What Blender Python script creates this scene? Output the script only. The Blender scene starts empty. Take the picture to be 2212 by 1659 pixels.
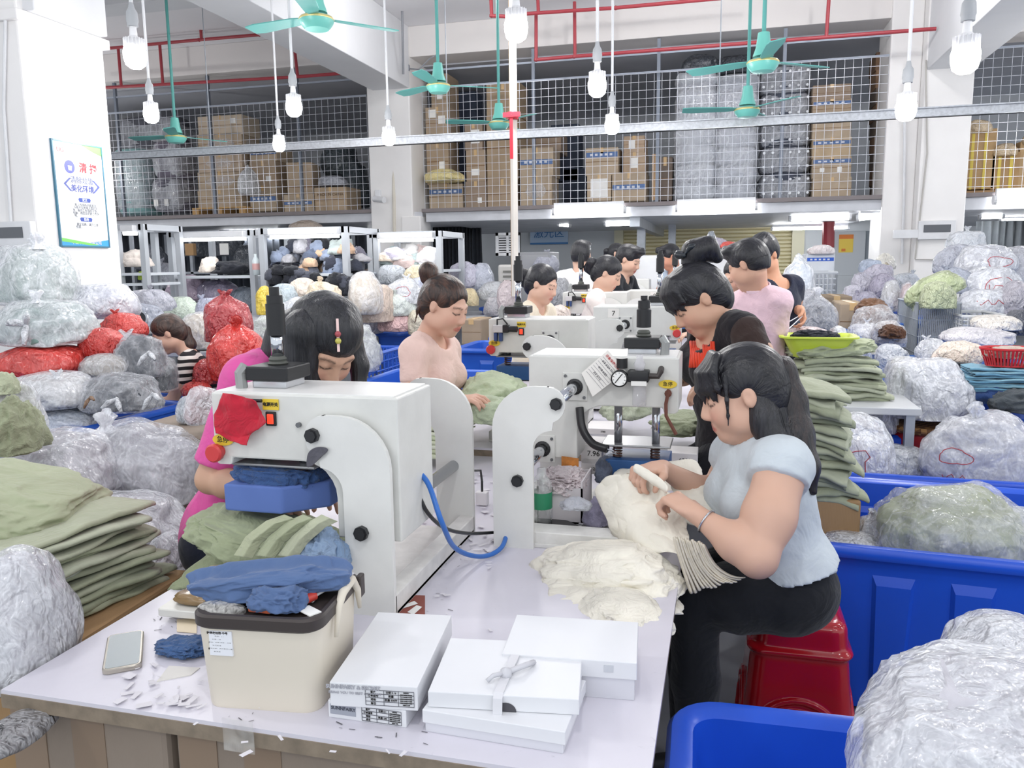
import bpy, bmesh, math, random
import numpy as np
from mathutils import Vector, Matrix
from mathutils.geometry import tessellate_polygon

# ------------------------------------------------------------------ camera
SC = bpy.context.scene
COL = SC.collection
F, CX, CY, H = 1735.0, 1106.0, 829.5, 1.54      # focal length in pixels of the 2212x1659 frame, eye height
_d = np.array([1565. - CX, 564. - CY, F]); _d /= np.linalg.norm(_d)
_p = np.array([565. - CX, 576. - CY, F])
_n = np.cross(_d, _p); _n /= np.linalg.norm(_n)
if _n[1] > 0: _n = -_n
_r = np.cross(_d, _n)
if _r[0] < 0: _r = -_r
RM = np.array([_r, _d, _n])                      # rows: room axes X (right), Y (depth), Z (up) in camera axes
cam_d = bpy.data.cameras.new('camera'); cam = bpy.data.objects.new('camera', cam_d); COL.objects.link(cam)
cam_d.sensor_width = 36.0; cam_d.lens = F / 2212.0 * 36.0; cam_d.clip_start = 0.02; cam_d.clip_end = 200
_m = Matrix.Identity(4)
for i in range(3):
    _m[i][0] = RM[i][0]; _m[i][1] = -RM[i][1]; _m[i][2] = -RM[i][2]
_m[2][3] = H
cam.matrix_world = _m
SC.camera = cam

# ------------------------------------------------------------------ world, exposure
w = bpy.data.worlds.new('world'); SC.world = w; w.use_nodes = True
w.node_tree.nodes['Background'].inputs[0].default_value = (0.90, 0.95, 1.0, 1)
w.node_tree.nodes['Background'].inputs[1].default_value = 1.25
SC.view_settings.view_transform = 'Standard'; SC.view_settings.look = 'None'
SC.view_settings.gamma = 1.0; SC.view_settings.exposure = 0.0; SC.view_settings.use_curve_mapping = False
try:
    SC.cycles.use_denoising = True; SC.cycles.use_adaptive_sampling = True; SC.cycles.adaptive_threshold = .02
    SC.cycles.max_bounces = 8; SC.cycles.diffuse_bounces = 4; SC.cycles.glossy_bounces = 3
    SC.cycles.transmission_bounces = 4; SC.cycles.transparent_max_bounces = 8
    SC.cycles.sample_clamp_indirect = 6.0
except Exception:
    pass

# ------------------------------------------------------------------ points from sight lines
def ray(u, v): return RM @ np.array([u - CX, v - CY, F])
def P(u, v, Y):
    r = ray(u, v); t = Y / r[1]; return Vector((t * r[0], Y, H + t * r[2]))
def PZ(u, v, z):
    r = ray(u, v); t = (z - H) / r[2]; return Vector((t * r[0], t * r[1], z))
def PX(u, v, x):
    r = ray(u, v); t = x / r[0]; return Vector((x, t * r[1], H + t * r[2]))
def SCL(p):                                      # metres per pixel at a point
    c = RM.T @ (np.array(p) - np.array([0, 0, H])); return c[2] / F

# ------------------------------------------------------------------ tags
def tag(o, label=None, cat=None, group=None, kind=None):
    if label: o['label'] = label
    if cat: o['category'] = cat
    if group: o['group'] = group
    if kind: o['kind'] = kind
    return o
WORLD = set()                                    # things whose parts are modelled in room coordinates
def wthing(name, label, cat, loc, group=None):
    o = thing(name, label, cat, loc, 0.0, group); WORLD.add(o.name); return o
def thing(name, label, cat, loc=(0, 0, 0), rotz=0.0, group=None):
    o = bpy.data.objects.new(name, None); COL.objects.link(o); o.empty_display_size = 0.05
    o.location = loc; o.rotation_euler = (0, 0, rotz)
    return tag(o, label, cat, group)
def link(name, me, mat=None, parent=None, smooth=None):
    if mat is not None:
        me.materials.clear()
        for m_ in (mat if isinstance(mat, (list, tuple)) else [mat]): me.materials.append(m_)
    if smooth is not None:
        me.polygons.foreach_set('use_smooth', [smooth] * len(me.polygons))
    o = bpy.data.objects.new(name, me); COL.objects.link(o)
    if parent is not None:
        o.parent = parent
        if parent.name in WORLD: o.matrix_parent_inverse = Matrix.Translation(-parent.location)
    return o
def copy_tree(o, parent=None):
    c = o.copy(); COL.objects.link(c)
    if parent is not None: c.parent = parent
    for ch in list(o.children): copy_tree(ch, c)
    return c

# ------------------------------------------------------------------ mesh collector
class MB:
    def __init__(s): s.bm = bmesh.new()
    def box(s, lo, hi, bev=0.0, M=None, seg=2):
        lo = Vector(lo); hi = Vector(hi)
        r = bmesh.ops.create_cube(s.bm, size=1.0); vs = r['verts']
        c = (lo + hi) / 2; d = hi - lo
        for v in vs: v.co = Vector((v.co.x * d.x, v.co.y * d.y, v.co.z * d.z)) + c
        if bev > 0:
            es = list({e for v in vs for e in v.link_edges})
            r = bmesh.ops.bevel(s.bm, geom=es, offset=min(bev, 0.45 * min(abs(x) for x in d)), segments=seg, affect='EDGES', profile=0.5)
            vs = list({v for f in r['faces'] for v in f.verts} | {v for v in vs if v.is_valid})
        if M is not None:
            for v in vs: v.co = M @ v.co
        return s
    def cyl(s, a, b, r1, r2=None, n=20, cap=True):
        a = Vector(a); b = Vector(b); r2 = r1 if r2 is None else r2
        ax = (b - a).normalized(); q = Vector((0, 0, 1)).rotation_difference(ax)
        rings = []
        for c, r in ((a, r1), (b, r2)):
            rings.append([s.bm.verts.new(c + q @ Vector((r * math.cos(t), r * math.sin(t), 0))) for t in (2 * math.pi * k / n for k in range(n))])
        for k in range(n):
            s.bm.faces.new((rings[0][k], rings[0][(k + 1) % n], rings[1][(k + 1) % n], rings[1][k]))
        if cap:
            s.bm.faces.new(list(reversed(rings[0]))); s.bm.faces.new(rings[1])
        return s
    def lathe(s, prof, c=(0, 0, 0), n=24, axis=None, cap=True):
        c = Vector(c); q = Vector((0, 0, 1)).rotation_difference(Vector(axis)) if axis is not None else None
        rings = []
        for (r, z) in prof:
            ring = []
            for k in range(n):
                t = 2 * math.pi * k / n; p = Vector((r * math.cos(t), r * math.sin(t), z))
                if q is not None: p = q @ p
                ring.append(s.bm.verts.new(c + p))
            rings.append(ring)
        for i in range(len(rings) - 1):
            for k in range(n):
                s.bm.faces.new((rings[i][k], rings[i][(k + 1) % n], rings[i + 1][(k + 1) % n], rings[i + 1][k]))
        if cap:
            if prof[0][0] > 1e-5: s.bm.faces.new(list(reversed(rings[0])))
            if prof[-1][0] > 1e-5: s.bm.faces.new(rings[-1])
        return s
    def tube(s, pts, r, n=8, closed=False, cap=True):
        pts = [Vector(p) for p in pts]; N = len(pts); rings = []; q0 = None; up = None
        for i, p in enumerate(pts):
            a = pts[i - 1] if (i > 0 or closed) else p; b = pts[(i + 1) % N] if (i < N - 1 or closed) else p
            t = (b - a).normalized() if (b - a).length > 1e-9 else Vector((0, 0, 1))
            if up is None:
                up = Vector((0, 0, 1)) if abs(t.z) < .9 else Vector((1, 0, 0))
            x = t.cross(up)
            if x.length < 1e-6: x = t.orthogonal()
            x.normalize(); up = x.cross(t).normalized()
            rr = r[i] if isinstance(r, (list, tuple)) else r
            rings.append([s.bm.verts.new(p + x * (rr * math.cos(2 * math.pi * k / n)) + up * (rr * math.sin(2 * math.pi * k / n))) for k in range(n)])
        for i in range(N if closed else N - 1):
            A = rings[i]; B = rings[(i + 1) % N]
            for k in range(n): s.bm.faces.new((A[k], A[(k + 1) % n], B[(k + 1) % n], B[k]))
        if cap and not closed:
            s.bm.faces.new(list(reversed(rings[0]))); s.bm.faces.new(rings[-1])
        return s
    def prism(s, poly, lo, hi, axis='y'):
        f = {'y': lambda a, b, t: Vector((a, t, b)), 'x': lambda a, b, t: Vector((t, a, b)), 'z': lambda a, b, t: Vector((a, b, t))}[axis]
        A = [s.bm.verts.new(f(a, b, lo)) for a, b in poly]; B = [s.bm.verts.new(f(a, b, hi)) for a, b in poly]
        n = len(poly)
        if n > 4:
            for tri in tessellate_polygon([[Vector((a, b, 0)) for a, b in poly]]):
                s.bm.faces.new([A[i] for i in tri]); s.bm.faces.new([B[i] for i in reversed(tri)])
        else: s.bm.faces.new(list(reversed(A))); s.bm.faces.new(B)
        for k in range(n): s.bm.faces.new((A[k], A[(k + 1) % n], B[(k + 1) % n], B[k]))
        return s
    def quad(s, a, b, c, d):
        s.bm.faces.new([s.bm.verts.new(Vector(p)) for p in (a, b, c, d)]); return s
    def build(s, name, mat=None, parent=None, smooth=False, angle=None):
        bmesh.ops.recalc_face_normals(s.bm, faces=s.bm.faces)
        me = bpy.data.meshes.new(name); s.bm.to_mesh(me); s.bm.free()
        if angle is not None:
            me.polygons.foreach_set('use_smooth', [True] * len(me.polygons))
            try: me.set_sharp_from_angle(angle=angle)
            except Exception: pass
            return link(name, me, mat, parent)
        return link(name, me, mat, parent, smooth)

def mesh_np(name, V, Fc, mat=None, parent=None, smooth=True):
    me = bpy.data.meshes.new(name)
    V = np.asarray(V, np.float32)
    me.from_pydata(V.tolist(), [], Fc.tolist() if hasattr(Fc, 'tolist') else Fc); me.update()
    return link(name, me, mat, parent, smooth)

# ------------------------------------------------------------------ noise
def _h(ix, iy, iz, s):
    n = (ix.astype(np.int64) * 374761393 + iy.astype(np.int64) * 668265263 + iz.astype(np.int64) * 2147483647 + s * 1274126177) & 0x7fffffff
    n = ((n ^ (n >> 13)) * 1274126177) & 0x7fffffff
    n = ((n ^ (n >> 16)) * 668265263) & 0x7fffffff
    return ((n ^ (n >> 11)) & 0xffff) / 65535.0
def vnoise(p, seed=0):
    p = np.asarray(p, float); i = np.floor(p); f = p - i; f = f * f * (3 - 2 * f)
    x, y, z = i[..., 0], i[..., 1], i[..., 2]; fx, fy, fz = f[..., 0], f[..., 1], f[..., 2]
    def c(a, b, d): return _h(x + a, y + b, z + d, seed)
    x00 = c(0, 0, 0) * (1 - fx) + c(1, 0, 0) * fx; x10 = c(0, 1, 0) * (1 - fx) + c(1, 1, 0) * fx
    x01 = c(0, 0, 1) * (1 - fx) + c(1, 0, 1) * fx; x11 = c(0, 1, 1) * (1 - fx) + c(1, 1, 1) * fx
    return (x00 * (1 - fy) + x10 * fy) * (1 - fz) + (x01 * (1 - fy) + x11 * fy) * fz
def fbm(p, seed=0, o=3):
    a = 0.5; s = 0; q = np.asarray(p, float)
    for k in range(o):
        s = s + a * (vnoise(q, seed + k * 17) - .5) * 2; q = q * 2.03 + 7.1; a *= .5
    return s
def ridge(p, seed=0, o=2):
    a = 0.6; s = 0; q = np.asarray(p, float)
    for k in range(o):
        s = s + a * (1 - np.abs(vnoise(q, seed + k * 31) - .5) * 4); q = q * 2.1 + 3.3; a *= .45
    return s

# ------------------------------------------------------------------ materials
def lin(c):
    if isinstance(c, str):
        c = c.lstrip('#'); c = [int(c[i:i + 2], 16) / 255 for i in (0, 2, 4)]
        return tuple(x / 12.92 if x <= .04045 else ((x + .055) / 1.055) ** 2.4 for x in c)
    return tuple(c[:3])
_MATS = {}
def _new(name):
    m = bpy.data.materials.new(name); m.use_nodes = True
    nt = m.node_tree; return m, nt, nt.nodes['Principled BSDF']
def N(nt, typ, **kw):
    n = nt.nodes.new(typ)
    for k, v in kw.items():
        if k.startswith('i_'):
            key = k[2:]; n.inputs[int(key) if key.isdigit() else key.replace('_', ' ')].default_value = v
        else: setattr(n, k, v)
    return n
def coords(nt, scale=(1, 1, 1), kind='Object'):
    tc = N(nt, 'ShaderNodeTexCoord'); mp = N(nt, 'ShaderNodeMapping'); mp.inputs['Scale'].default_value = scale
    nt.links.new(tc.outputs[kind], mp.inputs[0]); return mp.outputs[0]
def noise(nt, co, scale, detail=3, rough=.55, dist=0.0):
    n = N(nt, 'ShaderNodeTexNoise'); nt.links.new(co, n.inputs['Vector'])
    n.inputs['Scale'].default_value = scale; n.inputs['Detail'].default_value = detail
    n.inputs['Roughness'].default_value = rough; n.inputs['Distortion'].default_value = dist
    return n.outputs['Fac']
def ramp(nt, fac, stops):
    r = N(nt, 'ShaderNodeValToRGB'); cr = r.color_ramp
    while len(cr.elements) < len(stops): cr.elements.new(.5)
    for e, (p, c) in zip(cr.elements, stops):
        e.position = p; e.color = (c, c, c, 1) if isinstance(c, (int, float)) else tuple(c) + (1,)
    nt.links.new(fac, r.inputs[0]); return r.outputs[0]
def bump(nt, fac, strength, dist, bsdf, prev=None):
    b = N(nt, 'ShaderNodeBump'); b.inputs['Strength'].default_value = strength; b.inputs['Distance'].default_value = dist
    nt.links.new(fac, b.inputs['Height'])
    if prev is not None: nt.links.new(prev, b.inputs['Normal'])
    if bsdf is not None: nt.links.new(b.outputs[0], bsdf.inputs['Normal'])
    return b.outputs[0]
def plain(c, rough=.5, metal=0., spec=.5, nb=0., ns=40., var=0., vs=6., key=None, coat=0.):
    k = ('plain', c, rough, metal, spec, nb, ns, var, vs, coat)
    if k in _MATS: return _MATS[k]
    m, nt, b = _new('surface'); col = lin(c)
    b.inputs['Base Color'].default_value = col + (1,); b.inputs['Roughness'].default_value = rough
    b.inputs['Metallic'].default_value = metal; b.inputs['Specular IOR Level'].default_value = spec
    b.inputs['Coat Weight'].default_value = coat
    if nb or var:
        co = coords(nt)
        if var:
            r = ramp(nt, noise(nt, co, vs, 4), [(.3, tuple(x * (1 - var) for x in col)), (.7, tuple(min(1, x * (1 + var * .6)) for x in col))])
            nt.links.new(r, b.inputs['Base Color'])
        if nb: bump(nt, noise(nt, co, ns, 3), nb, .01, b)
    _MATS[k] = m; return m
def emit(c, s, key=''):
    k = ('emit', c, s, key)
    if k in _MATS: return _MATS[k]
    m, nt, b = _new('lamp_light'); b.inputs['Base Color'].default_value = lin(c) + (1,)
    b.inputs['Emission Color'].default_value = lin(c) + (1,); b.inputs['Emission Strength'].default_value = s
    _MATS[k] = m; return m
def fabric(c, rough=.9, var=.12, wr=.35, sc=14., sheen=.15, strip=None):
    k = ('fabric', c, rough, var, wr, sc, strip)
    if k in _MATS: return _MATS[k]
    m, nt, b = _new('cloth'); col = lin(c)
    b.inputs['Roughness'].default_value = rough; b.inputs['Specular IOR Level'].default_value = .2
    b.inputs['Sheen Weight'].default_value = sheen
    co = coords(nt)
    r = ramp(nt, noise(nt, co, 9, 4), [(.3, tuple(x * (1 - var) for x in col)), (.7, tuple(min(1, x * (1 + var * .5)) for x in col))])
    nt.links.new(r, b.inputs['Base Color'])
    n1 = bump(nt, noise(nt, co, sc, 3, .6, .8), wr, .03, None)
    bump(nt, noise(nt, co, 420, 1), .12, .002, b, n1)
    _MATS[k] = m; return m
def film(tint='#f2f3f6', amt=.42, sc=9., rough=.17):
    """thin clear plastic: milky where it bunches, whitened along its creases"""
    k = ('film', tint, amt, sc, rough)
    if k in _MATS: return _MATS[k]
    m, nt, b = _new('plastic_film'); col = lin(tint)
    b.inputs['Base Color'].default_value = col + (1,); b.inputs['Roughness'].default_value = rough
    b.inputs['Specular IOR Level'].default_value = .8
    co = coords(nt, (1, 1, .7))
    tr = N(nt, 'ShaderNodeBsdfTransparent'); tr.inputs[0].default_value = (.97, .97, .98, 1)
    mx = N(nt, 'ShaderNodeMixShader')
    body = ramp(nt, noise(nt, co, sc * .55, 2, .5, .6), [(.30, max(0., amt - .10)), (.55, amt), (.75, min(.95, amt + .14))])
    l1 = ramp(nt, noise(nt, co, sc * .85, 2, .5, 1.2), [(.41, 0.), (.5, .5 * amt), (.59, 0.)])
    l2 = ramp(nt, noise(nt, co, sc * 2.3, 2, .5, 1.8), [(.43, 0.), (.5, .25 * amt), (.57, 0.)])
    a1 = N(nt, 'ShaderNodeMath', operation='ADD', use_clamp=True); a2 = N(nt, 'ShaderNodeMath', operation='ADD', use_clamp=True)
    nt.links.new(body, a1.inputs[0]); nt.links.new(l1, a1.inputs[1]); nt.links.new(a1.outputs[0], a2.inputs[0]); nt.links.new(l2, a2.inputs[1])
    nt.links.new(a2.outputs[0], mx.inputs[0]); nt.links.new(tr.outputs[0], mx.inputs[1]); nt.links.new(b.outputs[0], mx.inputs[2])
    nt.links.new(mx.outputs[0], nt.nodes['Material Output'].inputs[0])
    n1 = bump(nt, noise(nt, co, sc * .9, 2, .5, 1.0), .7, .05, None)
    bump(nt, noise(nt, co, sc * 2.6, 1, .5, 1.6), .45, .02, b, n1)
    _MATS[k] = m; return m
def bagskin(c, rough=.26, sc=11., var=.14, white=.25):
    """opaque crumpled plastic with whitened creases"""
    k = ('bagskin', c, rough, sc, var, white)
    if k in _MATS: return _MATS[k]
    m, nt, b = _new('bag_plastic'); col = lin(c)
    b.inputs['Roughness'].default_value = rough; b.inputs['Specular IOR Level'].default_value = .7
    co = coords(nt, (1, 1, .7))
    r = ramp(nt, noise(nt, co, sc * .5, 2, .5, .6), [(.32, tuple(x * (1 - var) for x in col)), (.68, tuple(min(.9, x * (1 + var)) for x in col))])
    l1 = ramp(nt, noise(nt, co, sc * 1.0, 2, .5, 1.3), [(.42, 0.), (.5, .35), (.58, 0.)])
    mx = N(nt, 'ShaderNodeMix', data_type='RGBA'); nt.links.new(l1, mx.inputs[0]); nt.links.new(r, mx.inputs[6]); mx.inputs[7].default_value = tuple(min(.85, x * 1.25 + .10) for x in col) + (1,)
    nt.links.new(mx.outputs[2], b.inputs['Base Color'])
    n1 = bump(nt, noise(nt, co, sc * .9, 2, .5, 1.0), .7, .05, None)
    bump(nt, noise(nt, co, sc * 2.4, 1, .5, 1.6), .45, .02, b, n1)
    _MATS[k] = m; return m
def carton(c='#b98f66'):
    k = ('carton', c)
    if k in _MATS: return _MATS[k]
    m, nt, b = _new('cardboard'); col = lin(c)
    b.inputs['Roughness'].default_value = .8; b.inputs['Specular IOR Level'].default_value = .2
    co = coords(nt)
    r = ramp(nt, noise(nt, co, 3, 5), [(.3, tuple(x * .86 for x in col)), (.7, tuple(x * 1.06 for x in col))])
    nt.links.new(r, b.inputs['Base Color'])
    wv = N(nt, 'ShaderNodeTexWave'); wv.bands_direction = 'X'; nt.links.new(co, wv.inputs[0]); wv.inputs['Scale'].default_value = 60
    bump(nt, wv.outputs['Fac'], .08, .002, b)
    _MATS[k] = m; return m
def hairmat(c='#17171c', c2=None, rough=.38):
    k = ('hair', c, c2)
    if k in _MATS: return _MATS[k]
    m, nt, b = _new('hair_strands'); col = lin(c); c2 = lin(c2) if c2 else tuple(x * 2.2 + .006 for x in col)
    b.inputs['Roughness'].default_value = rough; b.inputs['Specular IOR Level'].default_value = .45
    at = N(nt, 'ShaderNodeAttribute'); at.attribute_name = 'strand'
    r = ramp(nt, noise(nt, at.outputs['Vector'], 6.0, 4, .6), [(.38, col), (.72, c2)])
    nt.links.new(r, b.inputs['Base Color'])
    bump(nt, noise(nt, at.outputs['Vector'], 9.0, 3, .6), .5, .01, b)
    _MATS[k] = m; return m
def skinmat():
    if 'skin' in _MATS: return _MATS['skin']
    m, nt, b = _new('skin')
    at = N(nt, 'ShaderNodeAttribute'); at.attribute_name = 'tone'
    nt.links.new(at.outputs['Color'], b.inputs['Base Color'])
    b.inputs['Roughness'].default_value = .48; b.inputs['Specular IOR Level'].default_value = .35
    b.inputs['Subsurface Weight'].default_value = .06; b.inputs['Subsurface Radius'].default_value = (.012, .005, .003)
    _MATS['skin'] = m; return m

# ------------------------------------------------------------------ writing
def text(body, o, ex, ey, size, mat, parent=None, name='lettering', align='CENTER', depth=.0004, bold=0.):
    """thin raised letters centred on point o (in the parent's space), reading along ex with up ey"""
    c = bpy.data.curves.new(name, 'FONT'); c.body = body; c.size = size; c.align_x = align; c.align_y = 'CENTER'
    c.extrude = depth; c.offset = bold; c.resolution_u = 3
    c.materials.append(mat); tmp = bpy.data.objects.new(name, c); COL.objects.link(tmp)
    me = bpy.data.meshes.new_from_object(tmp); bpy.data.objects.remove(tmp); bpy.data.curves.remove(c)
    me.name = name; ob = bpy.data.objects.new(name, me); COL.objects.link(ob)
    ex = Vector(ex).normalized(); ey = Vector(ey); ez = ex.cross(ey).normalized(); ey = ez.cross(ex)
    M = Matrix(((ex.x, ey.x, ez.x, o[0]), (ex.y, ey.y, ez.y, o[1]), (ex.z, ey.z, ez.z, o[2]), (0, 0, 0, 1)))
    if parent is not None:
        ob.parent = parent
        if parent.name in WORLD: ob.matrix_parent_inverse = Matrix.Translation(-parent.location)
    ob.matrix_basis = M
    return ob

# ------------------------------------------------------------------ the hall
WALL = plain('#e9e7e6', .75, var=.05, vs=1.2, nb=.05, ns=25)
WALLG = plain('#d9dadd', .75, var=.05, vs=1.0)
CEIL = plain('#e8e7ea', .85, var=.03, vs=.8)
CONC = plain('#8d9096', .7, var=.2, vs=2.5)
STEEL = plain('#a9aeb6', .45, .5, var=.15, vs=8)
WHITEM = plain('#d8d9dc', .4, 0, var=.08, vs=5)
DARK = plain('#17181c', .5)
def struct(name, mb, mat, **k):
    return tag(mb.build(name, mat, **k), kind='structure')
struct('floor', MB().box((-16, -4, -.1), (12, 22, 0)), CONC)
struct('ceiling', MB().box((-16, -1.5, 5.4), (12, 22, 5.6)), CEIL)
struct('wall_back', MB().box((-16, 19.5, 0), (12, 19.8, 5.4)), plain('#dadde2', .8, var=.06, vs=.6))
struct('wall_left', MB().box((-13.2, 6, 0), (-13, 19.5, 5.4)), WALLG)
struct('column_left', MB().box((-6.6, 5.14, 0), (-5.1, 6.0, 5.4), .015), WALL)
struct('column_middle', MB().box((-5.86, 12.93, 0), (-5.1, 13.8, 5.4), .02).box((-5.3, 12.9, 0), (-4.95, 13.3, 2.35), .02), WALL)
struct('column_right', MB().box((2.62, 12.7, 0), (3.24, 13.9, 5.4), .02).box((2.2, 12.94, 0), (2.62, 13.9, 5.4), .02), WALL)
struct('trim_1', MB().box((-6.6, 5.1, 3.36), (-5.06, 6.04, 3.44), .01), WALL)
struct('beam_front', MB().box((-13, 5.2, 3.44), (-5.0, 5.95, 5.4), .01), WALLG)
struct('beam_left', MB().box((-5.75, 5.9, 4.42), (-5.1, 13, 5.4), .01), WALLG)
struct('beam_right', MB().box((2.64, 2, 4.12), (3.24, 13, 5.4), .01), WALLG)
struct('beam_back', MB().box((-13, 13, 4.92), (2.3, 13.6, 5.4), .01).box((3.2, 13, 4.6), (12, 13.6, 5.4), .01), plain('#e3dfdd', .8, var=.03, vs=.7))
struct('beam_cross', MB().box((-13, 8.9, 4.75), (2.66, 9.3, 5.4), .01), WALLG)
struct('ceiling_mezzanine', MB().box((-13, 13.6, 4.9), (12, 19.5, 5.0)), plain('#cfd1d8', .9, var=.1, vs=.5))
MEZ = plain('#c9cbd1', .5, .1, var=.12, vs=3)
struct('floor_mezzanine', MB().box((-13, 13.02, 2.28), (-4.96, 19.5, 2.43), .01).box((-4.9, 13.02, 2.25), (2.4, 19.5, 2.41), .01).box((3.24, 13.02, 2.22), (12, 19.5, 2.40), .01), MEZ)
struct('trim_2', MB().box((-13, 12.96, 2.43), (-5.86, 13.05, 2.49)).box((-4.95, 12.96, 2.41), (2.3, 13.05, 2.47)).box((3.24, 12.96, 2.4), (12, 13.05, 2.46)), plain('#7d7677', .7))
# steel frame below the mezzanine
for i, (x, y) in enumerate([(-1.4, 14.2), (-1.0, 16.2)]):
    tag(MB().box((x - .07, y - .07, 0), (x + .07, y + .07, 2.26)).build('steel_post', STEEL), ['white steel post below the mezzanine edge, in front of the roller shutter', 'grey steel post farther back under the mezzanine, beside the roller shutter'][i], 'post')
struct('beam_mezzanine', MB().box((-1.48, 13.1, 2.1), (-1.32, 19.4, 2.26)), STEEL)

# galvanised rail hung across the hall in front of the mezzanine
rail = MB(); rail.box((-13, 9, 2.92), (9, 9.05, 3.01)).box((-13, 8.95, 3.0), (9, 9.05, 3.012)).box((-13, 8.95, 2.92), (9, 9.05, 2.932))
rl = tag(rail.build('cable_rail', plain('#c3c6cc', .38, .55, var=.22, vs=30)), 'long galvanised steel channel hung across the hall in front of the mezzanine', 'rail')
m = MB()
for x in (-9.5, -6.2, -3.1, -.1, 3.0, 6): m.cyl((x, 9.02, 3.0), (x, 9.02, 5.4), .006, n=6)
m.build('hanger_rod', STEEL, rl)

# wire fences along the mezzanine edge
WIRE = plain('#c9ccd4', .35, .4)
def fence(x0, x1, z0, z1, label, posts, Y=13.0):
    t = wthing('wire_fence', label, 'fence', ((x0 + x1) / 2, Y, z0))
    m = MB(); d = .118
    n = int((x1 - x0) / d)
    for i in range(n + 1):
        x = x0 + (x1 - x0) * i / n; m.box((x - .0028, Y - .0028, z0), (x + .0028, Y + .0028, z1))
    k = int((z1 - z0) / d)
    for i in range(k + 1):
        z = z0 + (z1 - z0) * i / k; m.box((x0, Y - .0028, z - .0028), (x1, Y + .0028, z + .0028))
    m.build('wire_mesh', WIRE, t)
    for p in posts:
        MB().box((p - .025, Y + .01, z0), (p + .025, Y + .06, 4.9)).build('fence_post', plain('#7b828e', .5, .4), t)
    MB().box((x0, Y, z1), (x1, Y + .03, z1 + .03)).box((x0, Y + .02, z1 + .28), (x1, Y + .05, z1 + .31)).build('top_rail', plain('#9fa6b2', .5, .4), t)
fence(-12.9, -5.9, 2.45, 4.35, 'wire mesh fence along the mezzanine left of the middle column', (-10.9, -8.95, -7.2))
fence(-4.9, 2.2, 2.44, 4.4, 'wire mesh fence along the mezzanine between the middle and right columns', (-3.02, -1.05, .78))
fence(3.3, 8.5, 2.42, 4.4, 'wire mesh fence along the mezzanine right of the right column', (5.2,))

# ------------------------------------------------------------------ sprinkler pipes
RED = plain('#a23b44', .45)
def pipe(label, pts, r=.026, extra=()):
    m = MB()
    for a, b in zip(pts, pts[1:]): m.cyl(a, b, r, n=10)
    for a, b in extra: m.cyl(a, b, r * .95, n=10)
    for p in pts[1:-1]: m.lathe([(.0, -r * 1.3), (r * 1.3, -r * .6), (r * 1.3, r * .6), (0, r * 1.3)], p, 10)
    return tag(m.build('sprinkler_pipe', RED, angle=.6), label, 'pipe')
Yp = 12.2
pipe('red sprinkler pipe running left, at the upper level beside the left column', [P(205, 107, Yp), P(430, 86, Yp), P(560, 75, Yp), P(566, 30, Yp)], extra=[(P(435, 84, Yp), P(428, -40, Yp))])
pipe('red sprinkler pipe at the lower level left of the middle column', [P(215, 190, Yp + .2), P(640, 166, Yp + .2), P(744, 158, Yp + .2), P(742, 116, Yp + .2)],
     extra=[(P(262, 187, Yp + .2), P(255, 100, Yp + .2)), (P(352, 183, Yp + .2), P(345, 97, Yp + .2)), (P(643, 166, Yp + .2), P(632, 66, Yp + .2))])
pipe('long red sprinkler pipe in front of the right mezzanine bay', [P(1158, 30, Yp), P(1158, 129, Yp), P(1240, 122, Yp), P(2022, 62, Yp)], extra=[(P(1242, 121, Yp), P(1241, 4, Yp)), (P(1785, 80, Yp), P(1791, -10, Yp))])
pipe('red sprinkler pipe high up near the beam of the right bay', [P(1132, 30, Yp - .3), P(1330, 17, Yp - .3), P(1560, -4, Yp - .3)], extra=[(P(1163, 28, Yp - .3), P(1161, -20, Yp - .3))])
pipe('short red sprinkler pipe above the teal fan near the hall centre', [P(1060, -20, Yp - .6), P(1062, 34, Yp - .6), P(1100, 36, Yp - .6)])
pipe('thick red standpipe on the back wall beside the white cabinet', [P(1790, 475, 16.5), P(1789, 535, 16.5)], .11)

# ------------------------------------------------------------------ pendant lamps
GLOW = emit('#ffffff', 80.0)
def make_lamp():
    t = thing('pendant_lamp', 'x', 'lamp')
    MB().cyl((0, 0, .30), (0, 0, 1.30), .011, n=8).build('stem', WHITEM, t)
    MB().lathe([(.0, .30), (.012, .30), (.018, .27), (.03, .25), (.034, .20), (.030, .19), (.030, .17), (0, .17)], n=18).build('socket', plain('#a7aaae', .5), t, angle=.6)
    m = MB(); m.lathe([(.018, .175), (.022, .12), (.045, .10), (.055, .05), (.0, .05)], n=22)
    for k in range(18):
        a = 2 * math.pi * k / 18
        m.box((.02, -.0016, .05), (.058, .0016, .105), M=Matrix.Rotation(a, 4, 'Z'))
    m.build('heat_sink', plain('#e6e6e8', .45), t, angle=.6)
    MB().lathe([(.0, -.062), (.03, -.058), (.053, -.04), (.062, -.005), (.063, .03), (.057, .052), (0, .052)], n=24).build('bulb', GLOW, t, smooth=True)
    return t
LAMPS = [(292, 125, 4.15, 'large white bulb lamp hanging nearest the left column top'), (327, 250, 6.0, 'white bulb lamp hanging just right of the left column, second one down'),
         (635, 235, 5.9, 'white bulb lamp hanging left of the middle column, its stem near the red pipe'), (603, 315, 7.7, 'small white bulb lamp level with the steel channel, left of the middle column'),
         (840, 300, 7.2, 'small white bulb lamp hanging in front of the middle column'), (1115, 65, 4.4, 'white bulb lamp high up behind the pale upright pole'),
         (1290, 190, 5.7, 'white bulb lamp hanging right of the pale pole, above the smaller one'), (1322, 275, 7.2, 'small white bulb lamp in front of the steel channel right of the pale pole'),
         (1957, 240, 5.7, 'white bulb lamp hanging at the left side of the right column'), (2085, 130, 4.3, 'white bulb lamp hanging in front of the right beam')]
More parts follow.
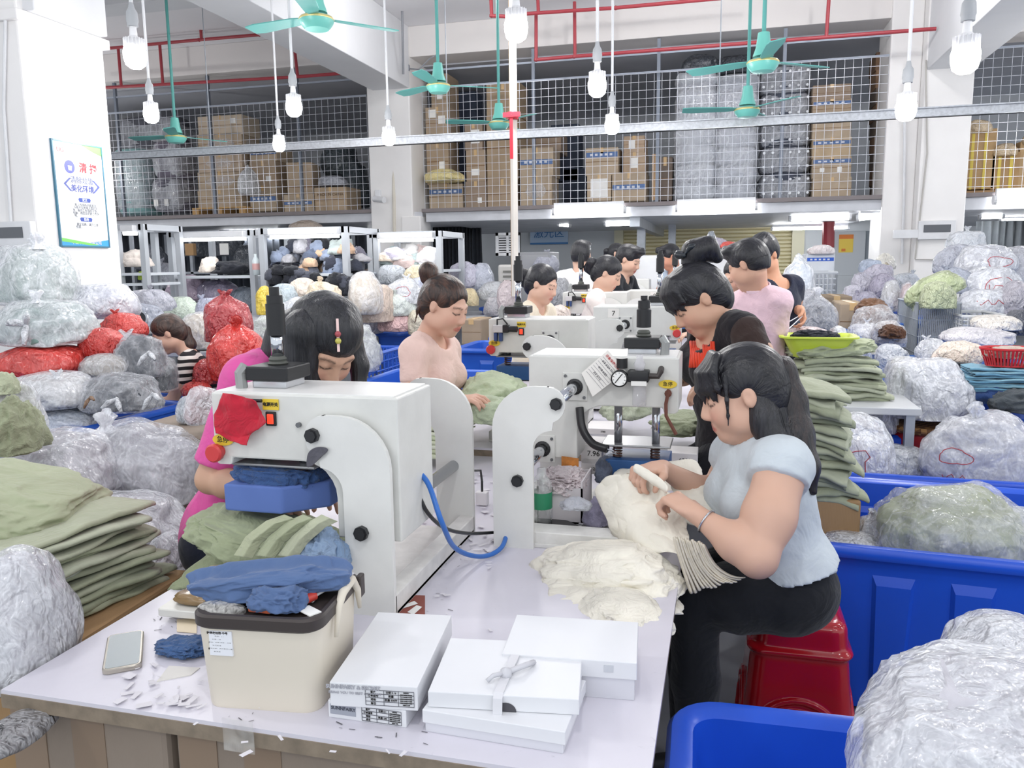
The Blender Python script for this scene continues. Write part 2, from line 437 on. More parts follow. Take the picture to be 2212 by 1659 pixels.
OFF = [(-2.4, 1.2, 3.0), (-.2, .4, 3.1), (2.2, 1.0, 3.0), (-2.2, -1.6, 3.1), (1.2, -1.6, 3.1), (4.0, 3.5, 3.1), (4.6, 7.0, 3.2), (-4.6, 2.6, 3.0), (2.6, 3.8, 3.3),
       (-3.6, 10.0, 5.08), (-.6, 10.0, 5.08), (1.7, 9.9, 5.08), (-9.8, 10.2, 3.4), (-12.0, 12.0, 3.6), (4.5, 10.6, 3.4), (6.5, 11.6, 3.6)]  # this row: lamps added out of view to brighten the mezzanine
LW = 22.0
proto = make_lamp()
first = True
for L in LAMPS + OFF:
    if len(L) == 4: c = P(*L[:3]); lb = L[3]
    else: c = Vector(L); lb = 'white bulb lamp hanging beyond the view over the near end of the work tables' if c.y < 9.5 else 'white bulb lamp hanging out of view near the mezzanine edge'
    t = proto if first else copy_tree(proto); first = False
    t.location = c; t['label'] = lb; t['group'] = 'bulb lamps hanging in the hall' if len(L) == 4 else 'bulb lamps outside the view'
    pw = LW * (2.2 if c.y > 9.5 else 1.0); top = 5.4 if not (c.x < -5 and c.y < 6) else 4.9
    for ch in t.children:
        if ch.name.startswith('stem'): ch.scale = (1, 1, top - c.z - .3); ch.location = (0, 0, .30 - .30 * (top - c.z - .3))
    ld = bpy.data.lights.new('bulb_light', 'POINT'); ld.energy = pw; ld.color = (1, .985, .97); ld.shadow_soft_size = .06
    lo = bpy.data.objects.new('bulb_light', ld); COL.objects.link(lo); lo.location = c + Vector((0, 0, -.14))

# ------------------------------------------------------------------ ceiling fans
TEAL = plain('#6fbdb2', .35); TEALD = plain('#5aa39d', .4); GOLD = plain('#d8c98a', .3, .5)
def make_fan():
    t = thing('ceiling_fan', 'x', 'fan')
    MB().cyl((0, 0, .18), (0, 0, 1.18), .017, n=10).build('downrod', TEALD, t)
    MB().lathe([(.02, .24), (.045, .235), (.06, .12), (.078, .07), (.08, .055), (0, .055)], n=24).build('canopy_cup', TEAL, t, angle=.6)
    MB().lathe([(.0, .05), (.07, .045), (.115, .025), (.125, .0), (.118, -.02), (.10, -.045), (.085, -.06), (0, -.068)], n=32).build('motor', TEAL, t, angle=.5)
    MB().lathe([(.118, .022), (.1265, .012), (.1265, .004), (.122, .0)], n=32, cap=False).build('trim_ring', GOLD, t, smooth=True)
    for k in range(3):
        a = 2 * math.pi * k / 3 + .35
        b = MB()
        poly = [(.10, -.03), (.20, -.055), (.55, -.075), (.63, -.06), (.64, .05), (.55, .065), (.20, .05), (.10, .03)]
        b.prism(poly, -.004, .004, 'z')
        o = b.build('blade', TEALD, t); o.rotation_euler = (.18, 0, a); o.location = (0, 0, .02)
    return t
FANS = [(684, 45, 5.6, .5, 'nearest teal ceiling fan, largest, at the top left'), (947, 188, 8.2, .2, 'teal ceiling fan beside the middle column'),
        (1078, 268, 9.6, 1.1, 'small teal ceiling fan just left of the pale pole, at the steel channel'), (1648, 138, 7.0, .3, 'large teal ceiling fan in front of the wrapped grey pallets'),
        (1614, 240, 8.6, .9, 'lower teal ceiling fan right above the steel channel'), (380, 298, 8.75, .7, 'small teal ceiling fan near the left column above the steel channel')]
pf = make_fan()
for i, (u, v, Y, a, lb) in enumerate(FANS):
    t = pf if i == 0 else copy_tree(pf); t['label'] = lb; t['group'] = 'teal ceiling fans'
    c = P(u, v, Y); t.location = c; t.rotation_euler = (0, 0, a)
    for ch in t.children:
        if ch.name.startswith('downrod'):
            k = 5.4 - c.z - .18; ch.scale = (1, 1, k); ch.location = (0, 0, .18 - .18 * k)

# ------------------------------------------------------------------ tube lights
TUBE = emit('#fbfdff', 40.0)
def tube_light(a, b, label, r=.028, name='tube_light', par=None):
    a = Vector(a); b = Vector(b); t = wthing(name, label, 'lamp', (a + b) / 2, 'tube lights')
    d = (b - a).normalized()
    MB().cyl(a, b, r, n=12).build('tube', TUBE, t, smooth=True)
    m = MB(); m.cyl(a - d * .03, a + d * .01, r * 1.15, n=12).cyl(b - d * .01, b + d * .03, r * 1.15, n=12)
    h = Vector((0, 0, r * 1.9)); m.box((min(a.x, b.x), min(a.y, b.y) - .03, a.z + r * 1.05), (max(a.x, b.x), max(a.y, b.y) + .03, max(a.z, b.z) + r * 2.6))
    m.build('fixture', WHITEM, t)
    return t
tube_light(P(1197, 457, 12.9), P(1348, 453, 12.9), 'tube light on the mezzanine edge left of the steel posts', .05)
tube_light(P(1463, 450, 12.9), P(1632, 446, 12.9), 'tube light on the mezzanine edge right of the steel posts', .05)
tube_light(P(1308, 484, 14.6), P(1378, 481, 14.6), 'tube light under the mezzanine beside the steel post', .04)
tube_light(P(1708, 471, 14.0), P(1835, 468, 14.0), 'tube light under the mezzanine in front of the roller shutter edge', .05)
tube_light(P(1855, 470, 13.2), P(1905, 464, 13.1), 'tube light under the mezzanine beside the right column', .05)
tube_light(P(2150, 432, 12.9), P(2290, 428, 12.9), 'tube light on the mezzanine edge right of the right column', .06)
tube_light(P(2118, 468, 14.5), P(2165, 466, 14.5), 'short tube light under the mezzanine right of the right column', .04)
tube_light(P(1150, 480, 15.5), P(1180, 483, 15.5), 'short tube light above the laser zone sign', .04)
tube_light(P(1208, 484, 15.0), P(1230, 486, 15.0), 'short tube light right of the laser zone sign', .04)

for k, (x, y) in enumerate([(-9.5, 15.0), (-7.0, 16.5), (1.6, 17.0), (5.2, 15.5)]):  # extra tubes added to lighten the space under the mezzanine
    tube_light((x - .7, y, 2.16), (x + .7, y, 2.16), ['tube light deep under the left mezzanine near the side wall', 'tube light deep under the left mezzanine nearer the middle column', 'tube light deep under the mezzanine above the metal cabinet', 'tube light deep under the mezzanine far right'][k], .03)
# ------------------------------------------------------------------ back wall under the mezzanine
SH = plain('#d6cda9', .6)
t = wthing('roller_shutter', 'closed cream roller shutter on the back wall', 'shutter', P(1520, 620, 18.5))
m = MB(); a = P(1348, 470, 18.5); b = P(1706, 618, 18.5)
n = 18; zz = [1.0 + (2.45 - 1.0) * i / n for i in range(n + 1)]
for i in range(n):
    m.prism([(18.5, zz[i]), (18.46, zz[i] + .02), (18.46, zz[i + 1] - .015), (18.5, zz[i + 1])], a.x, b.x, 'x')
m.build('slats', SH, t)
for lo_, hi_ in ((b.x, b.x + .25), (a.x - .2, a.x)): MB().box((lo_, 18.35, 0), (hi_, 18.6, 2.6)).build('guide_rail', plain('#d9d5bb', .6), t)
MB().box((a.x, 18.5, 0), (b.x, 18.6, 1.0)).build('lower_panel', plain('#2a2c31', .7), t)
struct('wall_partition', MB().box((P(1120, 500, 18.4).x, 18.45, 0), (P(1345, 500, 18.4).x, 18.6, 2.6)).box((P(1720, 500, 18.4).x, 18.45, 0), (P(1960, 500, 18.4).x, 18.6, 2.6)), plain('#ced2d6', .75, var=.04, vs=1))
# blue sign
a = P(1145, 488, 18.3); b = P(1227, 527, 18.3)
t = wthing('hanging_sign', 'pale blue laser zone sign on the back wall under the mezzanine', 'sign', (a + b) / 2)
MB().box((a.x, 18.3, b.z), (b.x, 18.33, a.z)).build('sign_board', plain('#b9cfe8', .5), t)
MB().box((a.x, 18.29, b.z + .0), (b.x, 18.3, b.z + .04)).build('stripe', plain('#4d86c4', .5), t)
text('激光区', ((a.x + b.x) / 2, 18.29, (a.z + b.z) / 2 + .03), (1, 0, 0), (0, 0, 1), .24, plain('#4076b5', .6), t)
# metal cabinet with an orange notice
a = P(1800, 500, 16.5); b = P(1866, 595, 16.5)
t = wthing('metal_cabinet', 'light grey metal cabinet with an orange and yellow notice', 'cabinet', ((a.x + b.x) / 2, 16.5, 0))
MB().box((a.x, 16.5, b.z), (b.x, 17.0, a.z), .01).build('body', plain('#c9ced3', .5), t)
MB().box((b.x, 16.6, b.z), (b.x + .35, 17.2, a.z)).build('side_panel', plain('#8f979f', .5), t)
c = P(1813, 507, 16.49); d = P(1842, 545, 16.49)
m = MB().box((c.x, 16.485, d.z), (d.x, 16.495, c.z)); m.build('notice', plain('#f2d35a', .6), t)
m = MB().box((c.x, 16.48, c.z - .08), (d.x, 16.486, c.z)).box((c.x + .05, 16.48, d.z + .02), (c.x + .12, 16.486, d.z + .07)); m.build('notice_heading', plain('#e0803a', .6), t)

# ------------------------------------------------------------------ poster, panels
POST = plain('#eef0f4', .4)
t = wthing('wall_poster', 'white cleaning poster with blue border on the left column', 'poster', (-5.09, 5.6, 1.72))
y0, y1, z0, z1 = 5.345, 5.86, 1.722, 2.54
MB().box((-5.1, y0, z0), (-5.085, y1, z1)).build('board', POST, t)
m = MB()
for lo, hi in (((-5.1, y0 - .008, z0 - .008), (-5.08, y0 + .004, z1 + .008)), ((-5.1, y1 - .004, z0 - .008), (-5.08, y1 + .008, z1 + .008)), ((-5.1, y0, z1 - .004), (-5.08, y1, z1 + .008)), ((-5.1, y0, z0 - .008), (-5.08, y1, z0 + .004))): m.box(lo, hi)
m.build('border', plain('#3c6f86', .4), t)
def pq(a, b): return (a + (b - a) * 0)
def yz(u, v): return (y0 + (y1 - y0) * u, z1 - (z1 - z0) * v)
def flat(name, pts, c, e=.001):
    m = MB(); m.prism([yz(*p) for p in pts], -5.085, -5.085 + e, 'x'); m.build(name, plain(c, .5), t)
flat('blue_band', [(.0, .0), (.62, .0), (.3, .035), (0, .045)], '#8fc6ee')
flat('green_band', [(.55, .0), (1, .0), (1, .09), (.8, .06)], '#63c24f')
flat('blue_foot', [(0, .94), (.3, .955), (.6, .96), (1, .93), (1, 1), (0, 1)], '#3d9be0')
flat('green_foot', [(0, .92), (.2, .935), (.8, .985), (.6, .99), (0, .955)], '#79c463', .002)
m = MB(); cy, cz = yz(.30, .235); m.lathe([(.0, 0), (.052, 0), (.052, .002), (0, .002)], (-5.085, cy, cz), 24, axis=(1, 0, 0)); m.build('round_emblem', plain('#5a5fae', .5), t)
flat('bucket_mark', [(.26, .225), (.34, .225), (.33, .27), (.27, .27)], '#f3f4f8', .004)
X_, Y_ = (0, 1, 0), (0, 0, 1)
def ptext(b, u, v, s, c, bold=.0):
    y, z = yz(u, v); text(b, (-5.0835, y, z), X_, Y_, s, plain(c, .5), t, bold=bold)
ptext('清 扫', .68, .235, .085, '#d8323c', .002); ptext('清除垃圾', .53, .36, .062, '#5a6390'); ptext('美化环境', .53, .44, .062, '#3c4796', .001)
ptext('UG', .14, .085, .05, '#b0505a')
flat('left_arrow', [(.15, .40), (.27, .34), (.31, .34), (.20, .40), (.31, .465), (.27, .465)], '#525c9c'); flat('right_arrow', [(.90, .40), (.78, .34), (.74, .34), (.85, .40), (.74, .465), (.78, .465)], '#525c9c')
flat('heading_pill', [(.42, .54), (.44, .525), (.66, .525), (.68, .54), (.66, .565), (.44, .565)], '#3a4f9e'); flat('heading_pill', [(.42, .73), (.44, .715), (.66, .715), (.68, .73), (.66, .755), (.44, .755)], '#3a4f9e')
ptext('定义', .55, .546, .027, '#ffffff'); ptext('目的', .55, .736, .027, '#ffffff')
for i, s in enumerate(['将工作场所内看得见', '与看不见的地方清扫干', '净，保持工作场所干净、', '亮丽，创造良好的工作环', '境。']): ptext(s, .56 - (.2 if i == 4 else 0), .595 + .027 * i, .026, '#5b5e66')
ptext('稳定品质，减少工业', .57, .785, .026, '#5b5e66'); ptext('伤害。', .40, .812, .026, '#5b5e66')
ptext('中山市服饰有限公司', .52, .965, .036, '#f3d9d6')
def panel(c, w, h, label, ax='y'):
    t = wthing('electrical_panel', label, 'panel', c)
    x, y, z = c
    MB().box((x - w / 2, y - .06, z - h / 2), (x + w / 2, y, z + h / 2), .008).build('case', WHITEM, t)
    MB().box((x - w * .36, y - .066, z - h * .12), (x + w * .36, y - .058, z + h * .28)).build('dark_window', plain('#55585e', .2), t)
    return t
p = P(20, 508, 5.13); panel((p.x, 5.135, p.z), .52, .2, 'white electrical panel with dark window on the left column')
p = P(2022, 497, 12.69); panel((p.x, 12.695, p.z), .48, .26, 'white electrical panel with dark window on the right column')
p = P(870, 515, 12.89); panel((p.x, 12.895, p.z), .3, .16, 'small white electrical panel at the foot of the middle column')
tag(MB().box((p.x + 7.6, 12.64, 1.83), (p.x + 8.0, 12.7, 1.95), .006).build('switch_box', WHITEM), 'pair of white switch boxes under the right column panel', 'switch box')
tag(MB().tube([P(2000, 130, 12.68), P(2003, 330, 12.68), P(1977, 560, 12.68), P(2050, 562, 12.68)], .012).build('conduit', plain('#b3b0ac', .6)), 'thin grey conduit running down the right column', 'conduit')
tag(MB().tube([P(1955, 180, 12.9), P(1953, 420, 12.9), P(1948, 570, 12.9)], .02).build('conduit', WHITEM), 'white conduit on the left face of the right column', 'conduit')
tag(MB().tube([P(850, 330, 12.98), P(852, 520, 12.88)], .03).build('conduit', plain('#cdc7bb', .6)), 'beige conduit on the middle column', 'conduit')
tag(MB().tube([P(12, 20, 5.12), P(8, 230, 5.12), P(24, 480, 5.12)], .012).build('conduit', WHITEM), 'white conduit above the electrical panel on the left column', 'conduit')
# camera bracket and wires on the middle column
t = wthing('security_camera', 'white security camera on the left side of the middle column', 'camera', P(818, 430, 12.9))
c = P(817, 418, 12.9); MB().box(c + Vector((-.05, -.03, -.06)), c + Vector((.05, .1, .06)), .01).build('mount', WHITEM, t)
c = P(823, 432, 12.8); MB().cyl(c + Vector((-.12, 0, .02)), c + Vector((.1, -.1, -.01)), .05, n=16).build('camera_body', WHITEM, t, angle=.6)
t = wthing('junction_box', 'small grey junction box with a cable on the middle column top', 'box', P(880, 148, 12.9))
c = P(880, 148, 12.98); MB().box(c - Vector((.05, .06, .05)), c + Vector((.05, .0, .05)), .01).build('case', plain('#9a9ca3', .5), t)
MB().tube([P(880, 148, 12.95), P(905, 150, 12.9), P(930, 125, 12.9), P(945, 118, 12.95)], .012).tube([P(868, 0, 12.2), P(870, 90, 12.3), P(871, 160, 12.5)], .02).build('cable', plain('#86888e', .6), t)

# pale upright pole tied with a red strip
t = wthing('upright_pole', 'pale wooden upright pole tied with a red ribbon', 'pole', P(1113, 640, 4.6))
a = P(1106, -60, 4.6); b = P(1113, 640, 4.6)
m = MB(); m.tube([a, b], .021, n=4); m.build('pole', plain('#d9d3cb', .6, var=.1), t)
m = MB(); m.tube([Vector((a.x - .022, 4.62, a.z)), Vector((b.x - .022, 4.62, b.z))], .007, n=6); m.build('pole_edge', plain('#a5865f', .6), t)
c = P(1108, 250, 4.58); m = MB()
m.lathe([(.030, -.02), (.036, 0), (.030, .02)], c, 12); m.box(c + Vector((-.012, -.03, -.24)), c + Vector((.006, -.024, 0))); m.box(c + Vector((-.05, -.035, -.012)), c + Vector((.05, -.025, .014)))
m.build('ribbon', plain('#c2293c', .6), t)

# ------------------------------------------------------------------ bags, heaps and folded goods
_ICO = {}
def ico(n):
    if n not in _ICO:
        bm = bmesh.new(); bmesh.ops.create_icosphere(bm, subdivisions=n, radius=1.0)
        bm.verts.ensure_lookup_table()
        V = np.array([v.co[:] for v in bm.verts]); Fc = np.array([[v.index for v in f.verts] for f in bm.faces]); bm.free()
        _ICO[n] = (V, Fc)
    return _ICO[n]
def blob(n, rad, seed, ex=.75, lump=.12, fold=.05, fscale=3.0, flat=.55, sag=.0, tie=None, layer=0., lean=0.):
    """crumpled rounded body: unit directions -> superellipsoid, sagged, flattened below, folded"""
    V, Fc = ico(n); d = V.copy()
    p = np.sign(d) * np.abs(d) ** ex
    p = p / np.maximum(1e-6, np.linalg.norm(p, axis=1)[:, None]) * (0.55 + .45 * np.linalg.norm(p, axis=1)[:, None])
    k = 1 + lump * fbm(d * 1.5 + seed * 3.7, seed, 2) * 1.6
    if tie is not None:                                    # folds run up to the tied neck
        az = np.arctan2(d[:, 1], d[:, 0]); up = np.clip(d[:, 2], -.2, 1)
        g = np.stack([np.cos(az) * 2.2, np.sin(az) * 2.2, d[:, 2] * .5], 1)
        k += fold * 1.6 * (ridge(g * 2.2, seed + 5, 2)) * np.clip(up + .2, 0, 1)
        pull = np.clip((d[:, 2] - .55) / .45, 0, 1) ** 1.6
        p[:, 0] *= 1 - .78 * pull; p[:, 1] *= 1 - .78 * pull; p[:, 2] += .22 * pull
    w = d + .25 * np.stack([fbm(d * 2 + 1.3, seed + 1, 2), fbm(d * 2 + 5.1, seed + 2, 2), fbm(d * 2 + 9.7, seed + 3, 2)], 1)
    k += fold * ridge(w * fscale + seed, seed + 9, 3)
    if layer: k += layer * np.sin(w[:, 2] * 14 + 3 * fbm(w * 2, seed + 4, 2))
    p = p * k[:, None]
    if sag: p[:, :2] *= (1 + sag * np.clip(-p[:, 2:3] + .2, -.4, 1))
    z = p[:, 2]; p[:, 2] = np.where(z < -flat, -flat + (z + flat) * .12, z)
    if lean: p[:, 0] += lean * (p[:, 2] + .5)
    return p * np.array(rad), Fc
def rot(p, a, tilt=0.0):
    c, s = math.cos(a), math.sin(a); q = p.copy()
    if tilt:
        ct, st = math.cos(tilt), math.sin(tilt); x = q[:, 0] * ct - q[:, 2] * st; z = q[:, 0] * st + q[:, 2] * ct; q[:, 0] = x; q[:, 2] = z
    x = q[:, 0] * c - q[:, 1] * s; y = q[:, 0] * s + q[:, 1] * c; q[:, 0] = x; q[:, 1] = y
    return q
SEED = [11]
def nxt(): SEED[0] += 7; return SEED[0]
def bag(u, v, wpx, hpx, Y, c, label, group=None, cat='bag', tint='#eef0f5', amt=.42, tied=False, res=None, one=False, depth=None, tilt=0., name='plastic_bag', film_sc=None, fold=.045, ex=.72, seed=None, lay=0., mark=None, knotc=None, flat=.6, ear=None):
    """bag of goods whose silhouette is wpx x hpx pixels about (u, v) at depth Y"""
    seed = nxt() if seed is None else seed
    c0 = P(u, v, Y); s = SCL(c0); rx = wpx * s / 2 * 1.02; rz = hpx * s / 2 * 1.12; ry = depth if depth else min(max(rx, rz) * .85, .34)
    a = (seed * 37 % 100) / 100 * .5 - .25
    if res is None: res = 5 if wpx > 70 else 4
    base = c0 - Vector((0, 0, rz * flat * .9))
    t = wthing(name, label, cat, base, group)
    sc = film_sc or 2.6 / max(.12, max(rx, rz))
    off = np.array(c0) + np.array([0, 0, -.06 * rz])
    if one:
        V, Fc = blob(res, (rx, ry, rz), seed, ex, .16, fold, 2.4, flat, .12, tied or None); VF = (rot(V, a, tilt) + off, Fc)
        mesh_np('bag_body', rot(V, a, tilt) + off, Fc, bagskin(c, sc=sc * 1.2), t)
    else:
        V, Fc = blob(res, (rx, ry, rz), seed, ex, .16, fold, 2.4, flat, .12, tied or None); VF = (rot(V, a, tilt) + off, Fc)
        mesh_np('plastic_film', rot(V, a, tilt) + off, Fc, film(tint, amt, round(sc, 1)), t)
        V, Fc = blob(res, (rx * .885, ry * .885, rz * .88), seed, ex, .16, fold * 1.7, 3.4, flat, .12, tied or None, layer=lay or .02)
        mesh_np('garments', rot(V, a, tilt) + off, Fc, fabric(c, var=.16, wr=.4, sc=round(sc * .7, 1)), t)
    if ear is None: ear = (name == 'plastic_bag' and wpx > 55 and not tied and seed % 5 < 2)
    if tied or ear:
        top = Vector(off) + Vector((0, 0, rz * 1.02)); R = rx * .20
        if not tied:
            R = min(rx, rz) * .16; k_ = (seed * 13 % 100) / 100 * 1.2 - .6; top = Vector(off) + Vector((rx * k_, -ry * .3, rz * (1.0 - .45 * k_ * k_)))
        n = 26; V = []; Fc = []
        prof = [(1.25, -.45), (.75, -.1), (.55, .1), (.9, .55), (1.35, .95), (1.25, 1.1)]
        rg = np.random.RandomState(seed)
        ph = rg.rand(3) * 6
        for i, (r, z) in enumerate(prof):
            for k in range(n):
                th = 2 * math.pi * k / n; wv = 1 + .22 * math.sin(5 * th + ph[0]) + .15 * math.sin(9 * th + ph[1]) + (.25 * math.sin(2 * th + ph[2]) if i > 3 else 0)
                V.append((top.x + R * r * wv * math.cos(th), top.y + R * r * wv * math.sin(th), top.z + R * 1.5 * z * (1 + (.35 * math.sin(2 * th + ph[2]) if i > 3 else 0))))
        for i in range(len(prof) - 1):
            for k in range(n): Fc.append((i * n + k, i * n + (k + 1) % n, (i + 1) * n + (k + 1) % n, (i + 1) * n + k))
        mesh_np('tied_neck', V, Fc, (bagskin(knotc or c, sc=sc * 1.4) if (one or knotc) else film(tint, min(.95, amt + .25), round(sc, 1))), t)
    if mark:
        draw_mark(t, off, (rx, ry, rz), mark, seed, VF)
    return t
from mathutils.bvhtree import BVHTree
def draw_mark(t, off, rad, mark, seed, VF):
    """printed red line drawing lying on the near side of the film"""
    o = np.array(off); rx, ry, rz = rad
    rr = np.random.RandomState(seed); bt = BVHTree.FromPolygons([tuple(p) for p in VF[0]], [tuple(int(i) for i in q) for q in VF[1]])
    for (du, dv, s, kind) in mark:
        pts = []
        if kind == 'ring':
            for k in range(22):
                a = 2 * math.pi * k / 22; r = 1 + .15 * math.sin(3 * a + seed) + .1 * rr.rand()
                pts.append((du + s * r * math.cos(a), dv + s * .62 * r * math.sin(a)))
            pts.append(pts[0])
        elif kind == 'beast':
            B = [(-.9, -.9), (-.8, -.2), (-.5, .35), (.1, .55), (.7, .6), (1.0, .2), (.7, -.1), (.75, -.8), (.45, -.9), (.3, -.45), (-.2, -.4), (-.35, -.95), (-.6, -.9), (-.6, -.3)]
            pts = [(du + s * a, dv + s * b) for a, b in B]
        else:
            pts = [(du + s * (k / 8 - .5) * 2, dv + s * .35 * math.sin(k * 1.9 + seed)) for k in range(9)]
        W = []
        for a, b in pts:
            a = max(-.85, min(.85, a)); b = max(-.85, min(.85, b))
            hit = bt.ray_cast(Vector((o[0] + rx * a, o[1] - 3, o[2] + rz * b)), Vector((0, 1, 0)))
            if hit[0] is not None: W.append(hit[0] + Vector((0, -.002, 0)))
        if len(W) < 3: continue
        MB().tube(W, max(.0016, s * rx * .028), n=5).build('printed_mark', plain('#b5303a', .5), t)

def heap(u, v, wpx, hpx, Y, c, label, group=None, cat='garment', name='garment_heap', res=5, fold=.16, depth=None, tilt=0., ex=.9, fs=3.4, flat=.5, seed=None):
    seed = nxt() if seed is None else seed
    c0 = P(u, v, Y); s = SCL(c0); rx = wpx * s / 2; rz = hpx * s / 2 * 1.15; ry = depth or max(rx, rz) * .8
    V, Fc = blob(res, (rx, ry, rz), seed, ex, .22, fold, fs, flat, .15)
    o = mesh_np(name, rot(V, .3 * math.sin(seed), tilt), Fc, fabric(c, var=.18, wr=.5, sc=round(2.5 / max(.08, rx), 1)))
    o.location = c0
    return tag(o, label, cat, group)

def folded(x, y, z, L, W, T, c, label, group, rotz=0., seed=None, name='folded_garment', cat='garment', wob=.02, edge='x', sag=0., nL=26, tex=None, curl=1.0, parent=None):
    """one garment folded flat: a cloth sheet doubled over, open end curling, lying at (x, y, z)"""
    seed = nxt() if seed is None else seed
    g = T / 2 * .72
    prof = []
    n1 = 16
    for i in range(n1): prof.append((W / 2 - W * i / (n1 - 1) * .94, -g))
    for i in range(1, 8):
        a = math.pi * i / 8; prof.append((-W / 2 + W * .06 - g * 1.5 * math.sin(a), -g * math.cos(a)))
    for i in range(n1): prof.append((-W / 2 + W * .06 + W * .94 * i / (n1 - 1), g))
    prof = np.array(prof); nP = len(prof)
    xs = np.linspace(-L / 2, L / 2, nL)
    V = np.zeros((nL, nP, 3))
    V[:, :, 0] = xs[:, None]; V[:, :, 1] = prof[None, :, 0]; V[:, :, 2] = prof[None, :, 1]
    q = V.reshape(-1, 3)
    qq = q * np.array([1, 1, .3]) / max(L, W)
    q[:, 2] += wob * fbm(qq * 3.1 + seed, seed, 3) * np.where(q[:, 2] > 0, 1, .6)
    q[:, 1] += wob * 1.3 * fbm(qq * np.array([4, .4, .4]) + seed * 1.7, seed + 2, 2)
    q[:, 0] += wob * .9 * fbm(qq * np.array([.4, 4, 1]) + seed * 2.7, seed + 3, 2)
    r = 2 * q[:, 0] / L; q[:, 2] -= sag * r * r + sag * .6 * (2 * q[:, 1] / W) ** 2
    Fc = []
    for i in range(nL - 1):
        for j in range(nP - 1): Fc.append((i * nP + j, i * nP + j + 1, (i + 1) * nP + j + 1, (i + 1) * nP + j))
    o = mesh_np(name, q, Fc, fabric(c, var=.10, wr=.45, sc=9.0), parent)
    md = o.modifiers.new('thick', 'SOLIDIFY'); md.thickness = min(.006, T * .3); md.offset = 0
    o.location = (x, y, z); o.rotation_euler = (0, 0, rotz)
    return tag(o, label, cat, group)

# ------------------------------------------------------------------ cartons
TAPE = plain('#c9a878', .3, 0, .6)
BLUEB = plain('#4f6da8', .6); PAPER = plain('#ecebe8', .7, var=.04)
def box_at(u0, v0, u1, v1, Y, D, label, group=None, c='#b98f66', band=None, lab=None, name='carton', rotz=0., writing=None, tape=True, wrap=False, bandc=None):
    a = P(u0, v0, Y); b = P(u1, v1, Y)
    w = abs(b.x - a.x); h = abs(a.z - b.z); cx = (a.x + b.x) / 2; zb = b.z
    t = thing(name, label, 'box', (cx, Y + D / 2, zb), rotz, group)
    MB().box((-w / 2, -D / 2, 0), (w / 2, D / 2, h), min(.012, h * .05)).build('body', carton(c), t)
    e = .002
    if tape:
        MB().box((-.025, -D / 2 - e, h * .80), (.025, D / 2 + e, h + e)).build('tape_strip', TAPE, t)
        MB().box((-w / 2 + .004, -D / 2 - e * .6, h * .49), (w / 2 - .004, -D / 2, h * .51)).build('flap_seam', plain('#7d5f41', .8), t)
    if band is not None:
        MB().box((-w / 2 + .01, -D / 2 - e, h * (band - .09)), (w / 2 - .01, -D / 2, h * (band + .09))).build('printed_band', plain(bandc or '#54709f', .6), t)
        m = MB()
        for k in range(5): m.box((-w * .36 + w * .15 * k, -D / 2 - 2 * e, h * (band - .04)), (-w * .36 + w * .15 * k + w * .08, -D / 2 - e, h * (band + .04)))
        m.build('printed_letters', plain('#cfd3dc', .6), t)
    if lab:
        for (fx, fz, fw, fh) in lab:
            MB().box((w * (fx - fw / 2), -D / 2 - 2 * e, h * (fz - fh / 2)), (w * (fx + fw / 2), -D / 2 - e, h * (fz + fh / 2))).build('paper_label', PAPER, t)
    if writing: text(writing, (0, -D / 2 - 2 * e, h * .7), (1, 0, 0), (0, 0, 1), h * .16, plain('#5b432c', .7), t)
    if wrap:
        V, Fc = blob(4, (w * .55, D * .55, h * .56), nxt(), .25, .01, .012, 5., .99)
        o = mesh_np('plastic_wrap', V + np.array([0, 0, h / 2]), Fc, film('#f0f0f2', .22, 9., .15), t)
    return t

# ------------------------------------------------------------------ goods on the mezzanine
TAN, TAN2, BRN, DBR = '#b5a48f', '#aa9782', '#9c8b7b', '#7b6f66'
def stack(us, vs, Y, where, kind='brown carton', c=TAN, **kw):
    """vs: pixel heights from bottom to top"""
    words_ = {1: ['on the mezzanine'], 2: ['bottom', 'top'], 3: ['bottom', 'middle', 'top'], 4: ['bottom', 'second', 'third', 'top']}
    n = len(vs) - 1
    for k in range(n):
        u0, u1 = us[k] if isinstance(us[0], tuple) else us
        od = words_.get(n, ['bottom'] + ['second', 'third', 'fourth', 'fifth', 'sixth', 'seventh', 'eighth'][:n - 2] + ['topmost'])[k]
        kk = {a: (b[k] if isinstance(b, list) else b) for a, b in kw.items()}
        cc = c[k] if isinstance(c, list) else c
        box_at(u0, vs[k + 1] + .6, u1, vs[k] - .3, Y, .6, f'{od} {kind} {where}' if n > 1 else f'{kind} {where}', 'cartons on the mezzanine', cc, **kk)
YM = 13.5
# left bay
stack((426, 524), [449, 412, 372, 332, 290, 252], YM, 'of the pallet stack in the left bay', c=[TAN, TAN, '#bba996', TAN, '#c4b5a2'], band=None, wrap=[False, True, True, True, False], lab=[[], [], [], [], [(.3, .7, .12, .25)]])
stack((538, 598), [456, 402, 348, 320], YM + .1, 'of the stack right of the hanging sack', c=[TAN, TAN2, TAN], band=[.5, None, .6], lab=[[], [(.2, .3, .2, .2)], []])
box_at(612, 352, 668, 456, YM, .6, 'slumped tan carton leaning in the left bay', 'cartons on the mezzanine', '#b8a58f', rotz=.25)
stack((678, 750), [457, 405], YM - .15, 'with printed letters near the left end of the middle column', 'wide tan carton', c='#b9a48b', writing=['MADE IN CHINA'])
stack((612, 676), [457, 420], YM - .2, 'with a blue band low in the left bay', c=TAN, band=[.5])
bag(720, 392, 56, 26, YM, '#a8abb4', 'grey speckled sack on the wide tan carton', one=True, name='sack')
bag(538, 398, 20, 60, YM - .2, '#c9c9c4', 'clear bag of white goods hanging beside the pallet stack', tied=True, name='hanging_bag')
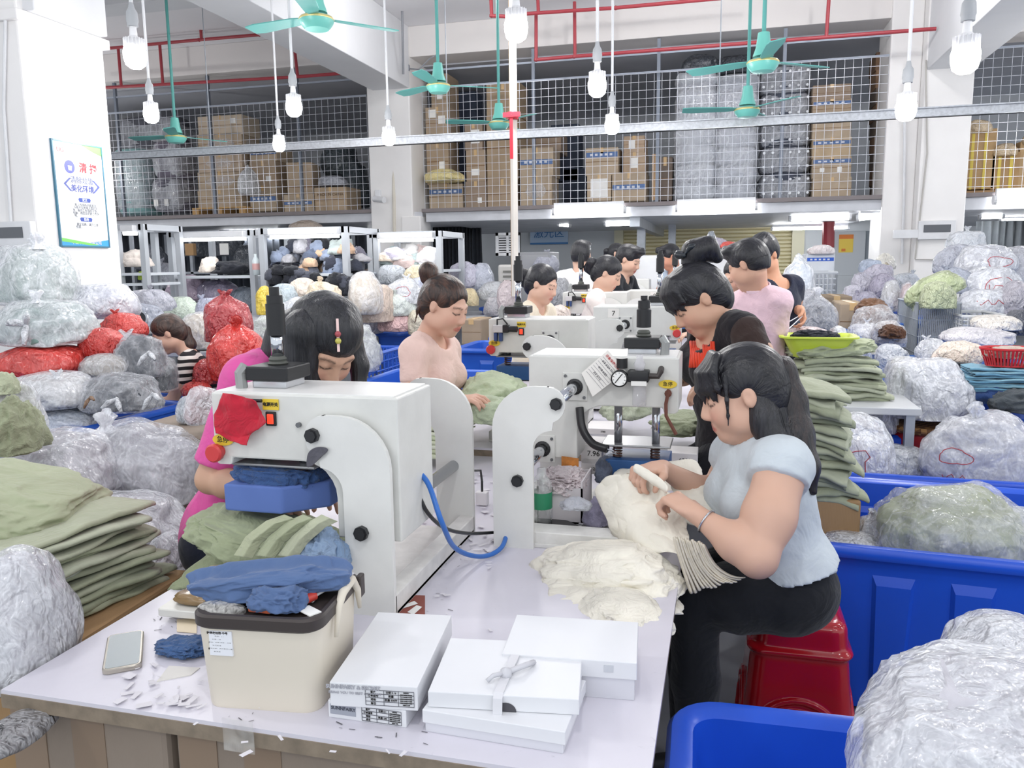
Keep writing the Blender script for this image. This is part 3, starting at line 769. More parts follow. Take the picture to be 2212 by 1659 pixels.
t = wthing('wooden_pallet', 'wooden pallet under the tall carton stack in the left bay', 'pallet', P(475, 460, YM))
a = P(415, 449.5, YM - .1); b = P(532, 460, YM - .1)
for k in range(3): MB().box((a.x + (b.x - a.x) * k / 2.3, YM - .1, b.z), (a.x + (b.x - a.x) * (k / 2.3 + .12), YM + .6, a.z - .02)).build('block', plain('#b58f5c', .7), t)
MB().box((a.x, YM - .1, a.z - .025), (b.x, YM + .6, a.z)).build('deck', plain('#c29c67', .7, var=.15), t)
def bale(u0, v0, u1, v1, Y, n, c, label, dots=0, lab=False, wr=True, name='wrapped_bale', D=.7):
    a = P(u0, v0, Y); b = P(u1, v1, Y); t = thing(name, label, 'bale', ((a.x + b.x) / 2, Y + D / 2, b.z)); w = b.x - a.x; h = a.z - b.z
    for k in range(n):
        V, Fc = blob(4, (w * .52, D * .52, h / n * .62), nxt(), .35, .05, .03, 4., .9)
        mesh_np('layer', V + np.array([0, 0, h * (k + .5) / n]), Fc, fabric(c, var=.2, wr=.5, sc=12.), t)
    if wr:
        V, Fc = blob(5, (w * .56, D * .57, h * .57), nxt(), .22, .015, .014, 7., .99)
        mesh_np('plastic_wrap', V + np.array([0, 0, h * .5]), Fc, film('#e6e9ef', .34, 5., .14), t)
    if dots:
        for r in range(dots):
            m = MB()
            for k in range(6): m.lathe([(0, 0), (.020, 0), (.020, .006), (0, .006)], (-w * .42 + w * .168 * k, -D * .56, h * (r + .5) / dots), 10, axis=(0, -1, 0))
            m.build('button_row', plain('#dfe2e6', .3), t)
    if lab:
        for k in range(2): MB().box((w * (-.3 + .35 * k), -D * .57, h * .15), (w * (-.16 + .35 * k), -D * .565, h * .35)).build('paper_label', PAPER, t)
    return t
bale(236, 322, 314, 462, YM, 8, '#7fa3a4', 'blue-green stack of folded goods wrapped in plastic beside the left column')
bale(320, 385, 388, 455, YM + .05, 2, '#6a6874', 'lower dark violet bale in the left bay', lab=True)
bale(322, 305, 386, 384, YM + .05, 3, '#77727f', 'upper dark violet bale in the left bay')
bale(240, 255, 380, 318, YM + 1.2, 2, '#5f6069', 'dark grey bale behind the blue-green stack')
for u, v, w_, h_, lb in [(768, 405, 58, 110, 'big dark green bag right of the slumped cartons in the left bay'), (735, 350, 70, 80, 'dark grey bag high behind the slumped cartons')]:
    bag(u, v, w_, h_, YM + .9, '#3d464c', lb, one=True, name='dark_sack')
# right bay
stack([(926, 1000), (920, 970), (918, 970), (930, 968)], [452, 398, 300, 232, 160], YM, 'of the first stack right of the middle column', c=[TAN, '#a8957f', '#ab9985', '#a3917c'], band=[.7, None, None, None], lab=[[], [(.2, .4, .25, .2)], [(-.2, .8, .3, .25), (.2, .6, .3, .25)], [(.0, .35, .3, .2)]])
bag(961, 382, 82, 30, YM - .1, '#e0cf94', 'pale yellow sack lying on the bottom carton right of the middle column', one=True, name='sack')
stack([(1005, 1050), (1006, 1048), (1003, 1042)], [450, 392, 324, 266], YM, 'of the second stack right of the middle column', c=[BRN, TAN2, BRN], lab=[[(.2, .3, .2, .2)], [(0, .3, .4, .2)], [(.1, .5, .5, .5)]])
stack([(1052, 1118), (1050, 1120), (1050, 1122)], [450, 388, 250, 180], YM + .05, 'of the third stack, behind the pale pole', 'large brown carton', c=[TAN2, '#aa967e', '#a8947c'])
stack([(1124, 1192), (1122, 1195)], [444, 380, 320], YM, 'of the stack just right of the pale pole', c=[TAN, TAN], band=[None, .5], wrap=[True, False])
stack((1130, 1212), [330, 290], YM + .8, 'behind, just right of the pale pole', 'wide brown carton', c=BRN)
stack([(1268, 1320), (1265, 1335)], [434, 378, 320], YM, 'left of the speckled wrapped boxes, with paper label', c=['#bba993', TAN], lab=[[(.0, .5, .7, .7)], []], band=[None, .75])
stack([(1322, 1395)], [434, 374], YM, 'with a blue printed band near the middle of the right bay', 'wide tan carton', c=TAN, band=[.5])
stack([(1346, 1394), (1347, 1392)], [373, 330, 294], YM + .1, 'on the banded wide carton', 'glossy tan carton', c=['#b5a08a', '#b29c86'], lab=[[(.0, .5, .3, .5)], [(-.1, .5, .3, .5)]])
tag(MB().box((-.03, -.02, 0), (.03, .02, .72)).build('board', plain('#b5946f', .7)), 'narrow upright board leaning by the wrapped pallets', 'board').location = P(1412, 432, YM)
bx = box_at(1420, 340, 1452, 432, YM + .2, .3, 'dark brown upright carton beside the wrapped pallets', 'cartons on the mezzanine', DBR)
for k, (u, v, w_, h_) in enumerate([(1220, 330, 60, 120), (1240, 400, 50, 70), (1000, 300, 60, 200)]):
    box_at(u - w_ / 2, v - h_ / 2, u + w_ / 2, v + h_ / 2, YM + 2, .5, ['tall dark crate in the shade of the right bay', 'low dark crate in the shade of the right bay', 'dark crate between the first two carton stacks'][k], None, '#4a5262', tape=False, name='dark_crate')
bale(1458, 152, 1546, 432, YM, 7, '#c2c6cd', 'left half of the tall silver plastic-wrapped pallet')
bale(1548, 160, 1634, 432, YM, 7, '#bcc0c8', 'right half of the tall silver plastic-wrapped pallet')
for u, lb in ((1512, 'dark tarpaulin bundle on the left wrapped pallet'), (1590, 'dark tarpaulin bundle on the right wrapped pallet')):
    bag(u, 142, 80, 40, YM + .1, '#3a3f47', lb, one=True, name='tarpaulin', cat='tarpaulin')
for k in range(5):
    v1 = 432 - 58 * k; bale(1642, v1 - 57, 1752, v1 - 1, YM + .1, 2, '#4b505d', ['bottom', 'second', 'third', 'fourth', 'topmost'][k] + ' dark bale with rows of silver studs, right of the silver pallet', dots=2)
stack((1756, 1838), [432, 384, 340, 298, 254, 216, 184], YM, 'of the tall carton stack right of the studded bales', c=[TAN, TAN, '#bca78b', TAN, TAN2, BRN], band=[None, .8, .75, None, .8, None], lab=[[], [(.2, .4, .12, .25), (-.25, .4, .12, .2)], [], [], [], []])
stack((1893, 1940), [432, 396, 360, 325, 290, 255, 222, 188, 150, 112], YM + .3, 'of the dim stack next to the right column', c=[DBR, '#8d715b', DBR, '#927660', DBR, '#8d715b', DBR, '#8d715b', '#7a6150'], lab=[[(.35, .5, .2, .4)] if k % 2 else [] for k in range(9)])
# far right bay
for k, (u, v, w_, h_, c_, lb) in enumerate([(2115, 350, 62, 140, '#b89a72', 'bundle of flattened cardboard with yellow straps, left in the far right bay'), (2172, 375, 56, 90, '#b3936b', 'bundle of flattened cardboard with yellow straps, middle of the far right bay'), (2235, 365, 60, 120, '#bda079', 'bundle of flattened cardboard with yellow straps at the right of the far right bay')]):
    t = box_at(u - w_ / 2, v - h_ / 2, u + w_ / 2, v + h_ / 2 - 12, YM, .5, lb, 'cardboard bundles', c_, tape=False, name='cardboard_bundle')
    a = P(u - w_ / 2, v, YM); b = P(u + w_ / 2, v, YM); hh = (P(u, v - h_ / 2, YM).z - P(u, v + h_ / 2 - 12, YM).z); ww = b.x - a.x
    for q in (-.25, .2): MB().box((ww * q - .02, -.256, 0), (ww * q + .02, .256, hh + .006)).build('strap', plain('#d8c04e', .5), t)
    bag(u, v - h_ / 2 - 4, w_ * .8, 30, YM, '#cbb79a', 'crumpled paper on the ' + ['left', 'middle', 'right'][k] + ' cardboard bundle', one=True, name='crumpled_paper', cat='paper')
tag(MB().box((3.3, YM - .1, 2.42), (6.6, YM + .6, 2.52)).build('wooden_pallet', plain('#a5835c', .7)), 'long wooden pallet under the cardboard bundles', 'pallet')

# ------------------------------------------------------------------ rear left: lit inspection racks with garments
TUBE2 = emit('#fbfdff', 9.0)
RK = plain('#b4b8be', .45, .2)
def rack(u0, u1, vtop, vbot, Y, D, label, shelves, lights=1):
    a = P(u0, vtop, Y); b = P(u1, vbot, Y); t = wthing('inspection_rack', label, 'rack', ((a.x + b.x) / 2, Y + D / 2, 0), 'inspection racks'); r = .032
    for x in (a.x, b.x):
        for y in (Y, Y + D): MB().box((x - r, y - r, 0), (x + r, y + r, a.z + r)).build('post', RK, t)
    for y in (Y, Y + D): MB().box((a.x, y - r, a.z - r), (b.x, y + r, a.z + r)).build('top_beam', RK, t)
    for x in (a.x, b.x): MB().box((x - r, Y, a.z - r), (x + r, Y + D, a.z + r)).build('side_beam', RK, t)
    for v in shelves:
        z = P(u0, v, Y).z; MB().box((a.x, Y - .02, z - .03), (b.x, Y + D + .02, z), .004).build('shelf', plain('#cfd4da', .5, var=.08), t)
    f = MB().box((a.x + .12, Y - .10, a.z - .05), (b.x - .05, Y + .12, a.z + .02), .01).build('light_fixture', WHITEM, t)
    MB().box((a.x + .14, Y - .08, a.z - .085), (b.x - .07, Y + .0, a.z - .05)).build('tube', TUBE2, f)
    return t, a, b
rack(368, 552, 507, 660, 8.4, .8, 'white lit rack with a shelf of dark cloth, left of the garment-heaped rack', [597, 680])
rack(566, 752, 500, 650, 8.0, .8, 'white lit rack heaped with dark garments', [592, 660])
rack(800, 952, 508, 640, 8.8, .8, 'white lit rack heaped with pale garments in front of the middle column', [584, 650])
rack(252, 318, 492, 620, 7.6, .6, 'white lit rack beside the left column', [590, 612])

# ------------------------------------------------------------------ pneumatic press machines
PAINT = plain('#dcdcd9', .42, 0, .4, var=.06, vs=7, nb=.03, ns=60)
BODY = plain('#d6d6d2', .42, 0, .4, var=.07, vs=9, nb=.03, ns=60)
CHROME = plain('#c9ccd2', .12, 1.0)
BLACK = plain('#1b1c1f', .45); BOLT = plain('#222326', .4)
BLUEP = plain('#27548c', .45, var=.12)
YEL = plain('#e2c33a', .5); REDB = plain('#c83a3c', .4); INK = plain('#1d1a17', .7)
def arc(cx, cz, r, a0, a1, n=8): return [(cx + r * math.cos(math.radians(a0 + (a1 - a0) * i / n)), cz + r * math.sin(math.radians(a0 + (a1 - a0) * i / n))) for i in range(n + 1)]
def machine(ox, oy, oz, dr, far, label, drop=0., act_top=.78, act='tall', wrapc=None, switch=True, stop=True, strap=False, gauge=False, valve=False, number=None, blue=True, bdx=0.):
    t = thing('press_machine', label, 'machine', (ox, oy, oz), 0, 'press machines along the tables')
    X = lambda x: dr * x
    pl = [(0, .0)] + arc(-.12, .34, .12, 0, 90) + [(-.16, .46)] + arc(-.155, .41, .05, 90, 250, 8) + arc(-.17, .285, .055, 88, 0, 8) + [(-.115, .0)]
    fl = [(X(a), b) for a, b in pl]
    for y in (0, .6):
        m = MB(); m.prism(fl, y - .007, y + .007, 'y'); m.build('side_plate', PAINT, t)
        ys = y - .007 if y == 0 else y + .007; dy = -.012 if y == 0 else .012
        for (bx, bz) in ((-.182, .415), (-.072, .196)):
            MB().cyl((X(bx), ys, bz), (X(bx), ys + dy, bz), .017, n=8).cyl((X(bx), ys + dy, bz), (X(bx), ys + dy * 1.4, bz), .013, n=8).build('bolt', BOLT, t)
    by0, by1 = (.37, .585) if far else (.02, .23)
    X0 = X; X = lambda x: dr * x + bdx
    prof = [(.012, .50), (-.458, .50), (-.458, .335), (-.45, .328), (-.415, .328), (-.41, .345)] + arc(-.225, .265, .08, 90, 0, 6) + [(-.145, .17), (.012, .17)]
    m = MB(); m.prism([(X(a), b) for a, b in prof], by0, by1, 'y'); o = m.build('body', BODY, t)
    md = o.modifiers.new('bev', 'BEVEL'); md.width = .004; md.segments = 2; md.limit_method = 'ANGLE'
    MB().box((min(X(-.45), X(.0)), by0 + .006, .499), (max(X(-.45), X(.0)), by1 - .006, .5035), .001).build('lid', plain('#e2e1df', .4, var=.05), t)
    m = MB()
    for (x, z) in ((-.165, .405), (-.06, .2)): MB().cyl((X0(x), .0, z), (X0(x), .6, z), .017, n=20).build('crossbar', CHROME, t, smooth=True)
    ff = by0 - .001                                        # the face towards the near end of the hall
    if far:
        for (x, z) in ((-.165, .405), (-.06, .2)):
            f = MB().box((X0(x) - .04, ff - .004, z - .045), (X0(x) + .04, ff + .001, z + .045), .002).build('flange', BODY, t)
            for sx in (-.03, .03):
                for sz in (-.034, .034): MB().cyl((X0(x) + sx, ff - .008, z + sz), (X0(x) + sx, ff - .003, z + sz), .005, n=8).build('screw', plain('#77797c', .3, .7), f)
            MB().lathe([(.024, 0), (.026, .003), (.018, .006)], (X0(x), ff - .004, z), 18, axis=(0, -1, 0), cap=False).build('rubber_ring', BLACK, f)
    else:
        for x in (-.23, -.17): MB().cyl((X(x), ff - .008, .432), (X(x), ff, .432), .006, n=8).build('screw', plain('#77797c', .3, .7), t)
    # base and lower anvil
    m = MB(); m.box((min(X0(-.36), X0(0)), 0.008, 0), (max(X0(-.36), X0(0)), .592, .012), .002); m.box((min(X0(-.045), X0(.0)), .0, .0), (max(X0(-.045), X0(.0)), .6, .05), .003)
    if far: m.box((min(X0(-.36), X0(0)), .012, .0), (max(X0(-.36), X0(0)), .09, .045), .003)
    m.build('base', plain('#dad9d6', .5, var=.12, vs=22), t)
    yc = (by0 + by1) / 2
    MB().box((min(X(-.40), X(-.26)), yc - .06, .012), (max(X(-.40), X(-.26)), yc + .06, .12), .004).build('anvil', PAINT, t)
    # moving head
    pz = .318 - drop
    m = MB(); m.box((min(X(-.435), X(-.215)), yc - .075, pz), (max(X(-.435), X(-.215)), yc + .075, pz + .007), .003); m.build('press_plate', plain('#9b9c9f', .35, .6), t)
    for q in (-.385, -.265):
        MB().cyl((X(q), yc - .03, pz + .007), (X(q), yc - .03, .352), .013, n=14).build('guide_rod', CHROME, t, smooth=True)
        sp = [(X(q) + .014 * math.cos(k * .8), yc - .045 + .014 * math.sin(k * .8), pz - .001 - .0011 * k) for k in range(36)]
        MB().tube(sp, .0028, n=5).build('spring', plain('#4a2f2a', .5, .3), t)
    bc = plain('#5b74b4', .85) if wrapc else BLUEP
    blk = [(X(-.445), yc - .10), (X(-.29), yc - .10), (X(-.205), yc - .02), (X(-.205), yc + .1), (X(-.445), yc + .1)] if wrapc else [(X(-.43), yc - .085), (X(-.22), yc - .085), (X(-.22), yc + .085), (X(-.43), yc + .085)]
    m = MB(); m.prism(blk, pz - .105, pz - .04, 'z'); o = m.build('press_block', bc, t)
    md = o.modifiers.new('bev', 'BEVEL'); md.width = .006 if wrapc else .003; md.segments = 3
    if wrapc:
        V, Fc = blob(5, (.115, .085, .03), 3, .6, .1, .16, 5., .9)
        mesh_np('block_wrap', V + np.array([X(-.34), yc - .005, pz - .03]), Fc, fabric('#3f5a8a', var=.2, wr=.6, sc=30.), t)
    # actuator
    ax = X(-.34)
    m = MB(); m.box((ax - .045, yc - .045, .503), (ax + .045, yc + .045, .522), .003); m.build('actuator_foot', plain('#c4c6ca', .25, .8), t)
    a_ = MB().box((ax - .056, yc - .056, .522), (ax + .056, yc + .056, .556), .004).build('actuator', BLACK, t)
    MB().lathe([(.022, .556), (.025, .559), (.020, .564), (.022, .569), (.017, .576)], (ax, yc, 0), 18).build('bellows', plain('#52544f', .6), a_, angle=.7)
    if act == 'tall':
        MB().cyl((ax, yc, .57), (ax, yc, act_top - .10), .0145, n=18).build('piston_rod', CHROME, a_, smooth=True)
        MB().lathe([(.0, act_top - .115), (.022, act_top - .115), (.022, act_top - .04), (.019, act_top - .04), (.019, act_top - .02), (.012, act_top - .02), (.012, act_top), (0, act_top)], (ax, yc, 0), 20).build('limit_cap', BLACK, a_, angle=.6)
    else:
        MB().lathe([(.0, .585), (.023, .585), (.023, act_top - .045), (.019, act_top - .04), (.019, act_top - .016), (.011, act_top - .012), (.011, act_top), (0, act_top)], (ax, yc, 0), 20).build('limit_cap', BLACK, a_, angle=.6)
    MB().tube([(ax - dr * .07, yc - .05, .50), (ax - dr * .072, yc - .05, .54), (ax - dr * .06, yc - .045, .556)], .014, n=8).build('air_fitting', plain('#9a9c9b', .4, .3), t)
    if switch:
        sx = X(-.30); MB().box((sx - .02, ff - .003, .464), (sx + .02, ff, .489)).build('switch_label', YEL, t)
        text('电源开关', (sx, ff - .0036, .4765), (1, 0, 0), (0, 0, 1), .0098, INK, t, bold=.0003)
        s_ = MB().box((sx - .013, ff - .006, .427), (sx + .013, ff, .460), .002).build('power_switch', BLACK, t)
        MB().box((sx - .008, ff - .009, .432), (sx + .008, ff - .005, .455), .002).build('red_rocker', emit('#f0422a', .9), s_)
    if stop:
        ex = X(-.443); ez = .388
        if not strap:
            MB().prism([(ex + .028 * math.cos(a) + dr * .012, ez + .0 + .014 * math.sin(a)) for a in (2 * math.pi * k / 18 for k in range(18))], ff - .003, ff, 'y').build('stop_label', YEL, t)
            text('急停', (ex + dr * .012, ff - .0036, ez), (1, 0, 0), (0, 0, 1), .016, INK, t)
            MB().lathe([(0.015, 0), (.015, .012), (.021, .014), (.022, .026), (.018, .031), (0, .031)], (ex, ff, .36), 24, axis=(0, -1, 0)).build('emergency_button', REDB, t, angle=.6)
        else:
            ex = X(-.425); ez = .42
            MB().prism([(ex + .028 * math.cos(a), ez + .013 * math.sin(a)) for a in (2 * math.pi * k / 18 for k in range(18))], ff - .003, ff, 'y').build('stop_label', YEL, t)
            text('急停', (ex, ff - .0036, ez), (1, 0, 0), (0, 0, 1), .015, INK, t)
            MB().tube([(ex + .004, ff - .01, .405), (ex - .004, ff - .012, .36), (ex - .002, ff - .02, .325), (ex + .03, ff - .03, .27)], .006, n=6).lathe([(.0, 0), (.011, .002), (.011, .01), (0, .014)], (ex + .002, ff, .392), 12, axis=(0, -1, 0)).build('leather_strap', plain('#6a3f33', .7), t)
    if gauge:
        gx = X(-.283); g = MB().lathe([(.0, 0), (.026, 0), (.026, .02), (.023, .022), (.022, .020), (0, .020)], (gx, ff - .03, .440), 28, axis=(0, -1, 0)).build('pressure_gauge', BLACK, t, angle=.6)
        MB().lathe([(0, 0), (.0215, 0), (.0215, .001), (0, .001)], (gx, ff - .0505, .440), 28, axis=(0, -1, 0)).build('dial', plain('#f0f0ee', .3), g)
        m = MB(); m.tube([(gx - .012, ff - .053, .428), (gx + .008, ff - .053, .454)], .0013, n=4)
        for k in range(9):
            a = math.radians(-45 + 270 * k / 8); m.tube([(gx + .016 * math.cos(a), ff - .053, .440 + .016 * math.sin(a)), (gx + .020 * math.cos(a), ff - .053, .440 + .020 * math.sin(a))], .0007, n=4)
        m.build('needle', INK, g)
        r_ = MB().box((gx + dr * .0 + .024, ff - .05, .43), (gx + .088, ff, .465), .004).lathe([(.017, .0), (.017, .03), (0, .03)], (gx + .005, ff - .025, .50 - .03), 16).build('air_regulator', BLACK, t, angle=.6)
        MB().box((gx + .036, ff - .052, .420), (gx + .082, ff - .01, .434)).build('paper_label', PAPER, r_)
        MB().lathe([(.0, .0), (.021, .002), (.021, .06), (.019, .065)], (gx + .059, ff - .03, .355), 18).build('filter_bowl', film('#e4e2e6', .25, 5., .1), r_, smooth=True)
        MB().lathe([(.014, .0), (.018, .02), (.010, .035), (.010, .048), (0, .048)], (gx + .059, ff - .03, .465), 18).build('oil_cup', film('#e4e2e6', .35, 5., .1), r_, smooth=True)
        MB().tube([(gx + .088, ff - .03, .448), (gx + .115, ff - .03, .448), (gx + .122, ff - .028, .462), (gx + .122, ff, .468)], .009, n=8).build('elbow_pipe', plain('#3a3331', .5), r_)
    if valve:
        vx = X(-.40); m = MB().box((vx - .03, ff - .03, .44), (vx + .018, ff, .475), .003); v_ = m.build('solenoid_valve', plain('#c9c6c8', .5), t)
        MB().box((vx + .018, ff - .032, .44), (vx + .045, ff, .476), .003).cyl((vx + .045, ff - .02, .458), (vx + .085, ff - .02, .456), .014, n=10).build('coil', BLACK, v_)
        m = MB()
        for q in (-.018, .006): m.box((vx + q - .007, ff - .028, .40), (vx + q + .007, ff - .004, .438))
        m.build('silencer', plain('#2c4576', .5), v_)
        MB().tube([(vx - .01, ff - .02, .475), (vx - .01, ff - .02, .50), (vx + .02, ff - .03, .505), (vx + .04, ff - .02, .478)], .004, n=6).build('air_tube', BLACK, v_)
    if number:
        nx = X(number[1]); MB().box((nx - .03, ff - .002, .44), (nx + .03, ff, .49)).build('number_card', plain('#e6e3de', .6), t)
        text(number[0], (nx, ff - .003, .463), (1, 0, 0), (0, 0, 1), .04, INK, t)
    return t
M1 = machine(-.70, 1.60, .75, 1, False, 'nearest white press on the left, with a red cloth on its front', act_top=.742, wrapc=True)
M2 = machine(-.61, 2.10, .75, -1, True, 'nearest white press on the right, with a pressure gauge and a hung paper form', drop=.11, act='short', act_top=.685, switch=False, strap=True, gauge=True, bdx=.027)
M3 = machine(-.60, 3.23, .785, 1, True, 'second white press on the left, with a grey valve on its front', valve=True, act_top=.79)
M4 = machine(-.68, 4.03, .80, -1, True, 'second white press on the right, marked with a card numbered 7', drop=.02, switch=False, gauge=False, number=('7', -.10), act='tall', act_top=.80)
z5 = P(1215, 632, 5.8).z - .5
M5 = machine(-.68, 5.78, z5, 1, False, 'third white press on the left, lit red switch under a yellow label', valve=True, act_top=.79)
M6 = machine(-.70, 5.75, z5 + .0, -1, True, 'third white press on the right, marked with the number 9', switch=False, stop=False, number=('9', -.2), act_top=.80)
c = P(1297, 604, 7.9)
M7 = machine(c.x + .46, 7.9, c.z - .5, 1, False, 'farthest white press on the left, with a dark cap hung on its front', act_top=.66, act='short')
# things hung on the machines
def sheet(name, label, cat, pts, c, th=.0015, mat=None, group=None, nz=.0, sub=3, seed=1, simple=False):
    """thin cloth or paper spanned by a grid of points"""
    rows = len(pts); cols = len(pts[0]); V = [tuple(p) for r in pts for p in r]
    Fc = [(i * cols + j, i * cols + j + 1, (i + 1) * cols + j + 1, (i + 1) * cols + j) for i in range(rows - 1) for j in range(cols - 1)]
    o = mesh_np(name, V, Fc, mat or fabric(c, var=.12, wr=.4, sc=20.))
    if sub:
        s = o.modifiers.new('s', 'SUBSURF'); s.levels = sub; s.render_levels = sub; s.subdivision_type = 'SIMPLE' if simple else 'CATMULL_CLARK'
    if nz:
        tx = bpy.data.textures.new('wrinkle', 'CLOUDS'); tx.noise_scale = .05
        d = o.modifiers.new('d', 'DISPLACE'); d.texture = tx; d.strength = nz; d.mid_level = .5; d.texture_coords = 'GLOBAL'
    s = o.modifiers.new('t', 'SOLIDIFY'); s.thickness = th; s.offset = 0
    return tag(o, label, cat, group)
yf = 1.612
G = [[(481, 849), (500, 851), (522, 856), (545, 862), (552, 868)], [(474, 872), (500, 872), (528, 874), (556, 882), (566, 893)], [(464, 896), (497, 901), (530, 903), (560, 905), (577, 913)], [(463, 918), (492, 925), (525, 930), (552, 930), (560, 925)], [(466, 936), (487, 939), (516, 946), (538, 938), (546, 934)], [(478, 938), (496, 952), (518, 958), (533, 962), (536, 940)]]
rr_ = np.random.RandomState(5)
sheet('red_cloth', 'red cotton cloth draped on the front of the nearest left press', 'cloth', [[P(u, v, yf - .006 - .022 * rr_.rand()) for j, (u, v) in enumerate(r)] for i, r in enumerate(G)], '#bd2a3c', nz=.010, simple=True, sub=3)
c0 = P(565, 866, 1.605); tag(MB().cyl(c0 + Vector((-.03, .0, .0)), c0 + Vector((.0, .0, .0)), .004).build('cloth_clip', DARK), 'dark clip holding the red cloth on the nearest left press', 'clip')
G = [[(665, 975), (685, 963), (712, 968)], [(663, 990), (685, 985), (705, 978)], [(660, 1012), (675, 1008), (695, 985)]]
sheet('grey_cloth', 'small grey cloth stuck beneath the boss of the nearest left press', 'cloth', [[P(u, v, 1.585 + .006 * (j % 2)) for j, (u, v) in enumerate(r)] for r in G], '#5c5b63', nz=.004)
# handwritten form on the second press
yq = 2.44
G = [[(1313, 756), (1352, 802)], [(1256, 806), (1280, 857)]]
t = wthing('paper_form', 'white paper form with red heading hung on the nearest right press', 'paper', P(1300, 805, yq))
A, B, C_, D_ = P(1313, 756, yq), P(1352, 802, yq), P(1280, 857, yq), P(1256, 806, yq)
m = MB(); m.quad(A, B, C_, D_); o = m.build('sheet', plain('#ece9e4', .7), t); s = o.modifiers.new('t', 'SOLIDIFY'); s.thickness = .001
ex = (B - A).normalized(); ey = (A - D_).normalized()
for k, fx in enumerate((.80,)): text('设备保养记录卡', tuple(A + (B - A) * .5 + (D_ - A) * .12 + Vector((0, -.002, 0))), ex, ey, .010, plain('#c23f3f', .6), t)
m = MB()
for k in range(8):
    a = A + (D_ - A) * (.22 + .09 * k) + (B - A) * .06 + Vector((0, -.0015, 0)); b = a + (B - A) * .86; m.tube([a, b], .0005, n=4)
m.build('ruled_lines', plain('#9c9aa0', .6), t)
for k, s in enumerate(['6/3 5/24 7/1', '4/18 6/25', '3/3 5/12']): text(s, tuple(A + (B - A) * .45 + (D_ - A) * (.3 + .2 * k) + Vector((0, -.002, 0))), ex, ey, .010, plain('#44424c', .6), t)
m = MB(); m.quad(P(1213, 985, 2.455), P(1250, 990, 2.455), P(1250, 1008, 2.455), P(1213, 1012, 2.455)); o = m.build('orange_card', plain('#c9813c', .5, var=.4, vs=40)); sd = o.modifiers.new('t', 'SOLIDIFY'); sd.thickness = .001
tag(o, 'orange and brown picture card under the column of the nearest right press', 'card')
# hoses
def hose(label, pts, r, c, name='air_hose', n=40):
    pts = [Vector(p) for p in pts]; out = []
    for i in range(len(pts) - 1):
        p0 = pts[max(0, i - 1)]; p1 = pts[i]; p2 = pts[i + 1]; p3 = pts[min(len(pts) - 1, i + 2)]
        for k in range(10):
            s = k / 10; out.append(.5 * ((2 * p1) + (p2 - p0) * s + (2 * p0 - 5 * p1 + 4 * p2 - p3) * s * s + (3 * p1 - p0 - 3 * p2 + p3) * s ** 3))
    out.append(pts[-1]); return tag(MB().tube(out, r, n=10).build(name, plain(c, .35), smooth=True), label, 'cable' if 'cable' in name else 'hose')
hose('bright blue air hose looping from the nearest left press to the nearest right press', [P(893, 1010, 1.78), P(925, 1045, 1.75), P(955, 1130, 1.72), P(985, 1185, 1.85), PZ(1040, 1202, .765), P(1085, 1180, 2.05), P(1100, 1120, 2.2)], .0065, '#2a67b8')
hose('black power cable hanging from the back of the nearest left press', [P(877, 1022, 1.78), P(897, 1050, 1.76), P(922, 1105, 1.76), P(960, 1140, 1.86), P(1010, 1152, 2.0), P(1070, 1150, 2.16)], .005, '#202225', 'power_cable')
t2 = hose('thick black grip cable hanging below the nearest right press', [P(1252, 880, 2.46), P(1258, 925, 2.44), P(1280, 958, 2.42), P(1312, 970, 2.40)], .013, '#1c1d20', 'grip_cable')
c = P(1312, 970, 2.40); tag(MB().tube([c, c + Vector((.02, 0, -.006)), c + Vector((.028, 0, -.014)), c + Vector((.018, 0, -.012))], .002, n=5).build('wire_hook', CHROME), 'small wire hook at the end of the black grip cable', 'hook')

# ------------------------------------------------------------------ the long work table
def tabletop_mat():
    m, nt, b = _new('table_paper'); co = coords(nt); base = lin('#d5d2dc')
    b.inputs['Roughness'].default_value = .38; b.inputs['Specular IOR Level'].default_value = .45
    n1 = noise(nt, co, 2.2, 5, .6, .6); r1 = ramp(nt, n1, [(.30, tuple(x * .93 for x in base)), (.6, base)])
    n2 = noise(nt, co, 30, 5, .75, 1.2); f2 = ramp(nt, n2, [(.64, 0.0), (.74, 1.0)])
    mx = N(nt, 'ShaderNodeMix', data_type='RGBA'); nt.links.new(f2, mx.inputs[0]); nt.links.new(r1, mx.inputs[6]); mx.inputs[7].default_value = tuple(x * .78 for x in base) + (1,)
    nt.links.new(mx.outputs[2], b.inputs['Base Color']); bump(nt, noise(nt, co, 25, 4), .08, .004, b)
    return m
TOPM = tabletop_mat()
t = wthing('work_table', 'long work table covered in white paper, carrying the press machines', 'table', (-.7, 1.13, 0))
MB().box((-1.31, 1.13, .742), (-.09, 3.12, .75)).box((-1.31, 3.12, .776), (-.09, 8.6, .785)).build('paper_cover', TOPM, t)
MB().box((-1.31, 1.128, .715), (-.092, 3.12, .742)).box((-1.31, 3.12, .715), (-.092, 8.6, .776)).build('plywood_top', plain('#857868', .7, var=.25, vs=30), t)
for x in (-1.27, -.14):
    for y in (1.4, 3.0, 4.8, 8.3): MB().box((x - .025, y - .025, 0), (x + .025, y + .025, .715)).build('leg', STEEL, t)
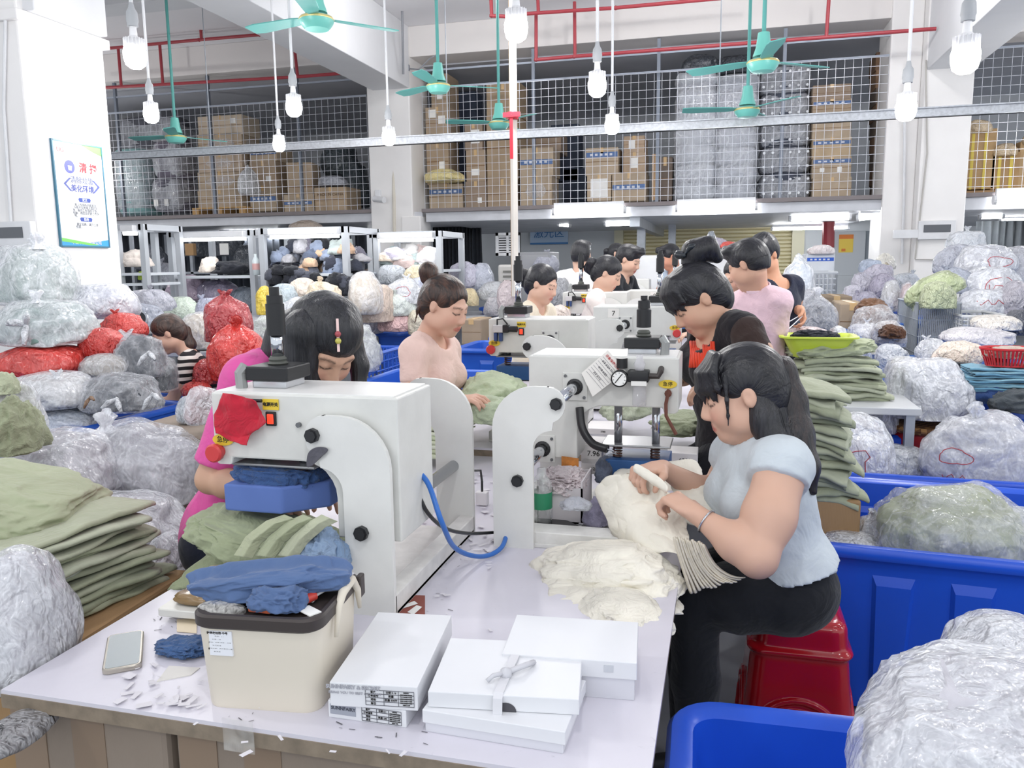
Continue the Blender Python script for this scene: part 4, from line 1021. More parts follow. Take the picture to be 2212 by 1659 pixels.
# cartons under the front edge
def carton_under(u0, u1, label, ox=0.):
    a = PZ(u0, 1560, .70); b = PZ(u1, 1600, .70); x0, x1 = P(u0, 1560, 1.16).x, P(u1, 1600, 1.16).x
    t = thing('carton', label, 'box', ((x0 + x1) / 2, 1.4, .28)); w = x1 - x0
    V = []
    MB().box((-w / 2, -.23, 0), (w / 2, .2, .425), .012).build('body', carton('#93867a'), t)
    MB().box((-.03 + ox, -.2315, .0), (.045 + ox, -.229, .427)).build('tape_strip', plain('#8a7663', .35, 0, .6), t)
    MB().box((-w / 2 + .01, -.232, .06), (-w / 2 + .09, -.2295, .41)).build('side_tape', plain('#8c7865', .35, 0, .6), t)
    return t
carton_under(8, 352, 'brown carton under the front table edge, at the left'); carton_under(366, 860, 'brown carton under the front table edge, right of the first one', -.05)
tag(MB().box((-.03, -.001, -.03), (.03, .001, .03)).build('tape_piece', film('#e8e6e0', .15, 9.)), 'clear tape piece on the front table edge', 'tape').location = P(515, 1590, 1.12)
bag(25, 1580, 110, 44, 1.08, '#8b8a8c', 'grey plastic bag tucked under the left front table corner', one=True, depth=.08)

# ------------------------------------------------------------------ storage box with lid
CREAM = plain('#ddd5c6', .42, 0, .4); BROWN = plain('#3b3432', .45)
TB = PZ(455, 1527, .75); TR = PZ(705, 1545, .75); w = (TR - TB).length - .006; yaw = math.atan2((TR - TB).y, (TR - TB).x)
t = thing('storage_box', 'cream plastic storage box with a dark brown lid', 'box', (TB.x - .010, TB.y, .75), yaw)
hh = .168; dd = .205
def rrect(x0, y0, x1, y1, r, n=6):
    o = []
    for cx, cy, a in ((x1 - r, y1 - r, 0), (x0 + r, y1 - r, 90), (x0 + r, y0 + r, 180), (x1 - r, y0 + r, 270)):
        for k in range(n + 1): o.append((cx + r * math.cos(math.radians(a + 90 * k / n)), cy + r * math.sin(math.radians(a + 90 * k / n))))
    return o
def loft(rings, name, mat, par, cap0=True, cap1=True, angle=.6):
    bm = bmesh.new(); R = [[bm.verts.new(p) for p in r] for r in rings]; n = len(R[0])
    for i in range(len(R) - 1):
        for k in range(n): bm.faces.new((R[i][k], R[i][(k + 1) % n], R[i + 1][(k + 1) % n], R[i + 1][k]))
    if cap0: bm.faces.new(list(reversed(R[0])))
    if cap1: bm.faces.new(R[-1])
    mb = MB(); mb.bm.free(); mb.bm = bm; return mb.build(name, mat, par, angle=angle)
fl = .009
rg = [[(x, y, z) for x, y in rrect(-fl * f, -fl * f, w + fl * f, dd + fl * f, .03)] for f, z in ((0, 0), (.1, .003), (1, hh))]
loft(rg, 'box_body', CREAM, t)
rg = [[(x, y, z) for x, y in rrect(-f, -f, w + f, dd + f, .036)] for f, z in ((fl + .002, hh - .012), (fl + .006, hh - .008), (fl + .006, hh + .010), (fl + .002, hh + .014), (fl - .006, hh + .014), (fl - .012, hh + .006))]
loft(rg, 'lid', BROWN, t)
hd = MB(); pts = [(w + fl + .008, .06, hh - .05), (w + fl + .009, .075, hh - .0), (w + fl + .009, .10, hh + .020), (w + fl + .009, .15, hh + .024), (w + fl + .009, .18, hh - .01), (w + fl + .008, .19, hh - .05)]
hd.tube(pts, [.004, .007, .009, .009, .007, .004], n=8); h1 = hd.build('handle', CREAM, t, smooth=True)
hd = MB(); hd.tube([(-fl - .008, y, z) for (_, y, z) in pts], [.004, .007, .009, .009, .007, .004], n=8); hd.build('handle', CREAM, t, smooth=True)
MB().box((w + fl + .002, .185, hh - .03), (w + fl + .014, .212, hh + .015), .004).build('latch', BROWN, t)
MB().box((.022, -fl * .9 - .0025, hh - .062), (.065, -fl * .62 - .0005, hh - .016)).build('sticker', plain('#e6e8ee', .5), t)
text('护理收纳箱·中号', (.038, -fl * .95 - .002, hh - .020), (1, 0, 0), (0, -.07, 1), .0055, INK, t, bold=.0001)
for k in range(6): text(['货号：A-1', '材质：PP', '产地：中国 规格：中号', '执行标准', '使用说明：请勿靠近火源', '制造商'][k], (.042 - (.006 if k % 2 else 0), -fl * .93 - .0018, hh - .027 - .0058 * k), (1, 0, 0), (0, -.07, 1), .0042, INK, t)
MT = Matrix.Translation(t.location) @ Matrix.Rotation(yaw, 4, 'Z')
def on_lid(x, y, z=0.): return MT @ Vector((x * .84, y * .68, hh + .008 + z))
# blue garment heaped on the lid
V, Fc = blob(6, (.145, .072, .034), 5, .8, .2, .15, 1.9, .5); V[:, 2] += .007 * np.sin(V[:, 1] * 95 + 5 * fbm(V * 9, 4, 2))
o = mesh_np('blue_garment', V, Fc, fabric('#566c94', var=.1, wr=.3, sc=10.)); o.location = on_lid(.100, .15, .025); o.rotation_euler = (.0, -.05, yaw + .22)
tag(o, 'blue cotton garment heaped on the storage box lid', 'garment')
V, Fc = blob(5, (.048, .032, .024), 9, .8, .2, .25, 3.4, .5); o = mesh_np('blue_garment', V, Fc, fabric('#566c94', var=.1, wr=.3, sc=10.)); o.location = on_lid(.16, .055, .018); o.rotation_euler = (0, 0, yaw)
tag(o, 'small bunched blue cloth at the front of the storage box lid', 'garment')
p = on_lid(.205, .075, .012); t_ = wthing('lighter', 'red cylindrical lighter on the storage box lid', 'lighter', p); d = Vector((.35, 1, 0)).normalized()
MB().cyl(p - d * .02, p + d * .03, .009, n=14).build('barrel', plain('#c5433a', .35), t_, angle=.6); MB().cyl(p - d * .026, p - d * .02, .010, n=14).build('cap', plain('#8a7b66', .3, .7), t_, angle=.6)
p = on_lid(.13, .02, .004); tag(MB().box(p + Vector((-.022, -.004, 0)), p + Vector((.022, .006, .008)), .002).build('eraser', plain('#b65a3b', .5)), 'flat orange-brown clip at the front of the lid', 'clip')
q = [on_lid(*a) for a in ((.215, .10, .01), (.235, .15, .014), (.262, .235, .02), (.270, .25, .02), (.262, .24, .016), (.225, .16, .012), (.22, .12, .008))]
t_ = wthing('charging_cable', 'coiled white charging cable on the storage box lid', 'cable', q[0])
MB().tube(q, .0032, n=8).build('cord', plain('#e3e4e8', .4), t_, smooth=True)
for a, b in ((q[0], q[0] + (q[0] - q[1]) * .5), (q[-1], q[-1] + (q[-1] - q[-2]) * .5)): MB().cyl(a, b, .005, n=10).build('plug', plain('#d7d8dc', .4), t_, smooth=True)
p = on_lid(.235, .035, .006); tag(MB().box(p + Vector((-.02, -.012, 0)), p + Vector((.02, .012, .002)), M=Matrix.Translation(p) @ Matrix.Rotation(-.5, 4, 'Z') @ Matrix.Translation(-p)).build('paper_tag', PAPER), 'white paper tag at the right front of the lid', 'paper')
p = on_lid(.04, .03, .004); V, Fc = blob(3, (.045, .02, .012), 4, .8, .1, .2, 4.); o = mesh_np('clear_wrapper', V, Fc, film('#e5e3df', .4, 20., .12)); o.location = p; tag(o, 'crumpled clear wrapper at the left front of the lid', 'wrapper')

# ------------------------------------------------------------------ white flat boxes
WB = plain('#dfe0e4', .45, 0, .4, var=.02); WB2 = plain('#d3d3da', .5, 0, .4); GREYL = plain('#a9aab2', .6)
def quadbox(name, label, cat, group, A, B, D, z0, z1, lidfrac=None, mat=WB):
    """box with near edge A-B and depth vector D"""
    A = Vector((A[0], A[1], 0)); B = Vector((B[0], B[1], 0)); ex = (B - A); w_ = ex.length; a = math.atan2(ex.y, ex.x)
    t = thing(name, label, cat, (A.x, A.y, z0), a, group); h = z1 - z0
    if lidfrac is None: MB().box((0, 0, 0), (w_, D, h), .0015).build('body', mat, t)
    else:
        MB().box((.004, .003, 0), (w_ - .004, D - .003, h - .004), .001).build('body', WB2, t)
        o = MB().box((0, 0, h * lidfrac), (w_, D, h), .0015).build('lid', mat, t)
    return t, w_, h, a
def zat(pt, v, u):                                       # height of the sight line at a floor position
    Y = pt[1]; return P(u, v, Y).z
# pair left of centre
b0 = PZ(710, 1549, .75); b1 = PZ(878, 1573, .75); z1 = P(707, 1512, b0.y).z
t, w_, h_, a_ = quadbox('garment_box', 'lower white box with a grey block of print, beside the storage box', 'box', 'white boxes on the near table end', b0, b1, .25, .75, z1)
MB().box((.004, -.0008, h_ * .25), (w_ * .36, 0, h_ * .82)).build('grey_print', plain('#9fa3ae', .6), t)
text('SUNNFAIRY', (w_ * .20, -.001, h_ * .62), (1, 0, 0), (0, 0, 1), .0088, plain('#4a4d59', .6), t, bold=.0002)
def slip(t, x0, x1, z0, z1, rows):
    m = MB(); e = .0006
    for k in range(5):
        z = z0 + (z1 - z0) * k / 4; m.box((x0, -.0012, z - e / 2), (x1, -.0002, z + e / 2))
    for fx in (0, .38, .68, 1): x = x0 + (x1 - x0) * fx; m.box((x - e / 2, -.0012, z0), (x + e / 2, -.0002, z1))
    m.build('slip_grid', plain('#5d5e66', .6), t)
    for k, (s1, s2) in enumerate(rows):
        z = z1 - (z1 - z0) * (k + .5) / 4
        text(s1, (x0 + (x1 - x0) * .16, -.0012, z), (1, 0, 0), (0, 0, 1), (z1 - z0) * .17, INK, t); text(s2, (x0 + (x1 - x0) * .53, -.0012, z), (1, 0, 0), (0, 0, 1), (z1 - z0) * .17, INK, t)
    for k in range(7): text(['检验标准', '外观:□合格□不合格', '尺寸:□合格□不合格', '包装:□合格□不合格', '数量:□合格□不合格', '其他:□合格□不合格', '检验员 日期'][k], (x0 + (x1 - x0) * .84, -.0012, z1 - (z1 - z0) * (k + .6) / 7.4), (1, 0, 0), (0, 0, 1), (z1 - z0) * .085, INK, t)
slip(t, w_ * .44, w_ * .94, h_ * .10, h_ * .88, [('客户', '日期 6.1'), ('订单编号', ''), ('规格', '数量 200'), ('品名', '')])
b0 = PZ(714, 1525, z1); b1 = PZ(903, 1537, z1)
z2 = P(717, 1474, b0.y).z
t, w_, h_, a_ = quadbox('garment_box', 'upper white box with a printed inspection slip, beside the storage box', 'box', 'white boxes on the near table end', b0, b1, .285, z1 + .0005, z2)
text('SUNNFAIRY & SECRET', (w_ * .27, -.001, h_ * .84), (1, 0, 0), (0, 0, 1), .0098, GREYL, t, bold=.0004); text('BRING YOU TO BEST COMFORT', (w_ * .29, -.001, h_ * .60), (1, 0, 0), (0, 0, 1), .0065, GREYL, t)
slip(t, w_ * .41, w_ * .96, h_ * .15, h_ * .78, [('客户', '日期 5.16'), ('订单编号', '数量'), ('规格', '数量 500片'), ('备注', '')])
# tied pair
b0 = PZ(913, 1581, .75); b1 = PZ(1221, 1632, .75); z1 = P(905, 1532, b0.y).z
t, w_, h_, a_ = quadbox('garment_box', 'lower of two white boxes tied together with a white band', 'box', 'white boxes on the near table end', b0, b1, .17, .75, z1, .42)
b2 = PZ(925, 1528, z1); b3 = PZ(1251, 1546, z1); z2 = P(926, 1494, b2.y).z
t, wu, hu, au = quadbox('garment_box', 'upper of two white boxes tied together with a white band', 'box', 'white boxes on the near table end', b2, b3, .20, z1 + .0005, z2)
m = MB(); m.prism([(wu * .52 + .018 * math.cos(math.radians(k)), .0 + .016 * math.sin(math.radians(k))) for k in range(0, 181, 15)], -.0012, -.0004, 'y'); m.build('thumb_notch', plain('#4b4a50', .7), t)
c = Vector((b2.x + (b3.x - b2.x) * .47, b2.y + (b3.y - b2.y) * .47, 0)); dx = Vector((math.cos(au), math.sin(au), 0)); dy = Vector((-dx.y, dx.x, 0))
t = wthing('elastic_band', 'white elastic band knotted around the two tied boxes', 'band', (c.x, c.y, z2))
loop = [(-.012, .75), (-.012, z1 + .002), (-.006, z2 - .003), (.004, z2 + .003), (.10, z2 + .005), (.198, z2 + .003)]
V = []; Fc = []
for (d, z) in loop:
    p = c + dy * d + dx * (.10 * max(0, d)); V.append(tuple(p - dx * .008 + Vector((0, 0, z)))); V.append(tuple(p + dx * .008 + Vector((0, 0, z))))
for k in range(len(loop) - 1): Fc.append((2 * k, 2 * k + 1, 2 * k + 3, 2 * k + 2))
o = mesh_np('strap', V, Fc, plain('#d5d5da', .6), t, False); s = o.modifiers.new('t', 'SOLIDIFY'); s.thickness = .003
kp = c + dy * .06 + dx * .006 + Vector((0, 0, z2 + .009)); MB().lathe([(0, -.012), (.011, -.006), (.010, .005), (0, .010)], kp, 10).tube([kp, kp + dx * .03 + dy * .02 + Vector((0, 0, .004)), kp + dx * .045 + dy * .05 + Vector((0, 0, -.004))], .005, n=6).tube([kp, kp - dx * .02 - dy * .02 + Vector((0, 0, .004)), kp - dx * .03 - dy * .025 + Vector((0, 0, -.004))], .004, n=6).build('knot', plain('#c9c9cf', .6), t, smooth=True)
# right box
b1 = PZ(1375, 1516, .75); z1 = P(1379, 1433, b1.y).z; b0 = PZ(1084, 1412, z1); ln = Vector((b1.x - b0.x, b1.y - b0.y, 0))
t, w_, h_, a_ = quadbox('garment_box', 'white box with a raised lid at the right table edge, behind the tied pair', 'box', 'white boxes on the near table end', (b0.x, b0.y), (b1.x, b1.y), .17, .75, z1, .55)
MB().box((w_ * .76, -.001, h_ * .72), (w_ * .83, 0, h_ * .9)).build('clear_sticker', plain('#c6c9cf', .2), t)

# ------------------------------------------------------------------ phones, scraps and small things on the table
def slab(name, label, cat, pts, z, th, mat, screen=None, r=.012):
    A, B, C_ = [PZ(u, v, z + th) for u, v in pts]           # near-left, near-right, far-left
    ex = B - A; ey = C_ - A; L = ex.length; W = ey.length; a = math.atan2(ex.y, ex.x)
    t = thing(name, label, cat, (A.x, A.y, z), a)
    rg = [[(x, y, zz) for x, y in rrect(i, i, L - i, W - i, r)] for i, zz in ((.002, 0), (0, .002), (0, th - .002), (.002, th))]
    loft(rg, 'case', mat, t)
    if screen: loft([[(x, y, zz) for x, y in rrect(.005, .006, L - .005, W - .006, r * .7)] for zz in (th, th + .0006)], 'screen', screen, t)
    return t, L, W
slab('smartphone', 'silver phone with a grey screen lying on the left of the near table', 'phone', [(219, 1450), (306, 1434), (216, 1375)], .75, .011, plain('#b7b1a6', .2, .6), plain('#a3abad', .15))
slab('smartphone', 'black phone lying at the foot of the nearest right press', 'phone', [(1195, 1155), (1262, 1140), (1160, 1118)], .76, .012, plain('#222326', .2), plain('#0e0f11', .08))
slab('flat_tray', 'white flat tray with black feet under the green garment', 'tray', [(338, 1315), (450, 1325), (372, 1282)], .765, .018, plain('#d9d8d2', .4, var=.1), None, .008)
V, Fc = blob(4, (.055, .03, .014), 21, .7, .15, .15, 4.); o = mesh_np('tape_scrap', V, Fc, plain('#8d7452', .25)); o.location = PZ(430, 1290, .795); tag(o, 'brown glossy tape scrap on the white flat tray', 'tape')
c = PZ(462, 1295, .77); t = wthing('tape_roll', 'cream tape roll standing behind the storage box', 'tape', c)
MB().lathe([(.028, -.012), (.042, -.012), (.042, .012), (.028, .012), (.028, -.012)], c + Vector((0, .01, .035)), 28, axis=(.25, -1, .1), cap=False).build('roll', plain('#dccbab', .5), t, angle=.6)
c = PZ(580, 1292, .755); t = wthing('lunch_box', 'dark oval plastic lunch box behind the storage box', 'box', c)
rg = [[(c.x + x, c.y + .02 + y, c.z + z) for x, y in [(r * 1.0 * math.cos(a), r * .7 * math.sin(a)) for a in (2 * math.pi * k / 32 for k in range(32))]] for r, z in ((.045, 0), (.056, .02), (.060, .05), (.060, .056), (.054, .066), (.030, .070))]
loft(rg, 'lid', plain('#2b2a33', .2), t); MB().tube([c + Vector((-.02, .02, .0725)), c + Vector((.02, .02, .0725))], .0015, n=5).build('lid_line', plain('#4a4a55', .2), t)
V, Fc = blob(5, (.055, .035, .013), 31, .8, .2, .3, 4., .6); o = mesh_np('denim_scrap', V, Fc, fabric('#44608c', var=.2, wr=.6, sc=30.)); o.location = PZ(400, 1398, .76); tag(o, 'folded blue cloth scraps left of the storage box', 'cloth scraps')
A = [PZ(u, v, .7512) for u, v in ((852, 1336), (918, 1336), (918, 1287), (868, 1285))]
t = wthing('backing_paper', 'red-brown backing paper with white stickers beside the nearest left press', 'paper', A[0])
m = MB(); m.quad(*A); o = m.build('sheet', plain('#8a4a40', .7), t); s = o.modifiers.new('t', 'SOLIDIFY'); s.thickness = .001; s.offset = 1
for q in ([(857, 1312), (895, 1298), (903, 1304), (865, 1316)], [(880, 1322), (900, 1307), (912, 1311), (893, 1328)], [(856, 1334), (880, 1326), (884, 1333), (878, 1336)]):
    m = MB(); m.quad(*[PZ(u, v, .7532) for u, v in q]); m.build('white_sticker', PAPER, t)
# scraps nobody could count
rs = np.random.RandomState(4); m = MB()
def scatter(u0, v0, u1, v1, n, z, smin=.006, smax=.022):
    for _ in range(n):
        p = PZ(rs.uniform(u0, u1), rs.uniform(v0, v1), z)
        if not (-1.29 < p.x < -.11): continue
        a = rs.uniform(0, 6.3); l = rs.uniform(smin, smax); b = l * rs.uniform(.2, .7); dx = Vector((math.cos(a), math.sin(a), rs.uniform(-.1, .1))); dy = Vector((-math.sin(a), math.cos(a), rs.uniform(-.15, .15)))
        zz = Vector((0, 0, .0015 + rs.uniform(0, .003))); m.quad(p + zz - dx * l - dy * b, p + zz + dx * l - dy * b * rs.uniform(.5, 1.2), p + zz + dx * l * .9 + dy * b, p + zz - dx * l + dy * b)
scatter(855, 1010, 1075, 1200, 130, .752, .003, .014); scatter(620, 1200, 760, 1330, 90, .764, .003, .014); scatter(1140, 1080, 1330, 1160, 120, .764, .003, .015); scatter(240, 1430, 450, 1530, 34, .752, .003, .014); scatter(400, 1520, 900, 1640, 12, .752, .003, .01); scatter(930, 1180, 1060, 1380, 14, .752, .003, .01)
o = m.build('paper_scraps', plain('#d9d6dc', .6)); s = o.modifiers.new('t', 'SOLIDIFY'); s.thickness = .0006
tag(o, 'white paper and film scraps littered over the work table', 'scraps', kind='stuff')
m = MB()
for _ in range(70):
    u, v = [(rs.uniform(330, 420), rs.uniform(1320, 1360)), (rs.uniform(700, 930), rs.uniform(1560, 1640)), (rs.uniform(860, 1000), rs.uniform(1150, 1330)), (rs.uniform(420, 560), rs.uniform(1540, 1590))][_ % 4]
    p = PZ(u, v, .7515)
    if -1.29 < p.x < -.11 and p.y > 1.14:
        a = rs.uniform(0, 6.3); l = rs.uniform(.002, .008); d = Vector((math.cos(a), math.sin(a), 0)); m.quad(p - d * l, p + d * l, p + d * l + Vector((-d.y, d.x, .001)) * l * .3, p - d * l + Vector((-d.y, d.x, .001)) * l * .3)
tag(m.build('lint_specks', plain('#5c5a60', .8)), 'dark lint specks on the work table paper', 'lint', kind='stuff')
A = [PZ(u, v, .7516) for u, v in ((338, 1472), (412, 1458), (432, 1442), (365, 1438))]; m = MB(); m.quad(*A); o = m.build('paper_note', plain('#dedbd6', .7)); s = o.modifiers.new('t', 'SOLIDIFY'); s.thickness = .002; s.offset = 1; tag(o, 'crumpled white note left of the storage box', 'paper')
A = [PZ(u, v, .7514) for u, v in ((382, 1365), (425, 1368), (425, 1338), (382, 1338))]; m = MB(); m.quad(*A); o = m.build('paper_note', plain('#e8d9bf', .7)); s = o.modifiers.new('t', 'SOLIDIFY'); s.thickness = .001; s.offset = 1; tag(o, 'cream paper slip behind the storage box corner', 'paper')
# open scrap carton, bottle and charger between the presses
c = PZ(1210, 1108, .765); t = wthing('scrap_carton', 'open white carton full of label scraps behind the nearest right press plate', 'box', c)
x0, x1 = P(1160, 1080, 2.3).x, P(1258, 1080, 2.3).x; z1 = P(1160, 1012, 2.45).z; zf = P(1160, 1050, 2.3).z
m = MB(); m.box((x0, 2.3, .762), (x1, 2.306, zf)).box((x0, 2.47, .762), (x1, 2.476, z1)).box((x0, 2.3, .762), (x0 + .005, 2.476, zf + .02)).box((x1 - .005, 2.3, .762), (x1, 2.476, zf + .02)).box((x0, 2.3, .762), (x1, 2.476, .768)); m.build('walls', plain('#d6d0d3', .7), t)
V, Fc = blob(5, ((x1 - x0) * .46, .08, .035), 14, .6, .2, .3, 6., .6); o = mesh_np('label_scraps', V + np.array([(x0 + x1) / 2, 2.385, zf - .005]), Fc, fabric('#dcd0d2', var=.15, wr=.7, sc=60.), t, False); o['kind'] = 'stuff'
c = PZ(1150, 1148, .765); t = wthing('plastic_bottle', 'clear plastic bottle with a green label beside the nearest right press', 'bottle', c)
b = c + Vector((.01, .08, 0)); MB().lathe([(.0, 0), (.03, .002), (.032, .02), (.032, .11), (.03, .13), (.014, .15), (.013, .17)], b, 24).build('shell', film('#eef2f0', .3, 8., .08), t, smooth=True); MB().lathe([(.0325, .05), (.0325, .1)], b, 24, cap=False).build('green_label', plain('#2f8a63', .5), t, smooth=True)
c = PZ(1042, 1090, .752); t = wthing('phone_charger', 'white phone charger with a black lead on the table behind the presses', 'charger', c)
MB().box(c + Vector((-.02, -.015, 0)), c + Vector((.02, .015, .045)), .004).build('case', plain('#e4e2e4', .4), t); MB().tube([c + Vector((0, 0, .045)), c + Vector((0, 0, .08)), c + Vector((-.01, .02, .11)), c + Vector((-.05, .05, .10))], .004, n=6).build('lead', BLACK, t)
# cartons between the nearest presses
def flatbox(u0, v0, u1, v1, Y, D, label, wr=None, c='#e2dedd', rz=0.):
    a = P(u0, v0, Y); b = P(u1, v1, Y); w_ = b.x - a.x; h = a.z - b.z
    t = thing('label_box', label, 'box', ((a.x + b.x) / 2, Y, b.z), rz, 'white label boxes behind the nearest right press')
    MB().box((-w_ / 2, 0, 0), (w_ / 2, D, h), .002).build('body', plain(c, .5), t)
    if wr: text(wr, (w_ * .1, -.001, h * .5), (1, 0, 0), (0, 0, 1), h * .42, INK, t)
    return t
flatbox(1262, 925, 1330, 940, 3.05, .16, 'long white box at the back between the two right presses', '5780')
flatbox(1255, 960, 1300, 1000, 2.62, .14, 'white box leaning beside the press column, upper one', '7.96')
flatbox(1255, 1000, 1306, 1026, 2.56, .16, 'white box with a black printed number beneath the leaning one', '1281')
flatbox(1440, 978, 1506, 1012, 2.85, .12, 'white box marked 6300 to the right of the blue press block', '6300')
flatbox(1290, 1008, 1330, 1028, 2.72, .12, 'small white box under the press block', None)

# ------------------------------------------------------------------ smooth solids from distance fields
class Fld:
    def __init__(s, lo, hi, h):
        s.h = h; s.lo = np.array(lo, float); n = np.ceil((np.array(hi) - s.lo) / h).astype(int) + 1
        s.n = n; s.D = np.full(n, 9.0, np.float32)
        s.ax = [(s.lo[i] + h * np.arange(n[i])).astype(np.float32) for i in range(3)]
    def win(s, lo, hi):
        a = np.clip(np.floor((np.array(lo) - s.lo) / s.h).astype(int), 0, s.n); b = np.clip(np.ceil((np.array(hi) - s.lo) / s.h).astype(int) + 1, 0, s.n)
        if np.any(b <= a): return None
        sl = tuple(slice(a[i], b[i]) for i in range(3))
        return sl, s.ax[0][sl[0]][:, None, None], s.ax[1][sl[1]][None, :, None], s.ax[2][sl[2]][None, None, :]
    def put(s, lo, hi, fn, k=.02, op='u'):
        m = k + 3 * s.h; w = s.win(np.array(lo) - m, np.array(hi) + m)
        if w is None: return
        sl, X, Y, Z = w; b = fn(X, Y, Z).astype(np.float32); a = s.D[sl]
        if op == 'u':
            if k > 0:
                t = np.clip(.5 + .5 * (b - a) / k, 0, 1); s.D[sl] = b + (a - b) * (1 - t) * 0 + (a - b) * t - k * t * (1 - t) if False else (b * (1 - t) + a * t - k * t * (1 - t))
            else: s.D[sl] = np.minimum(a, b)
        else:
            b = -b
            if k > 0:
                t = np.clip(.5 - .5 * (b - a) / k, 0, 1); s.D[sl] = b * (1 - t) + a * t + k * t * (1 - t)
            else: s.D[sl] = np.maximum(a, b)
    def cap(s, a, b, ra, rb=None, k=.02, op='u'):
        a = np.array(a, float); b = np.array(b, float); rb = ra if rb is None else rb; ba = b - a; L = max(1e-9, ba @ ba); R = max(ra, rb)
        def fn(X, Y, Z):
            px, py, pz = X - a[0], Y - a[1], Z - a[2]
            t = np.clip((px * ba[0] + py * ba[1] + pz * ba[2]) / L, 0, 1)
            return np.sqrt((px - t * ba[0]) ** 2 + (py - t * ba[1]) ** 2 + (pz - t * ba[2]) ** 2) - (ra + (rb - ra) * t)
        s.put(np.minimum(a, b) - R, np.maximum(a, b) + R, fn, k, op)
    def chain(s, pts, rs, k=.02, op='u'):
        for i in range(len(pts) - 1): s.cap(pts[i], pts[i + 1], rs[i], rs[i + 1], k, op)
    def ell(s, c, r, M=None, k=.02, op='u'):
        c = np.array(c, float); r = np.array(r, float); R = r.max(); M = np.eye(3) if M is None else M   # rows of M: local axes
        def fn(X, Y, Z):
            px, py, pz = X - c[0], Y - c[1], Z - c[2]
            q = [px * M[i][0] + py * M[i][1] + pz * M[i][2] for i in range(3)]
            k0 = np.sqrt((q[0] / r[0]) ** 2 + (q[1] / r[1]) ** 2 + (q[2] / r[2]) ** 2)
            k1 = np.sqrt((q[0] / r[0] ** 2) ** 2 + (q[1] / r[1] ** 2) ** 2 + (q[2] / r[2] ** 2) ** 2)
            return np.where(k1 < 1e-6, -r.min(), k0 * (k0 - 1) / np.maximum(k1, 1e-6))
        s.put(c - R, c + R, fn, k, op)
    def halfspace(s, p, n):
        """keep the side the normal points to"""
        p = np.array(p, float); n = np.array(n, float); n /= np.linalg.norm(n)
        d = (s.ax[0][:, None, None] - p[0]) * n[0] + (s.ax[1][None, :, None] - p[1]) * n[1] + (s.ax[2][None, None, :] - p[2]) * n[2]
        s.D = np.maximum(s.D, -d.astype(np.float32))
    def mesh(s):
        D = s.D; D[0], D[-1] = 1, 1; D[:, 0], D[:, -1] = 1, 1; D[:, :, 0], D[:, :, -1] = 1, 1
        S = D < 0; n = D.shape
        any_ = np.zeros((n[0] - 1, n[1] - 1, n[2] - 1), np.int8)
        for i in (0, 1):
            for j in (0, 1):
                for k in (0, 1): any_ += S[i:n[0] - 1 + i, j:n[1] - 1 + j, k:n[2] - 1 + k]
        I = np.argwhere((any_ > 0) & (any_ < 8)); idx = np.full(any_.shape, -1, np.int32); idx[tuple(I.T)] = np.arange(len(I))
        pos = np.zeros((len(I), 3)); cnt = np.zeros(len(I)); C = [(i, j, k) for i in (0, 1) for j in (0, 1) for k in (0, 1)]
        val = {c: D[I[:, 0] + c[0], I[:, 1] + c[1], I[:, 2] + c[2]].astype(float) for c in C}
        for c in C:
            for a in range(3):
                if c[a] == 0:
                    e = list(c); e[a] = 1; e = tuple(e); da, db = val[c], val[e]; m = (da < 0) != (db < 0)
                    t = np.where(m, da / np.where(m, da - db, 1), 0); p = np.array(c, float)[None, :].repeat(len(I), 0); p[:, a] += t
                    pos += p * m[:, None]; cnt += m
        V = (I + pos / cnt[:, None]) * s.h + s.lo
        Q = []
        for a in range(3):
            b, c = (a + 1) % 3, (a + 2) % 3
            s0 = [slice(None)] * 3; s1 = [slice(None)] * 3; s0[a] = slice(0, -1); s1[a] = slice(1, None)
            E = np.argwhere(S[tuple(s0)] != S[tuple(s1)]); E = E[(E[:, b] > 0) & (E[:, c] > 0) & (E[:, b] < n[b] - 1) & (E[:, c] < n[c] - 1)]
            def cell(db, dc):
                q = E.copy(); q[:, b] -= db; q[:, c] -= dc; return idx[q[:, 0], q[:, 1], q[:, 2]]
            q = np.stack([cell(1, 1), cell(0, 1), cell(0, 0), cell(1, 0)], 1); fl = S[tuple(E.T)]
            q[~fl] = q[~fl][:, ::-1]; Q.append(q)
        Q = np.concatenate(Q); Q = Q[(Q >= 0).all(1)]
        for _ in range(1):                                  # one light smoothing pass
            A = np.zeros_like(V); w_ = np.zeros(len(V))
            for i in range(4):
                for j in (1, 3): np.add.at(A, Q[:, i], V[Q[:, (i + j) % 4]]); np.add.at(w_, Q[:, i], 1)
            V = V * .5 + .5 * A / np.maximum(w_, 1)[:, None]
        return V, Q
def vnorm(V, Q):
    nn = np.cross(V[Q[:, 2]] - V[Q[:, 0]], V[Q[:, 3]] - V[Q[:, 1]]); N_ = np.zeros_like(V)
    for i in range(4): np.add.at(N_, Q[:, i], nn)
    return N_ / np.maximum(1e-9, np.linalg.norm(N_, axis=1))[:, None]

